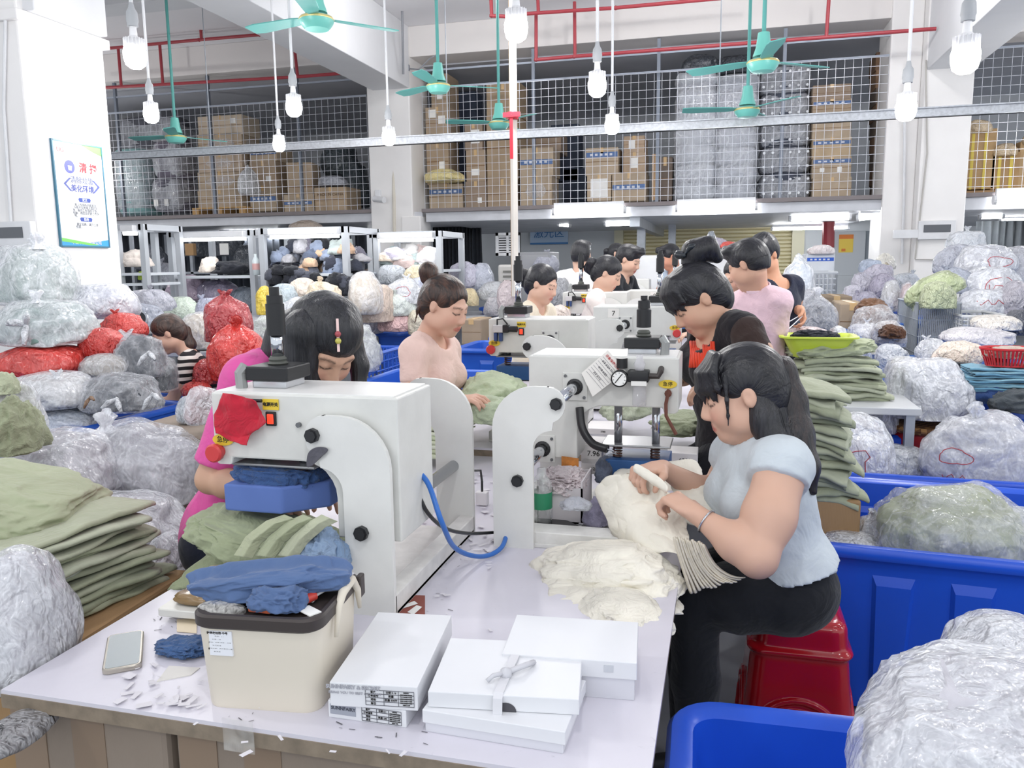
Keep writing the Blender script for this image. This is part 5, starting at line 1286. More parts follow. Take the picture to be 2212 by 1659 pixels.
# ------------------------------------------------------------------ bins, stool, right-hand tables
def binmat(c, rough=.3):
    return plain(c, rough, 0, .45, var=.05, vs=3, nb=.02, ns=20)
BLUE = binmat('#1f55cf'); BLUE2 = binmat('#2f62c8')
def tub(label, x0, x1, y0, y1, zt, zb=.02, mat=None, taper=.07, r=.07, pads=True, group='blue tubs around the tables', rotz=0., name='plastic_tub', n_x=None):
    w = x1 - x0; d = y1 - y0; mat = mat or BLUE
    t = thing(name, label, 'tub', ((x0 + x1) / 2, (y0 + y1) / 2, zb), rotz, group); h = zt - zb; W, D_ = w / 2, d / 2; tk = .012
    spec = [(-taper, 0.0), (0, h - .05), (0, h - .045), (.035, h - .04), (.04, h - .03), (.04, h - .012), (.03, h), (.006, h), (-tk, h - .014), (-tk - .004, h - .05), (-taper - tk, tk)]
    rg = [[(x, y, z) for x, y in rrect(-W - o, -D_ - o, W + o, D_ + o, max(.02, r + o))] for o, z in spec]
    loft(rg, 'shell', mat, t, True, True, .7)
    if pads:
        m = MB(); pw = .13; st = .23
        def pad(c, ax, inward, side):
            # tapered raised panel on a wall, standing proud inside / outside
            lo, hi = -c * 0, 0
        for sgn in (1, -1):
            nx = max(1, int((w - .2) / st)); ny = max(1, int((d - .2) / st))
            for k in range(nx):
                cx = (k - (nx - 1) / 2) * st
                for face in (-1, 1):
                    zt_ = h - .10; zb_ = .10; f = lambda z: taper * (1 - z / (h - .05))
                    yi = lambda z: sgn * (D_ - f(z)) - (sgn * tk if face < 0 else 0); o = (-sgn if face < 0 else sgn) * .014
                    A = [(cx - pw / 2, zt_), (cx + pw / 2, zt_), (cx + pw / 2 - .01, zb_), (cx - pw / 2 + .01, zb_)]
                    B = [(cx - pw / 2 + .014, zt_ - .035), (cx + pw / 2 - .014, zt_ - .035), (cx + pw / 2 - .024, zb_), (cx - pw / 2 + .024, zb_)]
                    va = [m.bm.verts.new((a, yi(z) - o * .1, z)) for a, z in A]; vb = [m.bm.verts.new((a, yi(z) + o, z)) for a, z in B]
                    m.bm.faces.new(vb)
                    for q in range(4): m.bm.faces.new((va[q], va[(q + 1) % 4], vb[(q + 1) % 4], vb[q]))
            for k in range(ny):
                cy = (k - (ny - 1) / 2) * st
                for face in (-1, 1):
                    zt_ = h - .10; zb_ = .10; f = lambda z: taper * (1 - z / (h - .05))
                    xi = lambda z: sgn * (W - f(z)) - (sgn * tk if face < 0 else 0); o = (-sgn if face < 0 else sgn) * .014
                    A = [(cy - pw / 2, zt_), (cy + pw / 2, zt_), (cy + pw / 2 - .01, zb_), (cy - pw / 2 + .01, zb_)]
                    B = [(cy - pw / 2 + .014, zt_ - .035), (cy + pw / 2 - .014, zt_ - .035), (cy + pw / 2 - .024, zb_), (cy - pw / 2 + .024, zb_)]
                    va = [m.bm.verts.new((xi(z) - o * .1, a, z)) for a, z in A]; vb = [m.bm.verts.new((xi(z) + o, a, z)) for a, z in B]
                    m.bm.faces.new(vb)
                    for q in range(4): m.bm.faces.new((va[q], va[(q + 1) % 4], vb[(q + 1) % 4], vb[q]))
        m.build('raised_panels', mat, t)
    return t
tub('nearest blue tub on the right, beside the table corner', -.04, 1.5, .86, 1.66, .60, rotz=.03)
tub('second blue tub on the right, behind the red stool, holding a sage green bag', .34, 2.0, 2.66, 3.52, .62, rotz=-.09, taper=.06)
tub('third blue tub on the right, holding white printed bags', .50, 2.1, 3.66, 4.50, .62, rotz=-.05)
tub('blue tub under the pile of bags at the left', -4.55, -3.32, 3.35, 4.35, .70, mat=BLUE2, rotz=-.05)
tub('blue tub with red bags beside the woman in stripes', -4.35, -3.05, 4.62, 5.45, .70, mat=BLUE2)
tub('blue tub behind the woman in the peach shirt', -2.55, -1.75, 5.2, 6.1, .70, mat=BLUE2)
a = P(812, 718, 8.2); b = P(892, 716, 8.2); tub('tall blue tub under the pile of pale bags left of the peach shirt', a.x, b.x + .1, 8.2, 8.9, a.z, mat=BLUE2)
a = P(985, 752, 6.6); b = P(1045, 748, 6.6); tub('blue tub between the peach shirt and the second left press', a.x, b.x + .3, 6.6, 7.3, a.z, mat=BLUE2)
a = P(1038, 664, 9.4); b = P(1082, 660, 9.4); tub('small blue tub on a cart far behind the second left press', a.x, b.x, 9.4, 10.0, a.z, a.z - .35, BLUE2, pads=False); box_at(1040, 712, 1080, 800, 9.45, .5, 'brown carton under the small blue tub far behind the second left press', None, TAN2)
a = P(1010, 728, 7.6); b = P(1046, 726, 7.6); tub('shallow blue tub beside the second left press top', a.x, b.x, 7.6, 8.0, a.z, a.z - .2, BLUE2, pads=False)
a = P(1948, 684, 7.4); b = P(1985, 684, 7.4); tub('tall narrow blue tub at the foot of the right column', a.x, b.x + .1, 7.4, 8.1, a.z, mat=BLUE2, taper=.04)
# crate with grid walls
def crate(label, u0, v0, u1, v1, Y, D, c, cat='basket', name='plastic_crate', nx=8, nz=5, taper=.0, r=.006, group=None):
    a = P(u0, v0, Y); b = P(u1, v1, Y); t = wthing(name, label, cat, ((a.x + b.x) / 2, Y + D / 2, b.z), group)
    def pt(fx, fy, fz):
        k = taper * (1 - fz); return Vector((a.x + (b.x - a.x) * (k + fx * (1 - 2 * k)), Y + D * (k + fy * (1 - 2 * k)), b.z + (a.z - b.z) * fz))
    m = MB()
    for z in (0, 1): m.tube([pt(0, 0, z), pt(1, 0, z), pt(1, 1, z), pt(0, 1, z)], r * 2.2, n=6, closed=True)
    m.build('rim', plain(c, .4), t)
    m = MB()
    for k in range(nx + 1):
        f = k / nx
        m.tube([pt(f, 0, 0), pt(f, 0, 1)], r, n=4).tube([pt(f, 1, 0), pt(f, 1, 1)], r, n=4).tube([pt(0, f, 0), pt(0, f, 1)], r, n=4).tube([pt(1, f, 0), pt(1, f, 1)], r, n=4)
        m.tube([pt(f, 0, 0), pt(f, 1, 0)], r, n=4)
    for k in range(1, nz):
        z = k / nz; m.tube([pt(0, 0, z), pt(1, 0, z), pt(1, 1, z), pt(0, 1, z)], r, n=4, closed=True)
    m.build('grid_walls', plain(c, .4), t); return t
crate('blue grid-walled crate right of the woman with long black hair', 758, 765, 815, 860, 6.2, .6, '#2f5fc4', nx=7, nz=5, r=.008)
crate('tall grey wire cage full of dark bags at the right', 1985, 655, 2066, 800, 6.4, .7, '#9fa5ad', 'cage', 'wire_cage', 22, 4, r=.004)
crate('low white wire basket beside the tall wire cage', 2080, 684, 2178, 722, 6.2, .6, '#c9cbcc', 'basket', 'wire_basket', 8, 4, r=.006)
crate('white wire trolley basket behind the man in navy', 1735, 590, 1805, 640, 8.4, .6, '#b9bdc2', 'basket', 'wire_basket', 8, 4, r=.008)
# red stool of the woman in grey
def plastic_stool(label, c, s=.145, h=.45, col='#b3121f', name='plastic_stool'):
    f = Fld((c[0] - s - .05, c[1] - s - .05, -.01), (c[0] + s + .05, c[1] + s + .05, h + .03), .005)
    X = f.ax[0][:, None, None] - c[0]; Y = f.ax[1][None, :, None] - c[1]; Z = f.ax[2][None, None, :]
    k = s * (1.0 - .22 * Z / h) ; r = .05
    def rb(o):
        qx = np.abs(X) - (k - r) - o; qy = np.abs(Y) - (k - r) - o
        return np.sqrt(np.maximum(qx, 0) ** 2 + np.maximum(qy, 0) ** 2) + np.minimum(np.maximum(qx, qy), 0) - r
    band = .012 * np.exp(-((Z - h * .80) / .012) ** 2)
    d = rb(band); rr = .03
    top = Z - h + .006 * np.exp(-(X ** 2 + Y ** 2) / .004)
    out = np.maximum(d, top); qa = d + rr; qb = top + rr; out = np.where((qa > 0) & (qb > 0), np.sqrt(np.maximum(qa, 0) ** 2 + np.maximum(qb, 0) ** 2) - rr, out)
    def archd(A, R): return np.where(Z < .12, np.abs(A) - R, np.sqrt(A ** 2 + (Z - .12) ** 2) - R)
    ax_, ay_ = archd(X, .085), archd(Y, .085)
    ringx = np.maximum(np.abs(archd(X, .125)) - .008, d - .010); ringy = np.maximum(np.abs(archd(Y, .125)) - .008, d - .010)
    ring2x = np.maximum(np.abs(archd(X, .092)) - .008, d - .012); ring2y = np.maximum(np.abs(archd(Y, .092)) - .008, d - .012)
    out = np.minimum(np.minimum(out, np.minimum(np.maximum(ringx, -d - .008), np.maximum(ringy, -d - .008))), np.minimum(np.maximum(ring2x, -d - .008), np.maximum(ring2y, -d - .008)))
    inner = np.maximum(d + .012, top + .012)
    out = np.maximum(out, -inner); out = np.maximum(out, -np.minimum(ax_, ay_)); out = np.maximum(out, -Z)
    f.D = np.broadcast_to(out, f.D.shape).astype(np.float32).copy()
    V, Q = f.mesh(); o = mesh_np(name, V - np.array([c[0], c[1], 0]), Q, plain(col, .18, 0, .5, coat=.3)); o.location = (c[0], c[1], 0)
    return tag(o, label, 'stool')
sc_ = PZ(1690, 1340, .44); plastic_stool('glossy red plastic stool under the woman in the pale grey top', (sc_.x + .045, sc_.y + .03), .17, .485)
# red stool with woven mat
c = P(2008, 908, 4.7); t = wthing('round_stool', 'red round stool with a woven mat seat under a white bag', 'stool', (c.x, c.y, 0))
MB().lathe([(.30, 0), (.26, c.z - .06), (.25, c.z - .03), (0, c.z - .03)], (c.x, c.y, 0), 28).build('base', plain('#b3202a', .3), t, angle=.5)
wm, nt, b = _new('woven_mat'); co = coords(nt); ck = N(nt, 'ShaderNodeTexChecker'); ck.inputs['Scale'].default_value = 40; nt.links.new(co, ck.inputs[0]); ck.inputs[1].default_value = lin('#b98a52') + (1,); ck.inputs[2].default_value = lin('#7d5530') + (1,); nt.links.new(ck.outputs[0], b.inputs['Base Color']); b.inputs['Roughness'].default_value = .6
MB().lathe([(0, c.z - .035), (.27, c.z - .035), (.28, c.z - .015), (.27, c.z), (0, c.z + .004)], (c.x, c.y, 0), 28).build('woven_mat', wm, t, angle=.5)
# sorting bench on the right with blue top
BT = plain('#2b63b4', .4, var=.1)
def bench(label, u0, v0, u1, v1, z, mat, D=None, legs=True, name='side_table'):
    a = PZ(u0, v1, z); b = PZ(u1, v0, z); x0, x1 = min(a.x, b.x), max(a.x, b.x); y0, y1 = min(a.y, b.y), max(a.y, b.y)
    t = wthing(name, label, 'table', ((x0 + x1) / 2, (y0 + y1) / 2, 0)); MB().box((x0, y0, z - .035), (x1, y1, z), .005).build('top', mat, t)
    for x in (x0 + .04, x1 - .04):
        for y in (y0 + .04, y1 - .04): MB().box((x - .02, y - .02, 0), (x + .02, y + .02, z - .035)).build('leg', STEEL, t)
    return t, x0, x1, y0, y1
bench('grey-topped side table under the sage green garment pile on the right', 1690, 836, 1928, 874, .85, plain('#bfc1c4', .4))
def table_at(label, x0, x1, y0, y1, z, mat, name='sorting_table'):
    t = wthing(name, label, 'table', ((x0 + x1) / 2, (y0 + y1) / 2, 0)); MB().box((x0, y0, z - .04), (x1, y1, z), .005).build('top', mat, t)
    for x in (x0 + .04, x1 - .04):
        for y in (y0 + .04, y1 - .04): MB().box((x - .02, y - .02, 0), (x + .02, y + .02, z - .04)).build('leg', STEEL, t)
    return t
table_at('blue-topped sorting table at the right, under the small bags and the red slotted basket', .66, 3.0, 4.55, 6.25, .86, BT)
table_at('sorting table under the tall right pile and the bags by the right column', .95, 3.2, 6.85, 8.9, 1.04, BT)
table_at('sorting table behind the man in navy, under the tall pale blue bag', .36, .88, 5.5, 7.2, 1.04, BT)
GT = plain('#b9bcc1', .5, var=.08)
table_at('grey sorting table among the lit racks, under the pastel bags', -7.4, -3.9, 6.3, 9.3, .98, GT)
table_at('grey sorting table left of the air cooler, under the grey and lilac bags', -3.35, -2.15, 8.95, 10.1, .93, GT)
table_at('grey sorting table behind the left tubs, under the slate grey bags', -5.1, -3.5, 5.15, 6.3, .92, GT)
for (x0, x1, y0, y1, z, lb) in ((-2.8, -1.75, 2.2, 2.8, .44, 'low carton under the large clear bags in the left foreground'), (-2.55, -1.98, 2.85, 3.35, .84, 'carton under the pink clear bag behind the pink shirt')):
    t = thing('carton', 'brown ' + lb, 'box', ((x0 + x1) / 2, (y0 + y1) / 2, 0)); MB().box((-(x1 - x0) / 2, -(y1 - y0) / 2, 0), ((x1 - x0) / 2, (y1 - y0) / 2, z), .01).build('body', carton('#93867a'), t)
a = P(1122, 545, 10.4); b = P(1172, 545, 10.4); t = wthing('metal_cabinet', 'grey metal cabinet below the laser zone sign', 'cabinet', ((a.x + b.x) / 2, 10.7, 0)); MB().box((a.x, 10.4, 0), (b.x + .1, 11.0, a.z), .01).build('body', plain('#8f9094', .5), t)
MB().box((a.x + .03, 10.392, a.z * .55), (b.x + .07, 10.4, a.z - .04), .004).build('door', plain('#97989c', .5), t)
t = wthing('storage_shelf', 'grey metal storage shelf along the rear under the left mezzanine', 'shelf', (-8.9, 13.6, 0))
for x in (-10.9, -9.6, -8.2, -6.8):
    for y in (13.15, 14.15): MB().box((x - .03, y - .03, 0), (x + .03, y + .03, 2.2)).build('post', STEEL, t)
for z in (.6, 1.46): MB().box((-10.9, 13.12, z - .04), (-6.8, 14.18, z), .004).build('shelf_board', STEEL, t)
# yellow-green basin, pot, red baskets
c = P(1765, 738, 4.3); t = wthing('plastic_basin', 'yellow-green plastic basin with dark cloth behind the sage green pile', 'basin', c)
rg = []
for o, z in ((-.05, -.075), (0, .02), (.022, .026), (.022, .034), (0, .034), (-.012, .02), (-.055, -.065)): rg.append([(c.x + x, c.y + y, c.z + z) for x, y in rrect(-.165 - o, -.12 - o, .165 + o, .12 + o, .06)])
loft(rg, 'basin', plain('#c6d84a', .35), t, True, True, .7)
V, Fc = blob(5, (.105, .065, .04), 8, .8, .2, .2, 3.6); o = mesh_np('dark_cloth', V, Fc, fabric('#22252f', var=.2, wr=.6, sc=20.)); o.location = c + Vector((-.01, 0, .02)); tag(o, 'dark navy cloth inside the yellow-green basin', 'cloth')
c = P(1829, 748, 4.4); t = wthing('metal_tin', 'round metal tin right of the yellow-green basin', 'tin', c); MB().lathe([(0, -.07), (.045, -.07), (.045, .01), (0, .012)], c, 24).build('body', CHROME, t, angle=.5); MB().lathe([(.046, -.012), (.049, -.01), (.049, .004), (.046, .012)], c, 24, cap=False).build('lid_rim', plain('#55575b', .3, .8), t)
def mesh_basket(label, u, v, wpx, hpx, Y, col, cloth=None):
    c = P(u, v, Y); s = SCL(c); W = wpx * s / 2; Hh = hpx * s; t = wthing('plastic_basket', label, 'basket', c - Vector((0, 0, Hh / 2)), 'small red plastic baskets')
    m = MB(); n = 44
    for k in range(n):
        a0 = 2 * math.pi * k / n; a1 = a0 + 2 * math.pi / n * .55
        q = [];
        for a_, f, z in ((a0, .78, -.5), (a1, .78, -.5), (a1, 1, .4), (a0, 1, .4)): q.append(c + Vector((W * f * math.cos(a_), W * .75 * f * math.sin(a_), Hh * z)))
        m.quad(*q)
    o = m.build('slotted_wall', plain(col, .35), t); sd = o.modifiers.new('t', 'SOLIDIFY'); sd.thickness = .004
    rg = [[(c.x + W * f * math.cos(a_), c.y + W * .75 * f * math.sin(a_), c.z + Hh * z) for a_ in (2 * math.pi * k / 40 for k in range(40))] for f, z in ((.99, .36), (1.07, .40), (1.07, .5), (1.0, .5), (.97, .4))]
    loft(rg, 'rim', plain(col, .35), t, False, False); rg = [[(c.x + W * f * math.cos(a_), c.y + W * .75 * f * math.sin(a_), c.z + Hh * z) for a_ in (2 * math.pi * k / 40 for k in range(40))] for f, z in ((.80, -.42), (.80, -.5))]
    loft(rg, 'floor', plain(col, .35), t)
    if cloth:
        V, Fc = blob(4, (W * .8, W * .6, Hh * .35), nxt(), .8, .2, .25, 4.); o = mesh_np('cloth_pieces', V, Fc, fabric(cloth, var=.2, wr=.6, sc=25.)); o.location = c + Vector((0, 0, Hh * .15)); tag(o, 'cloth pieces inside the ' + label.split(',')[0], 'cloth')
    return t
mesh_basket('red slotted basket at the far right edge, over the blue folded cloth', 2180, 770, 110, 40, 4.6, '#c4262c', '#b7a89c')
mesh_basket('small red slotted basket between the pink shirt and the pale bag', 1673, 690, 40, 36, 5.2, '#cc3a36')
a = P(1660, 708, 5.1); tub('small blue crate under the red slotted basket beside the pink shirt', a.x - .02, a.x + .18, 5.05, 5.35, a.z, a.z - .12, BLUE2, taper=.02, pads=False)
# printer stack and cabinet behind the man in navy
c = box_at(1742, 548, 1802, 590, 9.5, .5, 'blue and white box with red bags on top, behind the man in navy', None, '#d9dde3', band=.7, bandc='#2c5cc0', tape=False)
box_at(1738, 592, 1800, 618, 9.2, .5, 'white box below the blue and white box behind the man in navy', None, '#d7d9dc', tape=False)
bag(1775, 540, 50, 22, 9.5, '#e8dcdc', 'pink and white bag on the blue and white box', one=True)
box_at(1775, 640, 1838, 720, 7.2, .5, 'open brown carton behind the dark tied bag', None, '#94836f')
box_at(1815, 655, 1868, 735, 6.4, .5, 'brown carton holding brown garments', None, '#a8967f')
# window air conditioner, portable cooler, white laser cover
t = wthing('window_vent', 'white-framed louvred vent panel left of the laser zone sign', 'vent', P(1095, 530, 13.5)); a = P(1070, 503, 13.5); b = P(1122, 552, 13.5)
m = MB(); m.box((a.x, 13.5, b.z), (b.x, 13.55, b.z + .05)).box((a.x, 13.5, a.z - .05), (b.x, 13.55, a.z)).box((a.x, 13.5, b.z), (a.x + .05, 13.55, a.z)).box((b.x - .05, 13.5, b.z), (b.x, 13.55, a.z)).box(((a.x + b.x) / 2 - .02, 13.5, b.z), ((a.x + b.x) / 2 + .02, 13.55, a.z)); m.build('frame', WHITEM, t)
for k in range(7): z = b.z + .05 + (a.z - b.z - .1) * (k + .5) / 7; MB().box((a.x + .05, 13.52, z - .012), (b.x - .05, 13.54, z + .012)).build('louvre', WHITEM, t)
MB().box((a.x, 13.6, b.z), (b.x, 13.62, a.z)).build('backing', plain('#3a3d42', .6), t)
t = wthing('air_cooler', 'white portable air cooler with louvres behind the second left press', 'cooler', (P(1105, 640, 11.5).x, 11.8, 0)); a = P(1075, 572, 11.5); b = P(1138, 680, 11.5)
MB().box((a.x, 11.5, 0), (b.x, 12.1, a.z), .03).build('body', plain('#e2dfdb', .5), t)
for k in range(7): z = a.z - .1 - .07 * k; MB().box((a.x + .08, 11.49, z - .014), (b.x - .06, 11.5, z + .014)).build('louvre', plain('#85847f', .5), t)
f = Fld((-.9, -.5, 0), (.9, .5, 1.0), .02); f.cap((-.5, -.1, .2), (.5, -.1, .2), .3, k=0); f.cap((-.55, .0, .62), (.25, .0, .62), .27, k=.12); f.cap((.3, .0, .55), (.62, .0, .5), .26, k=.1); f.halfspace((0, 0, .02), (0, 0, 1)); f.halfspace((0, 0, .84), (0, 0, -1)); f.halfspace((0, -.3, 0), (0, 1, 0)); V, Q = f.mesh(); V[:, 2] *= 1.1
c = P(1520, 540, 8.8); o = mesh_np('machine_cover', V * np.array([1, 1, (c.z - .0) / .95]), Q, plain('#dfe0e2', .45, var=.03)); o.location = (c.x, 9.2, 0); tag(o, 'large white rounded machine cover behind the woman in black and red', 'cover')
box_at(996, 690, 1040, 745, 7.4, .4, 'brown carton behind the peach shirt, beside the blue tub', None, '#a3917c')
c = P(300, 690, 4.9); t = wthing('round_mirror', 'round silver-rimmed mirror among the bags behind the round red bag', 'mirror', c)
MB().lathe([(.055, -.008), (.068, -.008), (.068, .008), (.055, .008), (.055, -.008)], c, 32, axis=(.2, -1, .3), cap=False).build('rim', CHROME, t, angle=.5); MB().lathe([(0, 0), (.056, 0), (.056, .004), (0, .004)], c, 32, axis=(.2, -1, .3)).build('glass', plain('#2c3034', .08), t)
MB().cyl(c + Vector((0, .02, -.35)), c + Vector((0, .01, -.06)), .01, n=8).build('stand', CHROME, t, smooth=True)

# ------------------------------------------------------------------ people
def nrm(v): v = np.array(v, float); return v / np.linalg.norm(v)
def frame(fwd, up):
    f = nrm(fwd); u = np.array(up, float); u = u - f * (u @ f); u = nrm(u); r = np.cross(f, u); return np.array([r, f, u])   # right, forward, up
SK = '#d3ac97'
def add_head(f, hc, M, s, k=.012, nose=1.0):
    L = lambda x, y, z: np.array(hc) + s * (M.T @ np.array([x, y, z]))
    E = lambda c, r, kk=.02, op='u': f.ell(L(*c), np.array(r) * s, M, kk * s, op)
    E((0, -.018, .035), (.074, .096, .084), 0)
    E((0, .028, -.035), (.056, .064, .082), .035)
    E((0, .062, -.092), (.026, .024, .022), .03)
    for q in (-1, 1):
        E((q * .034, .056, -.030), (.030, .032, .034), .03)
        E((q * .048, .0, -.062), (.022, .045, .028), .03)
        f.cap(L(q * .012, .084, .024), L(q * .046, .072, .026), .010 * s, .008 * s, .015 * s)
        E((q * .031, .098, .006), (.017, .014, .010), .012, 's')
        E((q * .031, .078, .006), (.0155, .0135, .0125), .004)
        E((q * .075, -.008, -.002), (.009, .018, .028), .008)
        E((q * .0845, -.004, .003), (.006, .009, .014), .005, 's')
        E((q * .011, .098, -.034), (.009, .010, .008), .008)
    f.cap(L(0, .086, .018), L(0, .106 * nose, -.026), .0075 * s, .0115 * s, .014 * s)
    f.cap(L(-.016, .088, -.0585), L(.016, .088, -.0585), .0075 * s, None, .008 * s)
    f.cap(L(-.013, .0875, -.0705), L(.013, .0875, -.0705), .0085 * s, None, .008 * s)
    return L
def tone_head(V, hc, M, s, col, base, lips='#b8665c'):
    q = (V - np.array(hc)) @ M.T / s; x, y, z = q[:, 0], q[:, 1], q[:, 2]
    def mix(m, c):
        m = np.clip(m, 0, 1)[:, None]; col[:] = col * (1 - m) + np.array(lin(c)) * m
    front = y > .05
    mix(front * np.clip(1.4 - np.hypot((np.abs(x) - .04) / .022, (z + .03) / .022), 0, 1) * .45, '#d89a88')
    e1 = np.hypot(x / .023, (z + .0645) / .0115); mix((y > .07) * np.clip((1.15 - e1) * 5, 0, 1) * .85, lips)
    mix((y > .07) * np.clip(1 - np.abs(z + .0645) / .0018, 0, 1) * (np.abs(x) < .022) * .7, '#6b3a36')
    ax = np.abs(x); bz = .0275 - .16 * (ax - .034) ** 2 / .02
    mix((y > .045) * (ax > .012) * (ax < .052) * np.clip(1.4 - np.abs(z - bz) / .0036, 0, 1) * .75, '#3a2c28')
    lz = -.0015 + .22 * (ax - .031) ** 2 / .02
    mix((y > .05) * (ax > .014) * (ax < .048) * np.clip(1.5 - np.abs(z - lz) / .0026, 0, 1) * .95, '#1d1718')
    mix((y > .085) * np.clip(1.3 - np.hypot((ax - .007) / .0042, (z + .040) / .004), 0, 1) * .8, '#5d332c')
def hand(f, w, d, nrmv, thumb, s=1.0, curl=.5, spread=.1, r=.0085):
    """wrist w, finger direction d, palm normal, thumb side; fingers bend toward the palm normal"""
    d = nrm(d); n = np.array(nrmv, float); n = nrm(n - d * (n @ d)); t = np.array(thumb, float); t = nrm(t - d * (t @ d) - n * (t @ n)); w = np.array(w, float)
    f.ell(w + d * .045 * s, np.array([.038, .048, .016]) * s, np.array([t, d, n]), .012)
    f.cap(w, w + d * .03 * s, .021 * s, .022 * s, .015)
    for i, (o, L) in enumerate(((.030, .070), (.010, .078), (-.010, .073), (-.028, .058))):
        p = w + d * .082 * s + t * o * s; a = spread * (1.5 - i) * .35; dd = nrm(d + t * a); pts = [p - d * .02 * s, p]
        ang = 0
        for j, fr in enumerate((.45, .32, .23)):
            ang += curl * (1.0 + .12 * i) * (1.25 if j == 0 else 1.0); v = dd * math.cos(ang) + n * math.sin(ang); pts.append(pts[-1] + v * L * fr * s)
        f.chain(pts, [r * 1.1 * s, r * 1.1 * s, r * s, r * .92 * s, r * .78 * s], .004)
    p = w + d * .02 * s + t * .025 * s; v1 = nrm(d * .7 + t * .8 + n * .35); v2 = nrm(d * .9 + t * .15 + n * .6)
    f.chain([p, p + v1 * .034 * s, p + v1 * .034 * s + v2 * .03 * s, p + v1 * .034 * s + nrm(v2 + n * .3) * .052 * s], [.014 * s, .011 * s, .0098 * s, .008 * s], .006)
def fbox(pts, pad):
    pts = np.array([np.array(p, float) for p in pts]); return pts.min(0) - pad, pts.max(0) + pad
def grid_mesh(f, name, mat, par, disp=None, seed=0):
    V, Q = f.mesh()
    if disp is not None and len(V): V = V + vnorm(V, Q) * disp(V)[:, None]
    return V, Q, mesh_np(name, V, Q, mat, par)
def set_attr(o, name, typ, arr):
    at = o.data.attributes.new(name, typ, 'POINT')
    if typ == 'FLOAT_COLOR': a = np.ones((len(arr), 4), np.float32); a[:, :3] = arr; at.data.foreach_set('color', a.ravel())
    else: at.data.foreach_set('vector', np.asarray(arr, np.float32).ravel())
def person(label, J, hfwd, hup, shirt='#dddddd', pants='#1b1d22', hair='#17171c', hair2=None, style='bun', vox=.006, hs=1.0, sleeve=.45, skin=SK, bulk=1.0, female=True,
           hands=None, legs=True, neckline=.0, shirt_mat=None, hem=-.04, sub=None, nose=1.0, sleeve_mat=None, mask=False, girth=1.0, fold=.005, armk=1.0, scoop=1.0):
    """J: joints in room coordinates: hd nk ch pv shL shR elL elR wrL wrR (+ hipL kneeL ankL ...)"""
    J = {k: np.array(v, float) for k, v in J.items()}; M = frame(hfwd, hup); hd = J['hd']
    t = wthing('person', label, 'person', (J['pv'][0], J['pv'][1], 0 if not sub else 0))
    up = nrm(J['nk'] - J['pv']); side = nrm(J['shR'] - J['shL']); side = nrm(side - up * (side @ up)); fw = np.cross(up, side); T = np.array([side, fw, up]); b = bulk
    arms = [(J['sh' + q], J['el' + q], J['wr' + q]) for q in 'LR' if 'el' + q in J]
    def torso(f, g, k=.05):
        ch, pv, nk = J['ch'], J['pv'], J['nk']; be = (ch + pv) / 2
        f.ell(ch, (.150 * b + g, .100 * b + g, .15 + g), T, 0); f.ell(be + fw * .012, (.135 * b * girth + g, .100 * b * girth + g, .14 + g), T, k); f.ell(pv, (.160 * b * girth + g, .115 * b * girth + g, .12 + g), T, k)
        f.cap(J['shL'] * .8 + nk * .2, J['shR'] * .8 + nk * .2, .050 * b + g, None, .05)
        f.cap(J['shL'], nk, .040 * b + g, .045 * b + g, .04); f.cap(J['shR'], nk, .040 * b + g, .045 * b + g, .04)
        if female:
            for q in (-1, 1): f.ell(ch + fw * .085 * b + side * q * .065 * b - up * .02, (.058 * b + g, .05 * b + g, .058 * b + g), T, .04)
    # body
    pts = [hd, J['pv']] + [p for a in arms for p in a]
    lo, hi = fbox(pts, .17); lo[2] = min(lo[2], J['pv'][2] - .14); f = Fld(lo, hi, vox)
    torso(f, -.012); L = add_head(f, hd, M, hs, nose=nose)
    f.cap(L(0, -.028, -.055), J['nk'] - up * .02, .050 * hs, .056 * b, .03)
    for (a, e, w) in arms:
        f.chain([a, a * .45 + e * .55, e], [.046 * b * armk, .045 * b * armk, .036 * b * (armk * .7 + .3)], .03); f.chain([e, e * .65 + w * .35, w], [.036 * b * (armk * .7 + .3), .036 * b * (armk * .75 + .25), .022], .02)
    for H_ in (hands or []): hand(f, *H_[:4], **(H_[4] if len(H_) > 4 else {}))
    V, Q, o = grid_mesh(f, 'body', skinmat(), t)
    col = np.tile(np.array(lin(skin)), (len(V), 1)); col *= (1 + .05 * fbm(V * 25, 3, 2))[:, None]; tone_head(V, hd, M, hs, col, skin); set_attr(o, 'tone', 'FLOAT_COLOR', col)
    # shirt
    f = Fld(lo - .03, hi + .03, vox * 1.1); torso(f, .008); f.ell(J['pv'] - up * .03, (.168 * b * girth, .126 * b * girth, .15), T, .04)
    seed = nxt()
    f2 = None
    for (a, e, w) in arms:
        d = e - a; Ls = np.linalg.norm(d); end = a + d * sleeve; g = Fld(lo - .03, hi + .03, vox * 1.1)
        if sleeve <= 1.0: g.cap(a - nrm(d) * .01, a + d * min(1.0, sleeve + .12), .056 * b * armk, .054 * b * armk, 0); g.halfspace(end, -nrm(d))
        else:
            wv = w - e; end = e + wv * (sleeve - 1); g.chain([a, e], [.056 * b, .044 * b], 0); g.cap(e, e + wv * min(1, sleeve - 1 + .1), .044 * b, .036 * b, .02)
            gd = g.D.copy(); g.halfspace(end, -nrm(wv)); 
        if sleeve_mat:
            f2 = (f2 or []) + [g]
        else:
            kk = .025; tt = np.clip(.5 + .5 * (g.D - f.D) / kk, 0, 1); f.D = (g.D * (1 - tt) + f.D * tt - kk * tt * (1 - tt)).astype(np.float32)
    f.halfspace(J['pv'] + up * hem, up)
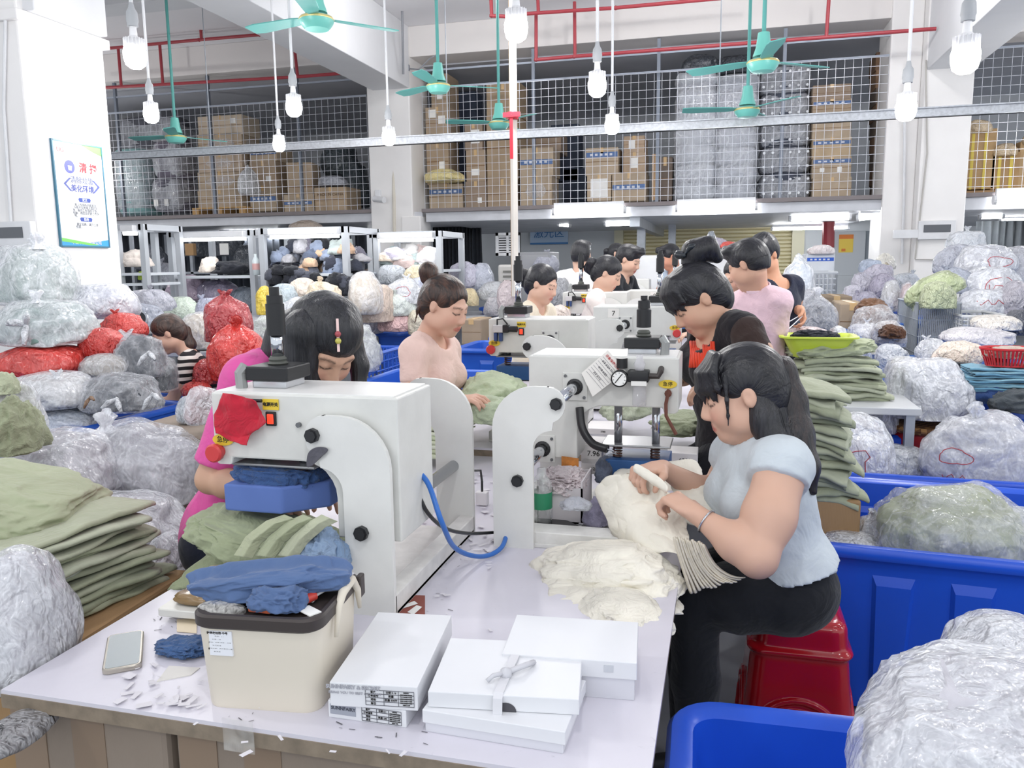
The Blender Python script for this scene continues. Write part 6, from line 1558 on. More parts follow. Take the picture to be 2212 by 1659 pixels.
    f.cap(J['nk'] + fw * (.035 + neckline) * scoop + up * (.03 * (1 - scoop)), J['nk'] + fw * (.05 + neckline) * scoop + up * .25, (.070 * b + neckline * .25) * (.6 + .4 * scoop), .14, .008, 's'); f.cap(J['nk'] + up * .015, L(0, -.02, -.05), .066 * b, .07, .006, 's')
    def fd(V): 
        q = np.stack([(V @ side) * 7 + (V @ up) * 5, (V @ fw) * 7, (V @ up) * 3.2 - (V @ side) * 3], 1)
        return fold * ridge(q * 1.5 + seed, seed, 3) + .002 * fbm(V * 30, seed, 2)
    V, Q, o = grid_mesh(f, 'shirt', shirt_mat or fabric(shirt, var=.06, wr=.3, sc=12.), t, fd)
    for g in f2 or []: grid_mesh(g, 'sleeve', sleeve_mat, t, fd)
    # trousers
    if legs:
        lp = [J[k] for q in 'LR' for k in ('hip' + q, 'knee' + q, 'ank' + q) if k in J]; lo2, hi2 = fbox(lp + [J['pv']], .16); lo2[2] = max(lo2[2], .0); f = Fld(lo2, hi2, max(.008, vox * 1.3))
        f.ell(J['pv'] - up * .03, (.158 * b * girth, .114 * b * girth, .120), T, 0)
        for q in 'LR':
            if 'knee' + q in J:
                f.chain([J['hip' + q], J['hip' + q] * .5 + J['knee' + q] * .5, J['knee' + q]], [.088 * b, .078 * b, .060 * b], .05); f.chain([J['knee' + q], J['knee' + q] * .6 + J['ank' + q] * .4, J['ank' + q]], [.060 * b, .058 * b, .045], .02)
        grid_mesh(f, 'trousers', fabric(pants, var=.1, wr=.35, sc=10.), t, lambda V: .004 * ridge(V * 9, seed, 2))
        m = MB()
        for q in 'LR':
            if 'ank' + q in J:
                a = Vector(J['ank' + q]); d = Vector((fw[0], fw[1], 0)).normalized(); fs = Fld(np.array(a) - .2, np.array(a) + .2, .009); fs.chain([np.array(a) * [1, 1, 0] + [0, 0, .035] - np.array(d) * .03, np.array(a) * [1, 1, 0] + [0, 0, .033] + np.array(d) * .15], [.036, .03], 0); fs.halfspace((0, 0, .003), (0, 0, 1)); grid_mesh(fs, 'shoe', plain('#26262a', .5), t)
    # hair
    add_hair(t, hd, M, hs, style, hair, hair2, vox, seed)
    if mask:
        fm = Fld(hd - .16, hd + .16, vox); fm.ell(L(0, .055, -.055), np.array([.056, .05, .048]) * hs, M, 0); grid_mesh(fm, 'face_mask', fabric('#e8ecef', var=.03, wr=.2), t)
    return t, L, M, T
def add_hair(t, hd, M, s, style, c, c2, vox, seed):
    L = lambda x, y, z: np.array(hd) + s * (M.T @ np.array([x, y, z])); E = lambda f, cc, r, k=.02, op='u': f.ell(L(*cc), np.array(r) * s, M, k * s, op)
    f = Fld(np.array(hd) - .20 * s, np.array(hd) + .20 * s, max(.004, vox * .85))
    short = style.startswith('short')
    E(f, (0, -.020, .040), (.083, .106, .093) if not short else (.083, .105, .094), 0)
    if not short or style == 'short_full': E(f, (0, -.06, -.02), (.070, .066, .08), .04)
    else: E(f, (0, -.055, -.01), (.068, .058, .075), .04)
    if style in ('bun', 'lowbun', 'plain'): E(f, (0, .128, -.022), (.080, .088, .108), .012, 's')
    else: E(f, (0, .125, -.035), (.078, .085, .098), .012, 's')
    for q in (-1, 1): E(f, (q * .092, .012, -.055), (.034, .052, .075), .012, 's'); E(f, (q * .088, -.006, -.006), (.016, .024, .034), .008, 's')
    if style == 'short': f.halfspace(L(0, -.06, -.055), M[2] + M[1] * -.1)
    if style == 'short': E(f, (0, .055, .105), (.07, .055, .032), .03)
    if style in ('bangs', 'fringe'):
        for k in range(15):
            a = (k - 7) / 7; x = a * .064; w_ = .004 * math.sin(k * 2.1); e_ = .016 * ((k * 7) % 4) / 3
            f.chain([L(x * .8, .04, .118), L(x, .090 - .03 * a * a, .085), L(x * 1.05 + w_ * .5, .103 - .042 * a * a, .045), L(x * 1.06 + w_, .101 - .044 * a * a, .022 - e_)], [.012 * s, .0105 * s, .0085 * s, .003 * s], .007)
        for q in ((-1, 1) if style == 'bangs' else ()): f.chain([L(q * .07, .035, .07), L(q * .079, .048, .01), L(q * .074, .056, -.03), L(q * .068, .062, -.06)], [.008 * s, .005 * s, .0035 * s, .002 * s], .008)
    if style == 'fringe':
        E(f, (0, .0, .09), (.07, .09, .05), .03)
    V, Q = f.mesh(); q = (V - np.array(hd)) @ M.T / s
    ang = np.arctan2(q[:, 2], q[:, 1]); st = np.stack([q[:, 0] * 42, ang * 1.1, q[:, 0] * 0 + seed], 1)
    V = V + vnorm(V, Q) * (.0022 * fbm(st * np.array([3.2, .8, 1]), seed, 2))[:, None]
    mt = hairmat(c, c2); o = mesh_np('hair', V, Q, mt, t); set_attr(o, 'strand', 'FLOAT_VECTOR', st * .35)
    def piece(name, build, pad=.25, par=t, mat=None, along='z'):
        lo, hi = build(None); g = Fld(lo - pad * 0 - .06, hi + .06, max(.004, vox * .85)); build(g); V, Q = g.mesh(); a = np.stack([V[:, 0] * 40, V[:, 1] * 40, V[:, 2] * 3], 1)
        V = V + vnorm(V, Q) * (.003 * fbm(a, seed, 2))[:, None]; o = mesh_np(name, V, Q, mat or mt, par); set_attr(o, 'strand', 'FLOAT_VECTOR', a * .35); return o
    def pts_piece(name, pts, rs, k=.02, mat=None):
        pts = [np.array(p, float) for p in pts]
        def b(g):
            if g is None: return np.min(pts, 0) - max(rs), np.max(pts, 0) + max(rs)
            g.chain(pts, rs, k)
        return piece(name, b, mat=mat)
    if style == 'bun':
        pts_piece('hair_bun', [L(0, -.10, .085), L(0, -.135, .105), L(0, -.13, .075)], [.030 * s, .038 * s, .030 * s]); pts_piece('hair_wisp', [L(.06, -.075, .0), L(.062, -.085, -.05), L(.055, -.085, -.115)], [.010 * s, .006 * s, .003 * s])
    if style == 'lowbun':
        pts_piece('hair_bun', [L(0, -.105, .0), L(0.01, -.145, .02), L(-.01, -.15, -.03), L(0, -.12, -.05)], [.030 * s, .034 * s, .032 * s, .02 * s])
    if style == 'fringe':
        pts_piece('hair_bun', [L(0, -.06, .125), L(.0, -.095, .15), L(0, -.14, .13), L(0, -.15, .08)], [.034 * s, .042 * s, .040 * s, .022 * s])
        pts_piece('hair_claw', [L(-.03, -.05, .165), L(0, -.045, .175), L(.03, -.05, .165)], [.010 * s, .012 * s, .010 * s], mat=plain('#20272e', .25))
        for q in (-1, 1): pts_piece('claw_tooth', [L(.03 * q, -.05, .165), L(.04 * q, -.085, .175), L(.035 * q, -.12, .165)], [.006 * s, .006 * s, .004 * s], mat=plain('#20272e', .25))
    if style == 'short': pts_piece('quiff', [L(-.04, .06, .115), L(0, .075, .120), L(.045, .06, .112)], [.018 * s, .022 * s, .018 * s])
    return L, pts_piece, mt
PT = lambda u, v, Y: np.array(P(u, v, Y))
# ---- woman in pale grey seated on the red stool
J = dict(hd=PT(1602, 852, 2.16), nk=PT(1640, 965, 2.19), ch=PT(1655, 1050, 2.20), pv=PT(1698, 1238, 2.20), shL=PT(1688, 1015, 2.03), shR=PT(1590, 990, 2.36),
         elL=PT(1636, 1205, 1.90), wrL=PT(1506, 1112, 1.97), elR=PT(1562, 1090, 2.42), wrR=PT(1432, 1012, 2.20))
pv = J['pv']; J.update(hipL=pv + [-.02, -.09, -.03], hipR=pv + [-.02, .09, -.03], kneeL=PT(1500, 1290, 2.08), kneeR=PT(1490, 1255, 2.30))
J['ankL'] = np.array([J['kneeL'][0] + .02, J['kneeL'][1], .08]); J['ankR'] = np.array([J['kneeR'][0] - .0, J['kneeR'][1], .08])
dL = nrm(PT(1432, 1062, 2.02) - J['wrL']); dR = nrm(PT(1365, 1018, 2.12) - J['wrR'])
WG, Lg, Mg, Tg = person('woman in a pale grey top with a long black ponytail, on the red stool', J, (-.94, -.14, -.30), (-.28, 0, .95), shirt='#c6ced4', style='bangs', vox=.0048, hs=1.0, sleeve=.12, bulk=1.06, girth=1.0, hem=.035, armk=1.26, scoop=.3, skin='#cfa792',
    hands=[(J['wrL'], dL, (-.3, .2, -.9), (-.3, .9, .4), dict(curl=.72)), (J['wrR'], dR, (-.2, -.3, -.9), (-.4, -.8, .4), dict(curl=.80))])
hdg, Mg_, sg = J['hd'], Mg, 1.0
def strands(t, name, pts, rs, c, c2=None, n=1, seed=3, vox=.005, mat=None, k=.02):
    pts = [np.array(p, float) for p in pts]; lo, hi = fbox(pts, max(rs) + .02); g = Fld(lo, hi, vox); g.chain(pts, rs, k); V, Q = g.mesh()
    a = np.stack([V[:, 0] * 42, V[:, 1] * 42, V[:, 2] * 3.0], 1); V = V + vnorm(V, Q) * (.0035 * fbm(a, seed, 2))[:, None]; o = mesh_np(name, V, Q, mat or hairmat(c, c2), t); set_attr(o, 'strand', 'FLOAT_VECTOR', a * .35); return o
strands(WG, 'ponytail', [PT(1655, 782, 2.18), PT(1688, 800, 2.18), PT(1706, 865, 2.17), PT(1718, 940, 2.14), PT(1742, 1010, 2.10), PT(1756, 1062, 2.08)], [.022, .034, .042, .044, .032, .010], '#1a1a1f', '#3a302f')
strands(WG, 'back_hair', [PT(1645, 820, 2.17), PT(1660, 885, 2.16), PT(1690, 950, 2.13), PT(1735, 1020, 2.09)], [.06, .055, .042, .02], '#1a1a1f')
strands(WG, 'back_hair', [PT(1640, 862, 2.12), PT(1650, 905, 2.115), PT(1668, 945, 2.10), PT(1705, 985, 2.07)], [.036, .042, .036, .018], '#1a1a1f')
MB().lathe([(.012, -.02), (.030, -.014), (.030, .014), (.012, .02)], PT(1657, 786, 2.175), 16, axis=(.9, 0, .25)).build('hair_tie', plain('#1c1c22', .6), WG, smooth=True)
c = PT(1659, 789, 2.125); MB().lathe([(0, 0), (.010, .002), (.008, .008), (0, .010)], c, 8, axis=(0, -1, 0)).build('hair_gem', plain('#cfd8d0', .1, .6), WG)
a = np.array(J['wrL']) * .84 + np.array(J['elL']) * .16; d = Vector(nrm(J['elL'] - J['wrL'])); q = Vector((0, 0, 1)).rotation_difference(d)
MB().tube([Vector(a) + q @ Vector((.030 * math.cos(x), .030 * math.sin(x), 0)) for x in (2 * math.pi * k / 24 for k in range(24))], .0028, n=6, closed=True).build('bracelet', plain('#c6c9cf', .2, .9), WG, smooth=True)
# ---- woman in pink with long loose hair
J = dict(hd=PT(700, 745, 1.98), nk=PT(598, 782, 2.03), ch=PT(552, 885, 2.03), pv=PT(488, 1130, 2.03), shR=PT(528, 826, 1.90), shL=PT(590, 820, 2.19), elR=PT(455, 1035, 1.84), wrR=PT(560, 1065, 1.78), elL=PT(620, 1010, 2.2), wrL=PT(700, 1060, 2.0))
pv = J['pv']; J.update(hipL=pv + [.02, .09, -.05], hipR=pv + [.02, -.09, -.05], kneeL=np.array([pv[0] + .36, pv[1] + .09, .60]), kneeR=np.array([pv[0] + .36, pv[1] - .09, .60]), ankL=np.array([pv[0] + .34, pv[1] + .09, .08]), ankR=np.array([pv[0] + .34, pv[1] - .09, .08]))
W1, L1, M1_, T1 = person('woman in a bright pink T-shirt with long black hair bending over the nearest left press', J, (.58, -.45, -.66), (.56, -.25, .76), shirt='#d5589c', pants='#1e2230', style='plain', vox=.0055, sleeve=.85, hem=-.10, girth=.86, skin='#c59d86', fold=.004,
    hands=[(J['wrR'], nrm(PT(640, 1075, 1.76) - J['wrR']), (0, .3, -1), (.2, .9, .3), dict(curl=.35)), (J['wrL'], nrm(PT(745, 1065, 1.9) - J['wrL']), (0, -.2, -1), (.2, -.9, .3), dict(curl=.35))], bulk=1.03)
M = M1_; Lh = lambda x, y, z: np.array(J['hd']) + M.T @ np.array([x, y, z])
strands(W1, 'long_hair', [PT(700, 690, 2.0), PT(640, 735, 2.02), PT(615, 800, 2.02), PT(600, 870, 2.0), PT(590, 940, 1.98)], [.07, .075, .066, .055, .03], '#17181d', vox=.006, k=.05)
strands(W1, 'long_hair', [PT(665, 720, 1.93), PT(650, 790, 1.93), PT(645, 850, 1.92), PT(648, 920, 1.9)], [.07, .055, .045, .03], '#17181d', vox=.006, k=.05)
strands(W1, 'long_hair', [PT(752, 730, 2.09), PT(776, 790, 2.09), PT(775, 850, 2.07), PT(770, 920, 2.03)], [.04, .026, .022, .012], '#17181d', vox=.006)
strands(W1, 'hair_crown', [Lh(0, -.05, .03), Lh(0, -.01, .055), Lh(.0, .02, .06)], [.09, .078, .062], '#17181d', vox=.006, k=.05)
bv = M.T @ np.array([.45, .75, .55]); 
from mathutils.bvhtree import BVHTree
def on_surface(objs, u, v):
    """first point of these meshes along a sight line, and its normal"""
    best = None; r = Vector(ray(u, v)).normalized(); o0 = Vector((0, 0, H))
    for ob in objs:
        bt = BVHTree.FromPolygons([v_.co[:] for v_ in ob.data.vertices], [tuple(p.vertices) for p in ob.data.polygons])
        h = bt.ray_cast(o0, r)
        if h[0] is not None and (best is None or h[3] < best[2]): best = (h[0], h[1], h[3])
    return best
hh_ = [o for o in W1.children if 'hair' in o.name]
h = on_surface(hh_, 730, 725)
if h:
    p, n_, _ = h; n_ = -Vector(ray(730, 725)).normalized(); upv = Vector((0, 0, 1)); upv = (upv - n_ * upv.dot(n_)).normalized(); sx = upv.cross(n_)
    R3 = Matrix((sx, upv, n_)).transposed().to_4x4(); TM = Matrix.Translation(p + n_ * .006) @ R3
    clip = MB().box((-.0035, -.042, 0), (.0035, .044, .004), .001, M=TM).build('hair_clip', plain('#e9c9c6', .3), W1)
    for z, c_ in ((.004, '#a34a52'), (-.014, '#b9b254')): MB().lathe([(.0001, -.008), (.006, -.006), (.0085, 0), (.006, .006), (.0001, .008)], TM @ Vector((0, z, .007)), 14).build('bead', plain(c_, .25), clip, smooth=True)
c = PT(512, 803, 1.86); MB().lathe([(0, 0), (.011, .003), (.006, .008), (0, .01)], c, 10, axis=(0, -1, .3)).build('shirt_flower', plain('#e06a4a', .5), W1)
# ---- woman in peach
J = dict(hd=PT(962, 662, 3.22), nk=PT(925, 728, 3.26), ch=PT(930, 800, 3.28), pv=PT(905, 930, 3.28), shR=PT(893, 765, 3.10), shL=PT(965, 755, 3.42), elR=PT(895, 885, 3.06), wrR=PT(985, 868, 3.02), elL=PT(980, 860, 3.40), wrL=PT(1030, 862, 3.25))
pv = J['pv']; J.update(hipL=pv + [0, .09, -.04], hipR=pv + [0, -.09, -.04], kneeL=np.array([pv[0] + .38, pv[1] + .09, .60]), kneeR=np.array([pv[0] + .38, pv[1] - .09, .60]), ankL=np.array([pv[0] + .36, pv[1] + .09, .08]), ankR=np.array([pv[0] + .36, pv[1] - .09, .08]))
W2 = person('woman in a peach T-shirt with a brown hair bun, in the left row', J, (.88, -.28, -.36), (.32, -.06, .92), shirt='#e6c8be', pants='#2a2c35', hair='#1b1718', hair2='#5a3d30', style='bun', vox=.0065, sleeve=.50, skin='#d2a893',
    hands=[(J['wrR'], nrm(PT(1045, 855, 3.0) - J['wrR']), (0, .2, -1), (.2, .9, .3), dict(curl=.4)), (J['wrL'], nrm(PT(1065, 850, 3.15) - J['wrL']), (0, -.2, -1), (.2, -.9, .3), dict(curl=.4))])
# ---- woman in black with red pleats
J = dict(hd=PT(1508, 650, 3.0), nk=PT(1562, 698, 3.04), ch=PT(1560, 770, 3.06), pv=PT(1590, 950, 3.08), shL=PT(1612, 720, 2.88), shR=PT(1520, 712, 3.22), elL=PT(1655, 800, 2.80), wrL=PT(1560, 830, 2.75), elR=PT(1510, 790, 3.25), wrR=PT(1480, 820, 3.1))
pv = J['pv']; J.update(hipL=pv + [0, -.09, -.04], hipR=pv + [0, .09, -.04], kneeL=np.array([pv[0] - .36, pv[1] - .09, .58]), kneeR=np.array([pv[0] - .36, pv[1] + .09, .58]), ankL=np.array([pv[0] - .34, pv[1] - .09, .08]), ankR=np.array([pv[0] - .34, pv[1] + .09, .08]))
W8, L8, M8, T8 = person('woman in a black top with red pleats and black hair in a claw clip', J, (-.74, -.28, -.60), (-.55, -.1, .80), shirt='#1d1a1f', pants='#1c1c22', style='fringe', vox=.006, sleeve=1.5, skin='#cba189', neckline=.05, sleeve_mat=fabric('#3c2f2c', var=.25, wr=.4, sc=12.), bulk=1.08,
    hands=[(J['wrL'], nrm((-1, .2, -.2)), (0, .2, -1), (0, .9, .3), dict(curl=.4)), (J['wrR'], nrm((-1, -.2, -.2)), (0, -.2, -1), (0, -.9, .3), dict(curl=.4))])
for k in range(12):
    u = 1492 + 4.6 * k; q = [on_surface([o for o in W8.children if o.name.startswith('shirt')], u + 1.5 * math.sin(i + k), v) for i, v in enumerate((738, 752, 766, 780, 794))]
    q = [x[0] - Vector(ray(u, 760)).normalized() * .004 for x in q if x]
    if len(q) > 1: MB().tube(q, .0055, n=6).build('red_pleat', fabric('#d8452c', var=.1, wr=.2, sc=30.), W8, smooth=True)
# ---- men standing on the right
def stand(J, w=.10):
    pv = J['pv']; s_ = nrm(J['shR'] - J['shL']) * w; fw = np.array([0, 0, 0])
    J.update(hipL=pv - s_ + [0, 0, -.05], hipR=pv + s_ + [0, 0, -.05], kneeL=np.array([*(pv - s_)[:2], .48]), kneeR=np.array([*(pv + s_)[:2], .48]), ankL=np.array([*(pv - s_)[:2], .08]), ankR=np.array([*(pv + s_)[:2], .08])); return J
J = stand(dict(hd=PT(1615, 573, 4.35), nk=PT(1635, 632, 4.38), ch=PT(1640, 690, 4.40), pv=PT(1640, 850, 4.42), shL=PT(1588, 662, 4.45), shR=PT(1685, 652, 4.30), elL=PT(1575, 745, 4.5), wrL=PT(1545, 775, 4.45), elR=PT(1668, 752, 4.34), wrR=PT(1600, 795, 4.55)))
J['shL'], J['shR'], J['elL'], J['elR'], J['wrL'], J['wrR'] = J['shL'], J['shR'], J['elL'], J['elR'], J['wrL'], J['wrR']
P9, L9, M9, T9 = person('man in a pale pink shirt with short dark hair, seen from behind', J, (-.80, .35, -.42), (-.35, .12, .92), shirt='#e3c3cd', pants='#3a3c46', style='short', vox=.007, sleeve=1.3, female=False, skin='#cfa38c', hem=-.08, fold=.010)
m = MB(); n0 = Vector(J['nk']) + Vector((.0, 0, .015)); m.lathe([(.066, -.02), (.072, .02), (.064, .028), (.060, .0)], n0, 24, axis=tuple(Vector(L9(0, -.02, -.05)) - Vector(J['nk'])), cap=False); m.build('collar', fabric('#e6c8d2', var=.04, wr=.2), P9, smooth=True)
J = stand(dict(hd=PT(1648, 552, 5.1), nk=PT(1672, 612, 5.12), ch=PT(1680, 660, 5.12), pv=PT(1690, 790, 5.14), shR=PT(1640, 630, 5.0), shL=PT(1715, 618, 5.2), elR=PT(1640, 700, 4.95), wrR=PT(1660, 730, 4.8), elL=PT(1722, 668, 5.1), wrL=PT(1737, 655, 4.95)))
J['elL'] = PT(1716, 672, 5.25); J['wrL'] = PT(1729, 668, 4.98)
person('man in a navy T-shirt standing behind the pink shirt, holding a white string', J, (-.45, -.70, -.50), (-.2, -.3, .9), shirt='#23283a', pants='#23252d', style='short', vox=.008, sleeve=.55, female=False, skin='#cf9a7c', hands=[(J['wrL'], (.2, -.5, -.8), (-.8, -.2, 0), (0, -1, 0), dict(curl=.5))])
c = Vector(PT(1735, 690, 4.93)); t = wthing('white_string', 'white string pulled by the man in navy', 'string', c); MB().tube([PT(1734, 678, 4.93), PT(1710, 692, 4.9), PT(1690, 702, 4.8)], .003, n=5).tube([PT(1734, 682, 4.93), PT(1715, 700, 4.85), PT(1697, 716, 4.75)], .003, n=5).build('cord', plain('#e6e8ee', .5), t)
# ---- others along the tables
def bust(label, u, v, Y, fwd, up, shirt, style, dirx, hair='#17171c', hair2=None, female=True, sleeve=.5, vox=.009, skin=SK, mask=False, mat=None, lean=.10, arms=True, hs=1.0, legs=True, standing=False):
    """seated or standing worker placed from the head"""
    hd = PT(u, v, Y); b = np.array([-dirx * lean, 0, 0]); hl = nrm((fwd[0], fwd[1], 0)); sd = np.array([hl[1], -hl[0], 0])
    nk = hd + np.array([0, 0, -.135]) - hl * (.03 + lean * .3); ch = nk + np.array([0, 0, -.17]) - hl * lean * .3; pv = ch + np.array([0, 0, -.32]) - hl * lean * .4
    J = dict(hd=hd, nk=nk, ch=ch, pv=pv, shR=nk + sd * .165 + [0, 0, -.055], shL=nk - sd * .165 + [0, 0, -.055])
    J.update(elR=J['shR'] + hl * .12 + [0, 0, -.24] + sd * .03, elL=J['shL'] + hl * .12 + [0, 0, -.24] - sd * .03); J.update(wrR=J['elR'] + hl * .22 + [0, 0, .02] - sd * .06, wrL=J['elL'] + hl * .22 + [0, 0, .02] + sd * .06)
    if standing: stand(J)
    else: J.update(hipL=pv - sd * .09, hipR=pv + sd * .09, kneeL=pv - sd * .09 + hl * .36, kneeR=pv + sd * .09 + hl * .36); J['kneeL'][2] = J['kneeR'][2] = min(.60, J['kneeL'][2]); J.update(ankL=np.array([*J['kneeL'][:2], .08]), ankR=np.array([*J['kneeR'][:2], .08]))
    return person(label, J, fwd, up, shirt=shirt, style=style, hair=hair, hair2=hair2, female=female, sleeve=sleeve, vox=vox, skin=skin, mask=mask, shirt_mat=mat, hs=hs,
                  hands=[(J['wrR'], hl, (0, 0, -1), -sd, dict(curl=.4)), (J['wrL'], hl, (0, 0, -1), sd, dict(curl=.4))]) + (J,)
bust('woman in a cream top with a low dark bun, second along the left row', 1172, 615, 5.15, (.88, -.25, -.34), (.32, -.05, .93), '#e6dcc8', 'lowbun', 1, skin='#d6ae99')
bust('man in a white T-shirt standing with his back turned near the laser zone sign', 1256, 553, 6.7, (.08, .96, -.12), (0, .1, 1), '#e8e6e4', 'short', 1, female=False, standing=True, lean=.02)
bust('woman in a white top with a bun, third along the left row', 1313, 592, 5.9, (.85, -.05, -.45), (.42, 0, .9), '#e8e0dc', 'lowbun', 1)
bust('man in black with short hair looking down behind the third left press', 1358, 562, 6.9, (.85, -.25, -.40), (.35, -.1, .92), '#23262c', 'short', 1, female=False, standing=True)
bust('woman with dark hair half hidden behind the man in black', 1334, 548, 9.2, (.9, -.2, -.1), (.1, 0, 1), '#d9d2cc', 'lowbun', 1, hs=.9)
bust('woman in black looking down between the claw-clip woman and the pink shirt', 1592, 596, 6.0, (-.60, -.55, -.42), (-.25, -.25, .93), '#1b1d22', 'lowbun', -1)
sm, nt, b = _new('striped_cloth'); co = coords(nt); wv = N(nt, 'ShaderNodeTexWave'); wv.bands_direction = 'Z'; wv.inputs['Scale'].default_value = 7.0; wv.inputs['Distortion'].default_value = 1.2; wv.inputs['Detail'].default_value = 1; nt.links.new(co, wv.inputs[0]); nt.links.new(ramp(nt, wv.outputs['Fac'], [(.48, lin('#1c1a1e')), (.54, lin('#e4ddd6'))]), b.inputs['Base Color']); b.inputs['Roughness'].default_value = .9
r = bust('woman in a black and white striped T-shirt with a ponytail at the far left tubs', 362, 722, 4.55, (-.72, -.50, -.48), (-.35, -.2, .9), '#ffffff', 'plain', -1, hair='#2a211f', hair2='#5a453b', mat=sm, lean=.3)
strands(r[0], 'ponytail', [PT(378, 705, 4.6), PT(396, 715, 4.62), PT(408, 745, 4.62), PT(400, 785, 4.6)], [.03, .045, .045, .015], '#2a211f', '#5a453b', vox=.008)
bust('woman with a white face mask among the bags behind the racks', 735, 622, 8.3, (-.25, -.85, -.42), (-.1, -.4, .9), '#e6dfe3', 'plain', -1, hair='#3a2c28', mask=True)
bust('worker in a pale blue striped shirt half hidden beside the white machine cover', 1446, 556, 8.3, (-.8, -.4, -.4), (-.3, -.1, .9), '#b9c9dc', 'short', -1, female=False, standing=True, skin='#c98f76')
bust('woman half hidden behind the post of the heaped rack', 792, 604, 9.6, (-.3, -.9, -.2), (0, -.2, 1), '#c9b9b4', 'plain', -1, hair='#3a2c28')

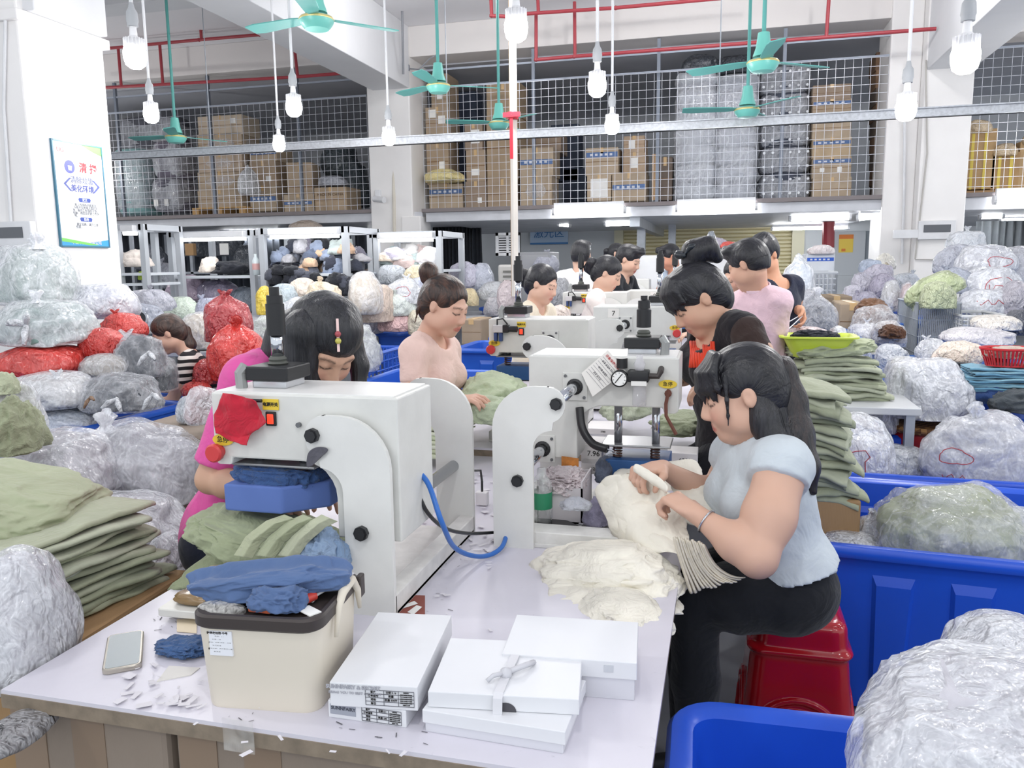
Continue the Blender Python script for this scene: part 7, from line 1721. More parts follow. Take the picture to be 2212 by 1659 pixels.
# ------------------------------------------------------------------ bags of goods
SAGE = '#a3ab8d'; GL = '#a8b2b3'; MAUVE = '#9d99a6'; LIL = '#c0c0d0'; GRY = '#a6a9b3'; CRM = '#d9cdb8'; PNK = '#cdb1b4'; WHT = '#d5d6dc'; DK = '#4a4d55'
GP = 'bags piled at the left'
B = [  # u, v, w, h, Y, colour, label, options
 (15, 562, 60, 60, 4.75, GL, 'clear bag at the left edge behind the topmost pale green bag', {}),
 (82, 602, 166, 142, 4.3, '#93a89f', 'large clear bag of pale green goods on top of the left pile', dict(amt=.42)),
 (222, 655, 138, 84, 4.5, '#b4b5c8', 'clear lilac-white bag right of the topmost pale green bag', dict(amt=.5)),
 (95, 702, 196, 106, 3.95, '#7b958f', 'clear bag with handles tied in a knot, grey-green goods, above the flat red bag', dict(amt=.4, fold=.09)),
 (92, 780, 180, 66, 3.85, '#c23c36', 'flat red bag with dark markings under the knotted clear bag', dict(one=True)),
 (222, 742, 92, 62, 4.05, '#c23a35', 'small red bag right of the knotted clear bag', dict(one=True)),
 (268, 708, 92, 58, 4.35, '#c8403a', 'round red bag under the lilac-white bag', dict(one=True)),
 (228, 790, 102, 52, 3.9, '#a49c92', 'flat clear bag of beige-grey goods right of the flat red bag', dict(amt=.3)),
 (306, 775, 96, 100, 4.05, '#53565d', 'clear bag of dark grey goods with white handles, right of the left pile', dict(amt=.22, fold=.1)),
 (346, 812, 66, 84, 4.15, '#34363c', 'clear bag of black goods at the right end of the left pile', dict(amt=.2, fold=.1)),
 (262, 852, 150, 84, 3.72, '#4f5259', 'clear bag of charcoal goods with tied ends on the tub rim', dict(amt=.25, fold=.1)),
 (110, 845, 186, 78, 3.62, '#b9b7b4', 'clear bag of off-white goods below the flat red bag', dict(amt=.4)),
 (118, 902, 186, 44, 3.6, '#8d9fb4', 'clear bag of blue-grey goods at the bottom of the left pile', dict(amt=.4)),
 (325, 652, 90, 52, 6.0, '#9b9ca6', 'grey bag behind the lilac-white bag', dict(one=True)),
 (298, 685, 110, 50, 5.6, '#8e93a0', 'slate grey bag behind the round red bag', dict(one=True)),
 (410, 888, 50, 62, 3.1, '#8b9aa6', 'clear grey-blue bag beside the pink shirt', dict(amt=.4)),
 (436, 880, 46, 90, 2.9, '#c99b9b', 'clear bag of pink and red goods behind the pink shirt', dict(amt=.45)),
 (130, 1018, 262, 150, 2.45, '#8f8790', 'clear bag of mauve grey goods with faint red print, in the left foreground', dict(amt=.36, mark=[(-.35, .3, .3, 'l'), (.1, .42, .28, 'l'), (.25, .25, .2, 'l')])),
 (296, 1005, 270, 180, 2.75, '#9d9ba3', 'large shiny clear bag of grey clothes with a red bird outline', dict(amt=.34, mark=[(-.2, -.05, .22, 'beast')])),
 (282, 1140, 225, 150, 2.4, '#958f98', 'clear bag of mauve grey clothes below the shiny bag, left of the pink shirt', dict(amt=.42)),
 (366, 1215, 66, 120, 2.3, '#7d7a84', 'grey clear bag low beside the dark trousers of the woman in pink', dict(amt=.4)),
 (18, 900, 80, 150, 2.55, '#a9ad98', 'clear bag of pale green clothes at the left edge', dict(amt=.4)),
 (40, 1345, 190, 290, 1.28, '#c4c2c8', 'clear bag of white goods with red recycling print at the left table corner', dict(amt=.42, mark=[(-.22, .25, .2, 'l'), (-.22, .17, .2, 'l'), (-.22, .09, .2, 'l'), (.2, .2, .11, 'ring')], depth=.12)),
 (490, 698, 86, 100, 4.9, '#a33338', 'upper dark red tied bag beside the woman in stripes', dict(one=True, tied=True)),
 (516, 772, 108, 122, 4.55, '#c7352f', 'big bright red tied bag in front of the dark red one', dict(one=True, tied=True)),
 (448, 805, 62, 60, 4.5, '#a3282b', 'small red bag left of the bright red tied bag', dict(one=True)),
 (424, 842, 62, 34, 4.35, '#b83430', 'red bag inside the tub beside the woman in stripes', dict(one=True)),
 (432, 722, 80, 80, 5.3, '#d7cbb2', 'cream clear bag of strings behind the woman in stripes', dict(amt=.35, fold=.1)),
 (770, 762, 96, 100, 5.6, '#b9beb8', 'clear bag of pale strips on the grid-walled crate', dict(amt=.35, fold=.12)),
 (585, 722, 90, 70, 5.6, '#b4c0b0', 'clear bag of pale green strips behind the actuator of the nearest left press', dict(amt=.4, fold=.1)),
 # behind the racks
 (385, 668, 76, 50, 6.8, '#b7c3b6', 'pale green bag under the left rack', dict(one=True)),
 (455, 672, 60, 56, 6.6, '#a9adc0', 'grey-blue bag under the left rack, right of the pale green one', dict(one=True)),
 (410, 628, 90, 56, 8.9, '#b9a7b8', 'dusty pink bag behind the left rack', dict(one=True)),
 (470, 632, 90, 50, 8.9, '#9c93a9', 'violet grey bag behind the left rack', dict(one=True)),
 (475, 660, 62, 36, 7.6, '#b08fa3', 'rose bag on the lower shelf of the left rack', dict(one=True)),
 (530, 650, 56, 60, 8.8, '#7f8894', 'slate bag behind the left rack, next to the heaped rack', dict(one=True)),
 (350, 600, 70, 60, 9.6, '#8c8f99', 'dim grey bag behind the left rack, near the column', dict(one=True)),
 (655, 690, 110, 90, 6.6, '#cfd2d8', 'white clear bag with grey stripes under the heaped rack', dict(amt=.5)),
 (700, 640, 76, 60, 7.2, '#e0cdb4', 'cream bag under the heaped rack', dict(one=True)),
 (610, 640, 60, 50, 7.4, '#aebbc4', 'pale blue bag under the heaped rack', dict(one=True)),
 (655, 625, 60, 44, 7.6, '#dccdc0', 'pale peach bag under the heaped rack, beside the masked woman', dict(one=True)),
 (573, 655, 34, 62, 7.2, '#d3b63f', 'yellow net bag hanging on the heaped rack', dict(one=True, name='net_bag')),
 (790, 640, 62, 100, 7.5, '#dccbb0', 'cream bag of goods left of the ringed bag', dict(amt=.4)),
 (815, 660, 60, 90, 7.7, '#cbb9ab', 'beige bag of goods behind the cream one on the tall tub', dict(one=True)),
 (848, 596, 62, 46, 8.7, '#b0b5bc', 'grey bag on top of the pile over the tall blue tub', dict(one=True)),
 (908, 594, 66, 44, 8.5, '#e0d2b2', 'cream bag with red print beside the hair bun', dict(one=True)),
 (872, 634, 76, 60, 8.0, '#bfc4c8', 'white bag with a red ring print over the tall blue tub', dict(amt=.5, mark=[(.2, .2, .45, 'ring')])),
 (905, 645, 56, 80, 8.3, '#bcc1d2', 'lilac bag just left of the hair bun', dict(one=True)),
 (855, 662, 80, 52, 7.9, '#c3cac6', 'pale green-white bag over the pink bag', dict(one=True)),
 (858, 698, 76, 44, 7.9, '#c9a5a4', 'dusty pink bag on the tall blue tub', dict(one=True)),
 (800, 702, 56, 46, 8.0, '#8f8f9c', 'grey bag at the left end of the tall blue tub', dict(one=True)),
 (908, 700, 50, 60, 7.9, '#cfc6b4', 'beige bag at the right end of the tall blue tub', dict(one=True)),
 (1003, 600, 62, 62, 9.8, '#b6b4c4', 'lilac-grey bag right of the pale rack', dict(one=True)),
 (1042, 606, 52, 70, 9.9, '#a9adba', 'grey bag beside the lilac-grey one, left of the air cooler', dict(one=True)),
 (1066, 632, 66, 44, 9.5, '#b2b4b8', 'pale grey bag below the air cooler', dict(one=True)),
 (1012, 645, 42, 40, 9.2, '#dcc8a0', 'yellowish bag above the shallow blue tub', dict(one=True)),
 (1075, 665, 60, 44, 9.0, '#b0aeb2', 'grey-mauve bag in front of the air cooler', dict(one=True)),
 (1098, 640, 40, 70, 8.6, '#b5a9ab', 'mauve bag right behind the cream-topped woman', dict(one=True)),
 (1178, 572, 56, 46, 10.5, '#9a9ca8', 'grey bag below the laser zone sign', dict(one=True)),
 (1210, 640, 50, 70, 6.4, '#8b8d92', 'grey clear bag right of the cream-topped woman', dict(one=True)),
 (1205, 690, 56, 60, 5.6, '#d8c9c2', 'pale pink bag right of the cream-topped woman', dict(one=True)),
 # right
 (1540, 528, 60, 26, 9.0, '#a6a2b0', 'grey and lilac bags on top of the white machine cover', dict(one=True)),
 (1575, 530, 34, 16, 8.9, '#c94a40', 'red cloth bag on top of the white machine cover', dict(one=True)),
 (1722, 625, 66, 110, 7.0, '#a9bccf', 'tall pale blue bag behind the man in navy', dict(amt=.5, tied=True)),
 (1700, 680, 50, 60, 6.6, '#9fb0bd', 'blue-grey bag low behind the man in navy', dict(one=True)),
 (1762, 686, 90, 86, 5.6, '#5c616c', 'dark slate tied bag with a white label right of the navy T-shirt', dict(amt=.25, tied=True)),
 (1750, 650, 44, 46, 6.8, '#a2a3aa', 'grey bag behind the dark slate tied bag', dict(one=True)),
 (1742, 722, 96, 34, 5.0, '#dccbcb', 'flat pale pink bag behind the yellow-green basin', dict(one=True)),
 (1810, 720, 34, 30, 5.0, '#b5b8ba', 'small clear bag right of the yellow-green basin', dict(amt=.5)),
 (1904, 585, 36, 50, 9.0, '#b3a892', 'beige bag hanging on the right column', dict(one=True)),
 (1912, 568, 40, 36, 9.0, '#d8d3c8', 'white bag at the top of the pile by the right column', dict(one=True)),
 (1880, 578, 46, 36, 8.7, '#a9b4c6', 'blue-white bag left in the pile by the right column', dict(one=True)),
 (1898, 590, 60, 34, 8.5, '#b7b3c1', 'lilac bag with a yellow slip in the pile by the right column', dict(one=True)),
 (1862, 612, 42, 44, 8.3, '#bdbac6', 'lilac bag second row left by the right column', dict(one=True)),
 (1908, 622, 58, 54, 8.2, '#a7a2b3', 'mauve bag second row right by the right column', dict(one=True)),
 (1842, 640, 42, 48, 8.0, '#c3c0cc', 'pale lilac bag at the left foot of the column pile', dict(one=True)),
 (1868, 652, 60, 40, 7.9, '#a8a5b6', 'grey-lilac bag in the third row of the column pile', dict(one=True)),
 (1925, 645, 40, 70, 7.8, '#cfc9bd', 'clear beige bag at the right foot of the column pile', dict(amt=.5)),
 (1955, 610, 60, 40, 8.4, '#bfc3c9', 'white bag at the foot of the right column', dict(one=True)),
 (1958, 650, 30, 80, 7.6, '#c4806f', 'clear bag with red goods at the foot of the right column', dict(amt=.45)),
 (1890, 690, 84, 60, 6.0, '#6b5040', 'bag of brown cut pieces in front of the brown carton', dict(amt=.3, fold=.1)),
 (1866, 725, 70, 54, 5.8, '#a6a1ab', 'grey bag below the bag of brown pieces', dict(amt=.5)),
 (1918, 725, 76, 60, 5.7, '#7a6152', 'clear bag with a brown patch of goods next to the tall narrow tub', dict(amt=.4)),
 (1845, 768, 66, 46, 5.2, '#9da3b6', 'blue-grey bag below the metal tin', dict(one=True)),
 (1925, 775, 66, 60, 5.2, '#90a0b3', 'clear blue-grey bag on the blue sorting table', dict(amt=.45)),
 (1950, 800, 70, 60, 4.9, '#a9a99c', 'clear sage-grey bag in front of the blue-grey one', dict(amt=.45)),
 (2012, 760, 62, 56, 5.2, '#b5bac2', 'round clear bag in front of the wire cage', dict(amt=.5)),
 (2072, 765, 94, 52, 5.1, '#dccbbd', 'pale peach bag right of the round clear bag', dict(one=True)),
 (2110, 728, 140, 40, 5.6, '#c2bfc4', 'long white bag below the white wire basket', dict(one=True)),
 (2150, 698, 90, 36, 6.1, '#d9d2c9', 'white bag inside the low wire basket', dict(one=True)),
 (2025, 720, 60, 110, 6.6, '#6f7682', 'dark clear bag inside the tall wire cage', dict(amt=.3)),
 (2020, 625, 120, 60, 6.6, '#a1ab86', 'sage green sack leaning over the wire cage', dict(one=True, tilt=.5, name='sack')),
 (2028, 642, 62, 62, 6.3, '#a5ad8c', 'square sage green sack on the wire cage', dict(one=True, name='sack', ex=.5)),
 (2085, 525, 76, 50, 8.4, '#cfd3d9', 'white bag at the top of the tall right pile', dict(one=True)),
 (2065, 565, 80, 66, 8.0, '#aeb1bc', 'grey-white bag upper left of the tall right pile', dict(one=True)),
 (2130, 568, 112, 76, 7.7, '#b9b6c2', 'bag with a red drawing, upper one of the tall right pile', dict(amt=.55, mark=[(.2, .1, .4, 'ring')])),
 (2140, 610, 116, 66, 7.4, '#b3b2be', 'bag with a red drawing, second of the tall right pile', dict(amt=.55, mark=[(.0, .1, .45, 'beast')])),
 (2132, 660, 118, 66, 7.1, '#aeb2c0', 'bag with a red drawing, lowest of the tall right pile', dict(amt=.55, mark=[(-.1, .3, .45, 'l')])),
 (2060, 610, 70, 60, 7.4, '#a9aebb', 'blue-grey bag left of the red-marked bags', dict(one=True)),
 (2195, 580, 70, 90, 7.8, '#b5b6bd', 'grey bag at the right edge of the tall pile', dict(one=True)),
 (2195, 650, 70, 80, 7.0, '#a8a5ae', 'mauve bag at the right edge below the grey one', dict(one=True)),
 (2200, 700, 60, 60, 6.2, '#4b4e57', 'dark bag at the right edge beside the wire basket', dict(one=True)),
 (2000, 845, 160, 140, 4.55, '#a4a5af', 'white clear bag of grey goods on the woven mat stool', dict(amt=.5)),
 (1870, 895, 130, 90, 4.6, '#b8bac0', 'empty crumpled clear bag under the side table', dict(amt=.55)),
 (1845, 975, 155, 150, 4.0, '#cdbfc1', 'clear bag with a red animal outline standing in the third tub', dict(amt=.6, mark=[(-.15, .05, .4, 'beast')])),
 (1930, 1000, 120, 80, 4.05, '#9fa3a6', 'clear bag with grey green goods in the third tub', dict(amt=.45)),
 (2120, 985, 230, 170, 4.0, '#b7b6bd', 'big clear bag of white clothes with red print in the third tub', dict(amt=.4, mark=[(-.62, .2, .25, 'ring'), (-.6, -.25, .2, 'l')], fold=.1)),
 (2060, 1145, 290, 170, 3.05, '#939b74', 'clear bag of sage green clothes in the second tub', dict(amt=.26, fold=.1)),
 (1905, 1150, 110, 80, 3.1, '#a3a9a8', 'small clear bag with a white tag left of the sage green bag', dict(amt=.5)),
 (1835, 1172, 130, 44, 3.0, '#b5b3a9', 'flat clear bag at the left end of the second tub', dict(amt=.45)),
 (2200, 1150, 110, 100, 3.15, '#b1b8a7', 'clear bag with pale green clothes at the right edge of the second tub', dict(amt=.45)),
 (2150, 1640, 520, 330, 1.24, '#c8c7cf', 'big clear bag of white clothes in the nearest tub', dict(amt=.45, depth=.24, fold=.09)),
 (2185, 1440, 250, 190, 1.55, '#d0d1d8', 'clear bag of white goods in the nearest tub, behind the bigger bag', dict(amt=.5, depth=.13)),
 (1985, 1530, 90, 40, 1.55, '#d2d3da', 'small white bag end in the nearest tub, left of the clear bags', dict(amt=.5)),
]
for (u, v, w_, h_, Y, c, lb, kw) in B:
    bag(u, v, w_, h_, Y, c, lb, 'bags of goods', **kw)
for k in range(16):
    u = 2075 + 13 * (k % 8); v = 800 + 18 * (k // 8)
# knots and ties on the left pile
def knot(u, v, Y, r, label, col='#d9dbe0', ears=2, ang=.6):
    c = P(u, v, Y); t = wthing('bag_tie', label, 'tie', c); m = MB(); m.lathe([(0, -r), (r, -r * .4), (r * .9, r * .5), (0, r)], c, 10)
    for k in range(ears):
        a = ang + k * 2.0; d = Vector((math.cos(a), -.4, math.sin(a))); m.tube([c, c + d * r * 3 + Vector((0, -.01, 0)), c + d * r * 6 + Vector((0, -.012, -r * 1.2))], [r * .8, r * 1.3, r * .7], n=7)
    m.build('knot', film(col, .75, 20.), t, smooth=True)
knot(58, 700, 3.72, .016, 'white knotted handles on the grey-green bag of the left pile', ears=3, ang=.9)
knot(252, 862, 3.52, .012, 'white knot on the charcoal bag over the tub rim', ears=2, ang=3.6)
knot(330, 852, 3.55, .012, 'white knot hanging at the right of the charcoal bag', ears=2, ang=4.2)
knot(322, 762, 3.8, .012, 'white tied handles on the dark grey bag', ears=2, ang=4.0)
knot(196, 858, 3.4, .008, 'brown string tied on the off-white bag', '#8a6a50', 2, 4.3)

# garments heaped on the racks
rs = np.random.RandomState(8)
cols = ['#2c2e36', '#3a3d49', '#5b6478', '#8893a8', '#23252b', '#a9a8ad', '#c9a98f', '#6d6b78', '#474a55', '#b9c4c2', '#1f2126', '#7b7f8c']
nm = {'#c9a98f': 'tan', '#b9c4c2': 'pale', '#a9a8ad': 'grey', '#8893a8': 'blue-grey', '#5b6478': 'slate blue'}
for k in range(84):
    fx = rs.rand(); u = 588 + 196 * fx; c = cols[k % len(cols)]
    if k % 4: v = 528 + 26 * abs(fx - .5) + 58 * rs.rand(); Y = 8.1 + .5 * rs.rand()
    else: v = 585 + 45 * rs.rand(); Y = 7.86
    heap(u, v, 22 + 16 * rs.rand(), 18 + 16 * rs.rand(), Y, c, f'crumpled {nm.get(c, "dark")} garment in the heap on the middle rack', 'garments heaped on the middle rack', res=3, fold=.4, name='crumpled_garment', fs=2.2)
cols2 = ['#dcdad8', '#c9b6b2', '#9aa7a6', '#b9b4c4', '#e2d4c4', '#7e8a8a', '#c3c7d2', '#d8d3d6']
for k in range(36):
    u = 815 + 115 * rs.rand(); v = 548 + 34 * rs.rand(); c = cols2[k % len(cols2)]
    heap(u, v, 30 + 18 * rs.rand(), 22 + 12 * rs.rand(), 8.9 + .4 * rs.rand(), c, 'crumpled pale garment in the heap on the right rack', 'garments heaped on the right rack', res=3, fold=.4, name='crumpled_garment', fs=2.2)
heap(930, 560, 44, 44, 8.95, '#e4e4e8', 'white pillow-like garment at the right end of the right rack', res=4, fold=.1, name='crumpled_garment')
for u, v, w_, h_, c, lb in ((455, 578, 40, 34, '#e6dace', 'cream crumpled garment on the left rack shelf'), (500, 582, 70, 28, '#23252c', 'black crumpled garment on the left rack shelf'), (290, 565, 60, 36, '#e2d8d0', 'white crumpled garment on the rack beside the left column'), (310, 598, 20, 22, '#b7d056', 'lime green cloth on the rack beside the left column')):
    heap(u, v, w_, h_, 8.6 if u > 400 else 7.75, c, lb, res=4, fold=.25, name='crumpled_garment')
c = P(553, 575, 8.3); t = wthing('water_bottle', 'clear water bottle with a red label on the left rack', 'bottle', c - Vector((0, 0, .1)))
MB().lathe([(0, -.10), (.04, -.10), (.042, .06), (.015, .11), (.015, .14), (0, .14)], c, 16).build('shell', plain('#d3dde0', .1), t, smooth=True); MB().lathe([(.043, -.04), (.043, .03)], c, 16, cap=False).build('label_band', plain('#d8a9a6', .5), t, smooth=True)
# dark goods under the left mezzanine and dark curtains
for k, (u, v, w_, h_, Y, c, lb) in enumerate([(420, 535, 80, 50, 13.6, '#4e535b', 'dark bag on the rear shelf left of the cardboard square'), (490, 530, 60, 60, 13.8, '#60646c', 'dark bag on the rear shelf beside the white note'), (540, 560, 70, 60, 13.4, '#454a52', 'dark bag low on the rear shelf'), (330, 560, 60, 60, 13.2, '#555963', 'dark bag behind the rack beside the left column'), (700, 545, 60, 60, 13.8, '#4a4d55', 'dark bag behind the heaped rack'), (660, 490, 70, 24, 12.9, '#a89a8e', 'tan and white bags on top of the middle rack')]):
    bag(u, v, w_, h_, Y, c, lb, 'bags of goods', one=True)
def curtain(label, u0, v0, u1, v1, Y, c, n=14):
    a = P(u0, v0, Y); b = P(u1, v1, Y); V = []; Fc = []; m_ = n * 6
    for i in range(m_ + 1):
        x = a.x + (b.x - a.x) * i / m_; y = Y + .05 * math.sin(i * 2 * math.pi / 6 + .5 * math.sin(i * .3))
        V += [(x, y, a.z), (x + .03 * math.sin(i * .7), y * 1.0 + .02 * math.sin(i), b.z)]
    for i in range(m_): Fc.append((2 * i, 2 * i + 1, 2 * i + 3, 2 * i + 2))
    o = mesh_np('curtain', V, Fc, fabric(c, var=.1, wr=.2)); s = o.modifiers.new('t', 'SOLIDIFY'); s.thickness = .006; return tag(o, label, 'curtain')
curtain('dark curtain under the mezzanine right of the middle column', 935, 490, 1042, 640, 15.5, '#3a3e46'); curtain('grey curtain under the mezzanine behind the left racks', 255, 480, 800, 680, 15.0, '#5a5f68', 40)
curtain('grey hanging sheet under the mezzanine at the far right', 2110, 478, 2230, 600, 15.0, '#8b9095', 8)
tag(MB().box((-.02, 0, -.02), (.02, .03, .02)).build('note', PAPER), 'white note clipped on the rear shelf', 'paper').location = P(484, 538, 12.8)
bpy.data.objects['note'].scale = (4.5, .2, 5)
box_at(398, 526, 418, 552, 12.8, .1, 'small cardboard square propped on the rear shelf', None, '#b08e68', tape=False)

# ------------------------------------------------------------------ sage green garments
GG = ['#a6ab93', '#9ea48c', '#abb09a', '#999f87', '#afb49f']
# left foreground pile: folded trousers on a stool-high carton
p0_ = PZ(120, 1385, .70)
t = thing('carton', 'brown carton under the folded sage green trousers at the left', 'box', (-1.74, 1.60, 0), .06); MB().box((-.31, -.26, 0), (.31, .26, .69), .01).build('body', carton('#a58662'), t)
for k in range(16):
    z = .70 + .0132 * k; j = .018 * math.sin(k * 2.3)
    folded(-1.72 + j - .003 * k, 1.57 + .03 * math.sin(k * 1.4), z, .50 + .05 * math.sin(k * 3.1), .50, .015, GG[k % 5] if k != 8 else '#c9d0c6', f'folded sage green trousers, {["bottom", "second", "third", "fourth", "fifth", "sixth", "seventh", "eighth", "ninth", "tenth", "eleventh", "twelfth", "thirteenth", "fourteenth", "fifteenth", "topmost"][k]} from below in the left foreground pile', 'folded trousers at the left', rotz=math.pi / 2 - .12 + .10 * math.sin(k * 1.7), wob=.022, sag=.004 + .003 * (k % 3))
V, Fc = blob(6, (.24, .25, .065), 77, .8, .16, .13, 2.2, .5); o = mesh_np('sage_garment', V, Fc, fabric('#a5ac8f', var=.1, wr=.5, sc=9.)); o.location = (-1.86, 1.66, .93); o.rotation_euler = (.0, .22, .3); tag(o, 'loosely bundled sage green trousers on top of the left foreground pile', 'garment')
heap(38, 935, 76, 130, 2.2, '#9aa084', 'sage green garment hanging over the clear bags at the left edge', fold=.2, res=5)
heap(14, 835, 44, 50, 2.5, '#b5bb9f', 'pale green garment roll at the left edge above the hanging one', fold=.15)
# right piles
c = PZ(1800, 856, .85); yq = c.y
for k in range(11):
    folded(c.x + .015 * math.sin(k * 1.9), yq + .01 * math.cos(k * 2.7), .862 + .019 * k, .47 - .012 * k, .30, .020, GG[(k + 1) % 5], f'folded sage green garment, layer {["one", "two", "three", "four", "five", "six", "seven", "eight", "nine", "ten", "eleven"][k]} from below on the grey side table', 'folded garments on the side table', rotz=.1 * math.sin(k * 1.3) + .1, wob=.022, sag=.014)
V, Fc = blob(6, (.22, .14, .05), 91, .8, .2, .16, 2.6, .5); o = mesh_np('sage_garment', V, Fc, fabric('#a7ae92', var=.1, wr=.5, sc=9.)); o.location = (c.x - .03, yq, 1.09); o.rotation_euler = (0, -.08, .1); tag(o, 'rumpled sage green garment on top of the side table stack', 'garment')
c2 = P(1745, 960, 3.1)
tq = thing('carton', 'brown carton under the sage green stack behind the ponytail', 'box', (c2.x + .02, 3.16, 0), .1); MB().box((-.15, -.15, 0), (.15, .15, .68), .01).build('body', carton('#a58662'), tq)
for k in range(16):
    folded(c2.x + .02 + .02 * math.sin(k * 1.7) - .004 * k, 3.14 + .012 * math.cos(k * 2.2),   .695 + .026 * k, .30 + .02 * math.sin(k * 2.9), .28, .025, GG[k % 5], f'folded sage green garment, {["bottom", "second", "third", "fourth", "fifth", "sixth", "seventh", "eighth", "ninth", "tenth", "eleventh", "twelfth", "thirteenth", "fourteenth", "fifteenth", "topmost"][k]} from below in the stack behind the ponytail', 'garments stacked behind the ponytail', rotz=.25 * math.sin(k * 1.3), wob=.02, sag=.03)
# on the table between the presses
for k in range(9):
    q = PZ(938, 985, .79); folded(q.x, 3.0 + .004 * k, .80 + .018 * k, .17 + .01 * math.sin(k * 3), .30, .018, ['#c9cfb4', '#bcc5a6', '#d3d8c4'][k % 3], f'folded pale green garment, {["bottom", "second", "third", "fourth", "fifth", "sixth", "seventh", "eighth", "topmost"][k]} of the small stack between the two left presses', 'small stack between the left presses', rotz=.1 * math.sin(k), wob=.01)
q = P(1060, 862, 3.25); heap(1065, 850, 130, 70, 3.35, '#b9c4a5', 'pale green garment under the hands of the woman in peach', fold=.16, depth=.2, res=5)
heap(1075, 890, 120, 60, 3.1, '#b6c2a6', 'pale green garment hanging over the table beside the nearest left press', fold=.12, depth=.12, res=5)
heap(1480, 915, 120, 40, 3.3, '#a7af92', 'sage green garment lying behind the nearest right press', fold=.18, depth=.15, res=5)
heap(1360, 880, 90, 50, 3.5, '#c4cbb5', 'pale green garments behind the press rods', fold=.18, depth=.15, res=5)
heap(1480, 770, 60, 20, 3.6, '#b9b1ab', 'grey and pink scraps on the table by the woman in black', fold=.25, depth=.1, res=4)
# green garment pulled over the anvil of the nearest left press
def drape(name, label, cat, rows, c, th=.004, nz=.012, ns=.045, mat=None, simple=False):
    o = sheet(name, label, cat, rows, c, th, mat, None, 0, 3 if not simple else 4, simple=simple)
    m_ = o.modifiers
    tx = bpy.data.textures.new('wrinkle', 'CLOUDS'); tx.noise_scale = ns
    d = o.modifiers.new('d', 'DISPLACE'); d.texture = tx; d.strength = nz; d.mid_level = .5; d.texture_coords = 'GLOBAL'
    return o
V, Fc = blob(6, (.19, .13, .05), 55, .7, .14, .14, 2.6, .6); o = mesh_np('sage_trousers', V, Fc, fabric('#9aa284', var=.12, wr=.5, sc=11.)); o.location = P(590, 1165, 1.68); o.rotation_euler = (0, .22, .12)
tag(o, 'sage green trousers pulled over the anvil of the nearest left press', 'garment')
wb = []
for k in range(3):
    a = [(505 + 48 * k, 1200), (530 + 50 * k, 1160), (575 + 48 * k, 1125), (615 + 40 * k, 1112)]; b_ = [(545 + 48 * k, 1206), (565 + 50 * k, 1172), (610 + 47 * k, 1138), (650 + 40 * k, 1126)]
    drape('waistband', ['leftmost', 'middle', 'rightmost'][k] + ' sage green elastic waistband folded on the anvil of the nearest left press', 'waistband', [[P(u, v, 1.50 + .015 * i) for i, (u, v) in enumerate(a)], [P((u + s) / 2, (v + w2) / 2, 1.485 + .015 * i) for i, ((u, v), (s, w2)) in enumerate(zip(a, b_))], [P(u, v, 1.50 + .015 * i) for i, (u, v) in enumerate(b_)]], ['#a9ae92', '#a4aa8e', '#b0b49c'][k], .002, .003, simple=True)
drape('trouser_leg', 'sage green trouser leg hanging toward the table edge left of the nearest press', 'garment', [[P(345, 1285, 1.62), P(400, 1268, 1.62), P(470, 1262, 1.62), P(545, 1250, 1.6)], [P(400, 1240, 1.64), P(440, 1215, 1.66), P(490, 1200, 1.66), P(560, 1185, 1.64)], [P(455, 1195, 1.7), P(490, 1160, 1.72), P(530, 1140, 1.72), P(590, 1130, 1.7)]], '#98a082', .006, .03, .06)
heap(690, 1185, 80, 80, 1.56, '#8ea3bf', 'light blue cloth tied around the anvil of the nearest left press', fold=.22, depth=.05, res=5, name='blue_cloth')
heap(735, 1205, 40, 70, 1.58, '#8199b8', 'light blue cloth end beside the press plate', fold=.2, depth=.03, res=4, name='blue_cloth')
# ------------------------------------------------------------------ cream garments
CR = '#ebe6d9'
CRF = fabric(CR, var=.05, wr=.4, sc=10.)
for k, (u, v, w_, h_, Y, lb, a) in enumerate([(1300, 1300, 300, 60, 1.86, 'lowest cream garment of the crumpled pile on the table', .0), (1345, 1318, 170, 50, 1.78, 'cream garment at the front of the crumpled pile', .1), (1310, 1262, 310, 70, 1.93, 'cream garment in the middle of the crumpled pile', -.05), (1290, 1222, 270, 70, 1.98, 'topmost cream garment of the crumpled pile', -.12), (1425, 1262, 90, 60, 1.95, 'cream garment at the right end of the crumpled pile', .1)]):
    heap(u, v, w_, h_, Y, CR, lb, 'cream garments in the crumpled pile', fold=.13, fs=2.4, res=6, depth=.11 if k != 4 else .06, tilt=-a, ex=.75, flat=.45)
drape('cream_garment', 'cream garment held up in the hands of the woman in grey', 'garment', [
    [P(1372, 1012, 2.17), P(1400, 1030, 2.15), P(1428, 1050, 2.12), P(1450, 1066, 2.10)],
    [P(1270, 1045, 2.24), P(1330, 1050, 2.16), P(1400, 1066, 2.14), P(1470, 1095, 2.09)],
    [P(1295, 1090, 2.2), P(1345, 1095, 2.1), P(1410, 1105, 2.09), P(1480, 1125, 2.06)],
    [P(1318, 1140, 2.14), P(1360, 1150, 2.04), P(1420, 1150, 2.02), P(1490, 1160, 2.0)],
    [P(1345, 1180, 2.1), P(1400, 1190, 2.0), P(1450, 1195, 1.95), P(1500, 1200, 1.93)]], CR, .003, .035, .07, CRF)
drape('cream_edge', 'rolled cream garment edge stretched between the two hands of the woman in grey', 'garment', [[P(1372, 1000, 2.12), P(1395, 1010, 2.09), P(1420, 1028, 2.05), P(1446, 1048, 2.0)], [P(1368, 1016, 2.10), P(1390, 1030, 2.07), P(1415, 1046, 2.03), P(1438, 1064, 1.99)], [P(1372, 1020, 2.13), P(1395, 1034, 2.10), P(1420, 1050, 2.06), P(1444, 1068, 2.02)]], CR, .004, .01, .04, CRF)
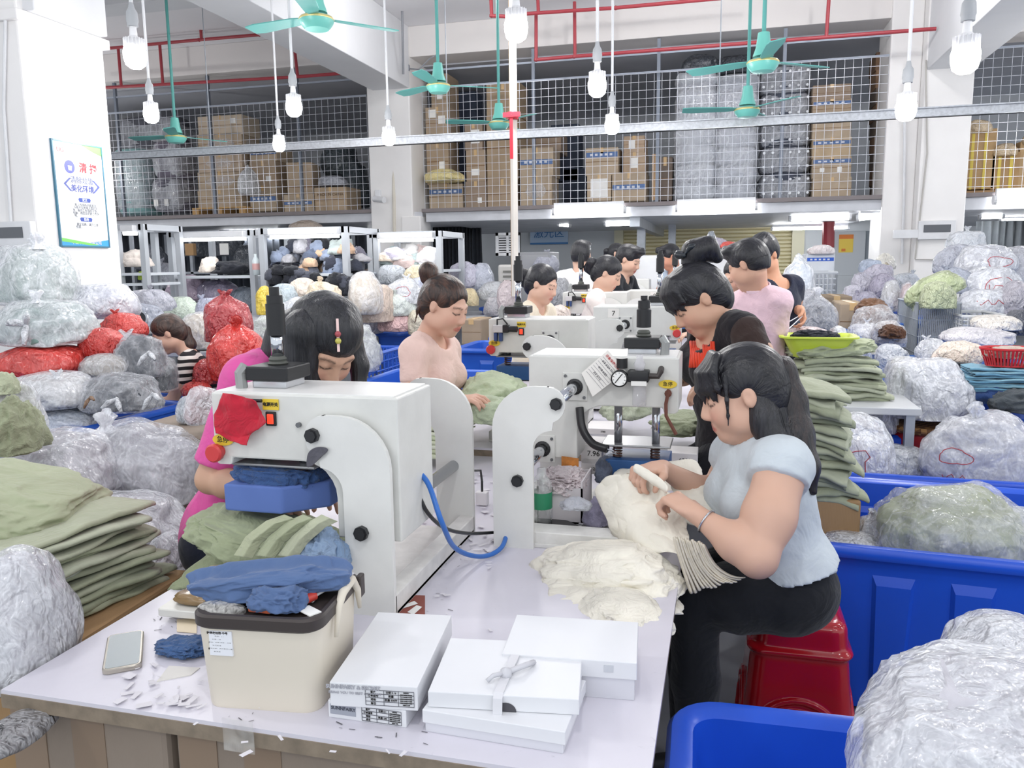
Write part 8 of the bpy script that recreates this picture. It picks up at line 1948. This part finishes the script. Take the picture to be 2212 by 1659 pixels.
drape('cream_garment', 'cream garment lying across the lap beyond the held one', 'garment', [
    [P(1440, 1035, 2.3), P(1500, 1035, 2.3), P(1550, 1050, 2.3), P(1578, 1080, 2.28)],
    [P(1460, 1070, 2.22), P(1510, 1080, 2.2), P(1550, 1100, 2.2), P(1580, 1130, 2.18)],
    [P(1470, 1130, 2.15), P(1520, 1140, 2.12), P(1555, 1160, 2.1), P(1570, 1190, 2.1)]], CR, .003, .03, .06, CRF)
drape('cream_garment', 'cream garment over the blue press block', 'garment', [[P(1330, 1010, 2.5), P(1400, 1012, 2.48), P(1480, 985, 2.55), P(1512, 1000, 2.6)], [P(1325, 1040, 2.42), P(1400, 1045, 2.4), P(1470, 1030, 2.45), P(1520, 1040, 2.5)], [P(1330, 1060, 2.38), P(1400, 1062, 2.36), P(1470, 1060, 2.4), P(1515, 1060, 2.45)]], CR, .003, .02, .05, CRF)
for k in range(14):
    f_ = k / 13; rows = []
    for (du, dv) in ((0, 0), (8 + 4 * f_, 30), (18 + 12 * f_, 62 - 4 * f_), (30 + 34 * f_, 100 - 26 * f_), (38 + 52 * f_, 122 - 44 * f_)):
        bu = 1452 + 62 * f_ + du; bv_ = 1160 + 14 * f_ + dv + 3 * math.sin(k * 2.1 + dv)
        rows.append([P(bu, bv_, 1.955), P(bu + 4.5, bv_ - 1, 1.905 - .01 * math.sin(k)), P(bu + 9, bv_ - 2, 1.95)])
    sheet('hanging_garment', 'cream garment in the pleated bundle hanging from the lap to the table edge', 'garment', rows, '#e0d8c8', .002, fabric('#e0d8c8', var=.08, wr=.4, sc=16.), 'pleated cream garments on the lap', 0, 2)
# scraps of grey cloth at the press
heap(1295, 1110, 50, 60, 2.3, '#8f8ba0', 'lilac-grey cloth tied at the anvil of the nearest right press', fold=.2, depth=.05, res=4, name='grey_cloth')
heap(1305, 1020, 34, 50, 2.5, '#5b6272', 'slate cloth around the left end of the blue press block', fold=.2, depth=.05, res=4, name='grey_cloth')
heap(1245, 1090, 60, 26, 2.2, '#b4b6be', 'pale grey cloth tie on the table behind the nearest right press plate', fold=.2, depth=.03, res=4, name='grey_cloth')
# dark cap on the farthest press, grey sleeve on an actuator
heap(1320, 616, 36, 26, 7.8, '#2f3840', 'dark cap hung on the farthest left press', res=4, fold=.08, name='cap')
bag(1535, 540, 24, 70, 7.6, '#6e747c', 'grey plastic sleeve over a tall actuator behind the claw-clip woman', one=True)
# small folded cloths on the far right table
for k in range(10):
    q = P(2150, 815, 4.6); folded(q.x + .02 * math.sin(k), 4.6, q.z - .06 + .012 * k, .30, .22, .012, ['#6f9bb0', '#5f8ca6', '#86aebe'][k % 3], f'folded teal-blue garment, {["bottom", "second", "third", "fourth", "fifth", "sixth", "seventh", "eighth", "ninth", "topmost"][k]} under the red slotted basket', 'folded teal-blue garments', rotz=.1 * math.sin(k * 2), wob=.012)
heap(2060, 800, 90, 30, 4.9, '#23262d', 'black garment beside the folded teal-blue garments', fold=.22, depth=.12)
heap(2120, 850, 130, 50, 4.6, '#29406e', 'navy blue garments below the folded teal-blue stack', fold=.18, depth=.12)
heap(2190, 870, 90, 50, 4.5, '#4d5358', 'dark grey garments at the right edge below the navy ones', fold=.2, depth=.12)
tub('blue tub beneath the navy garments at the far right', P(2065, 850, 4.9).x, P(2065, 850, 4.9).x + 1.0, 4.72, 5.3, P(2065, 836, 4.9).z, mat=BLUE2)
heap(1880, 668, 60, 34, 6.2, '#6d4f3b', 'brown garments spilling from the brown carton', fold=.25, depth=.15); heap(1925, 720, 44, 30, 5.6, '#5a3f31', 'dark brown garment beside the tall narrow tub', fold=.25, depth=.1)
heap(2150, 905, 70, 30, 4.4, '#a9a7ae', 'grey cloth behind the big white bag of the third tub', fold=.2, depth=.1)
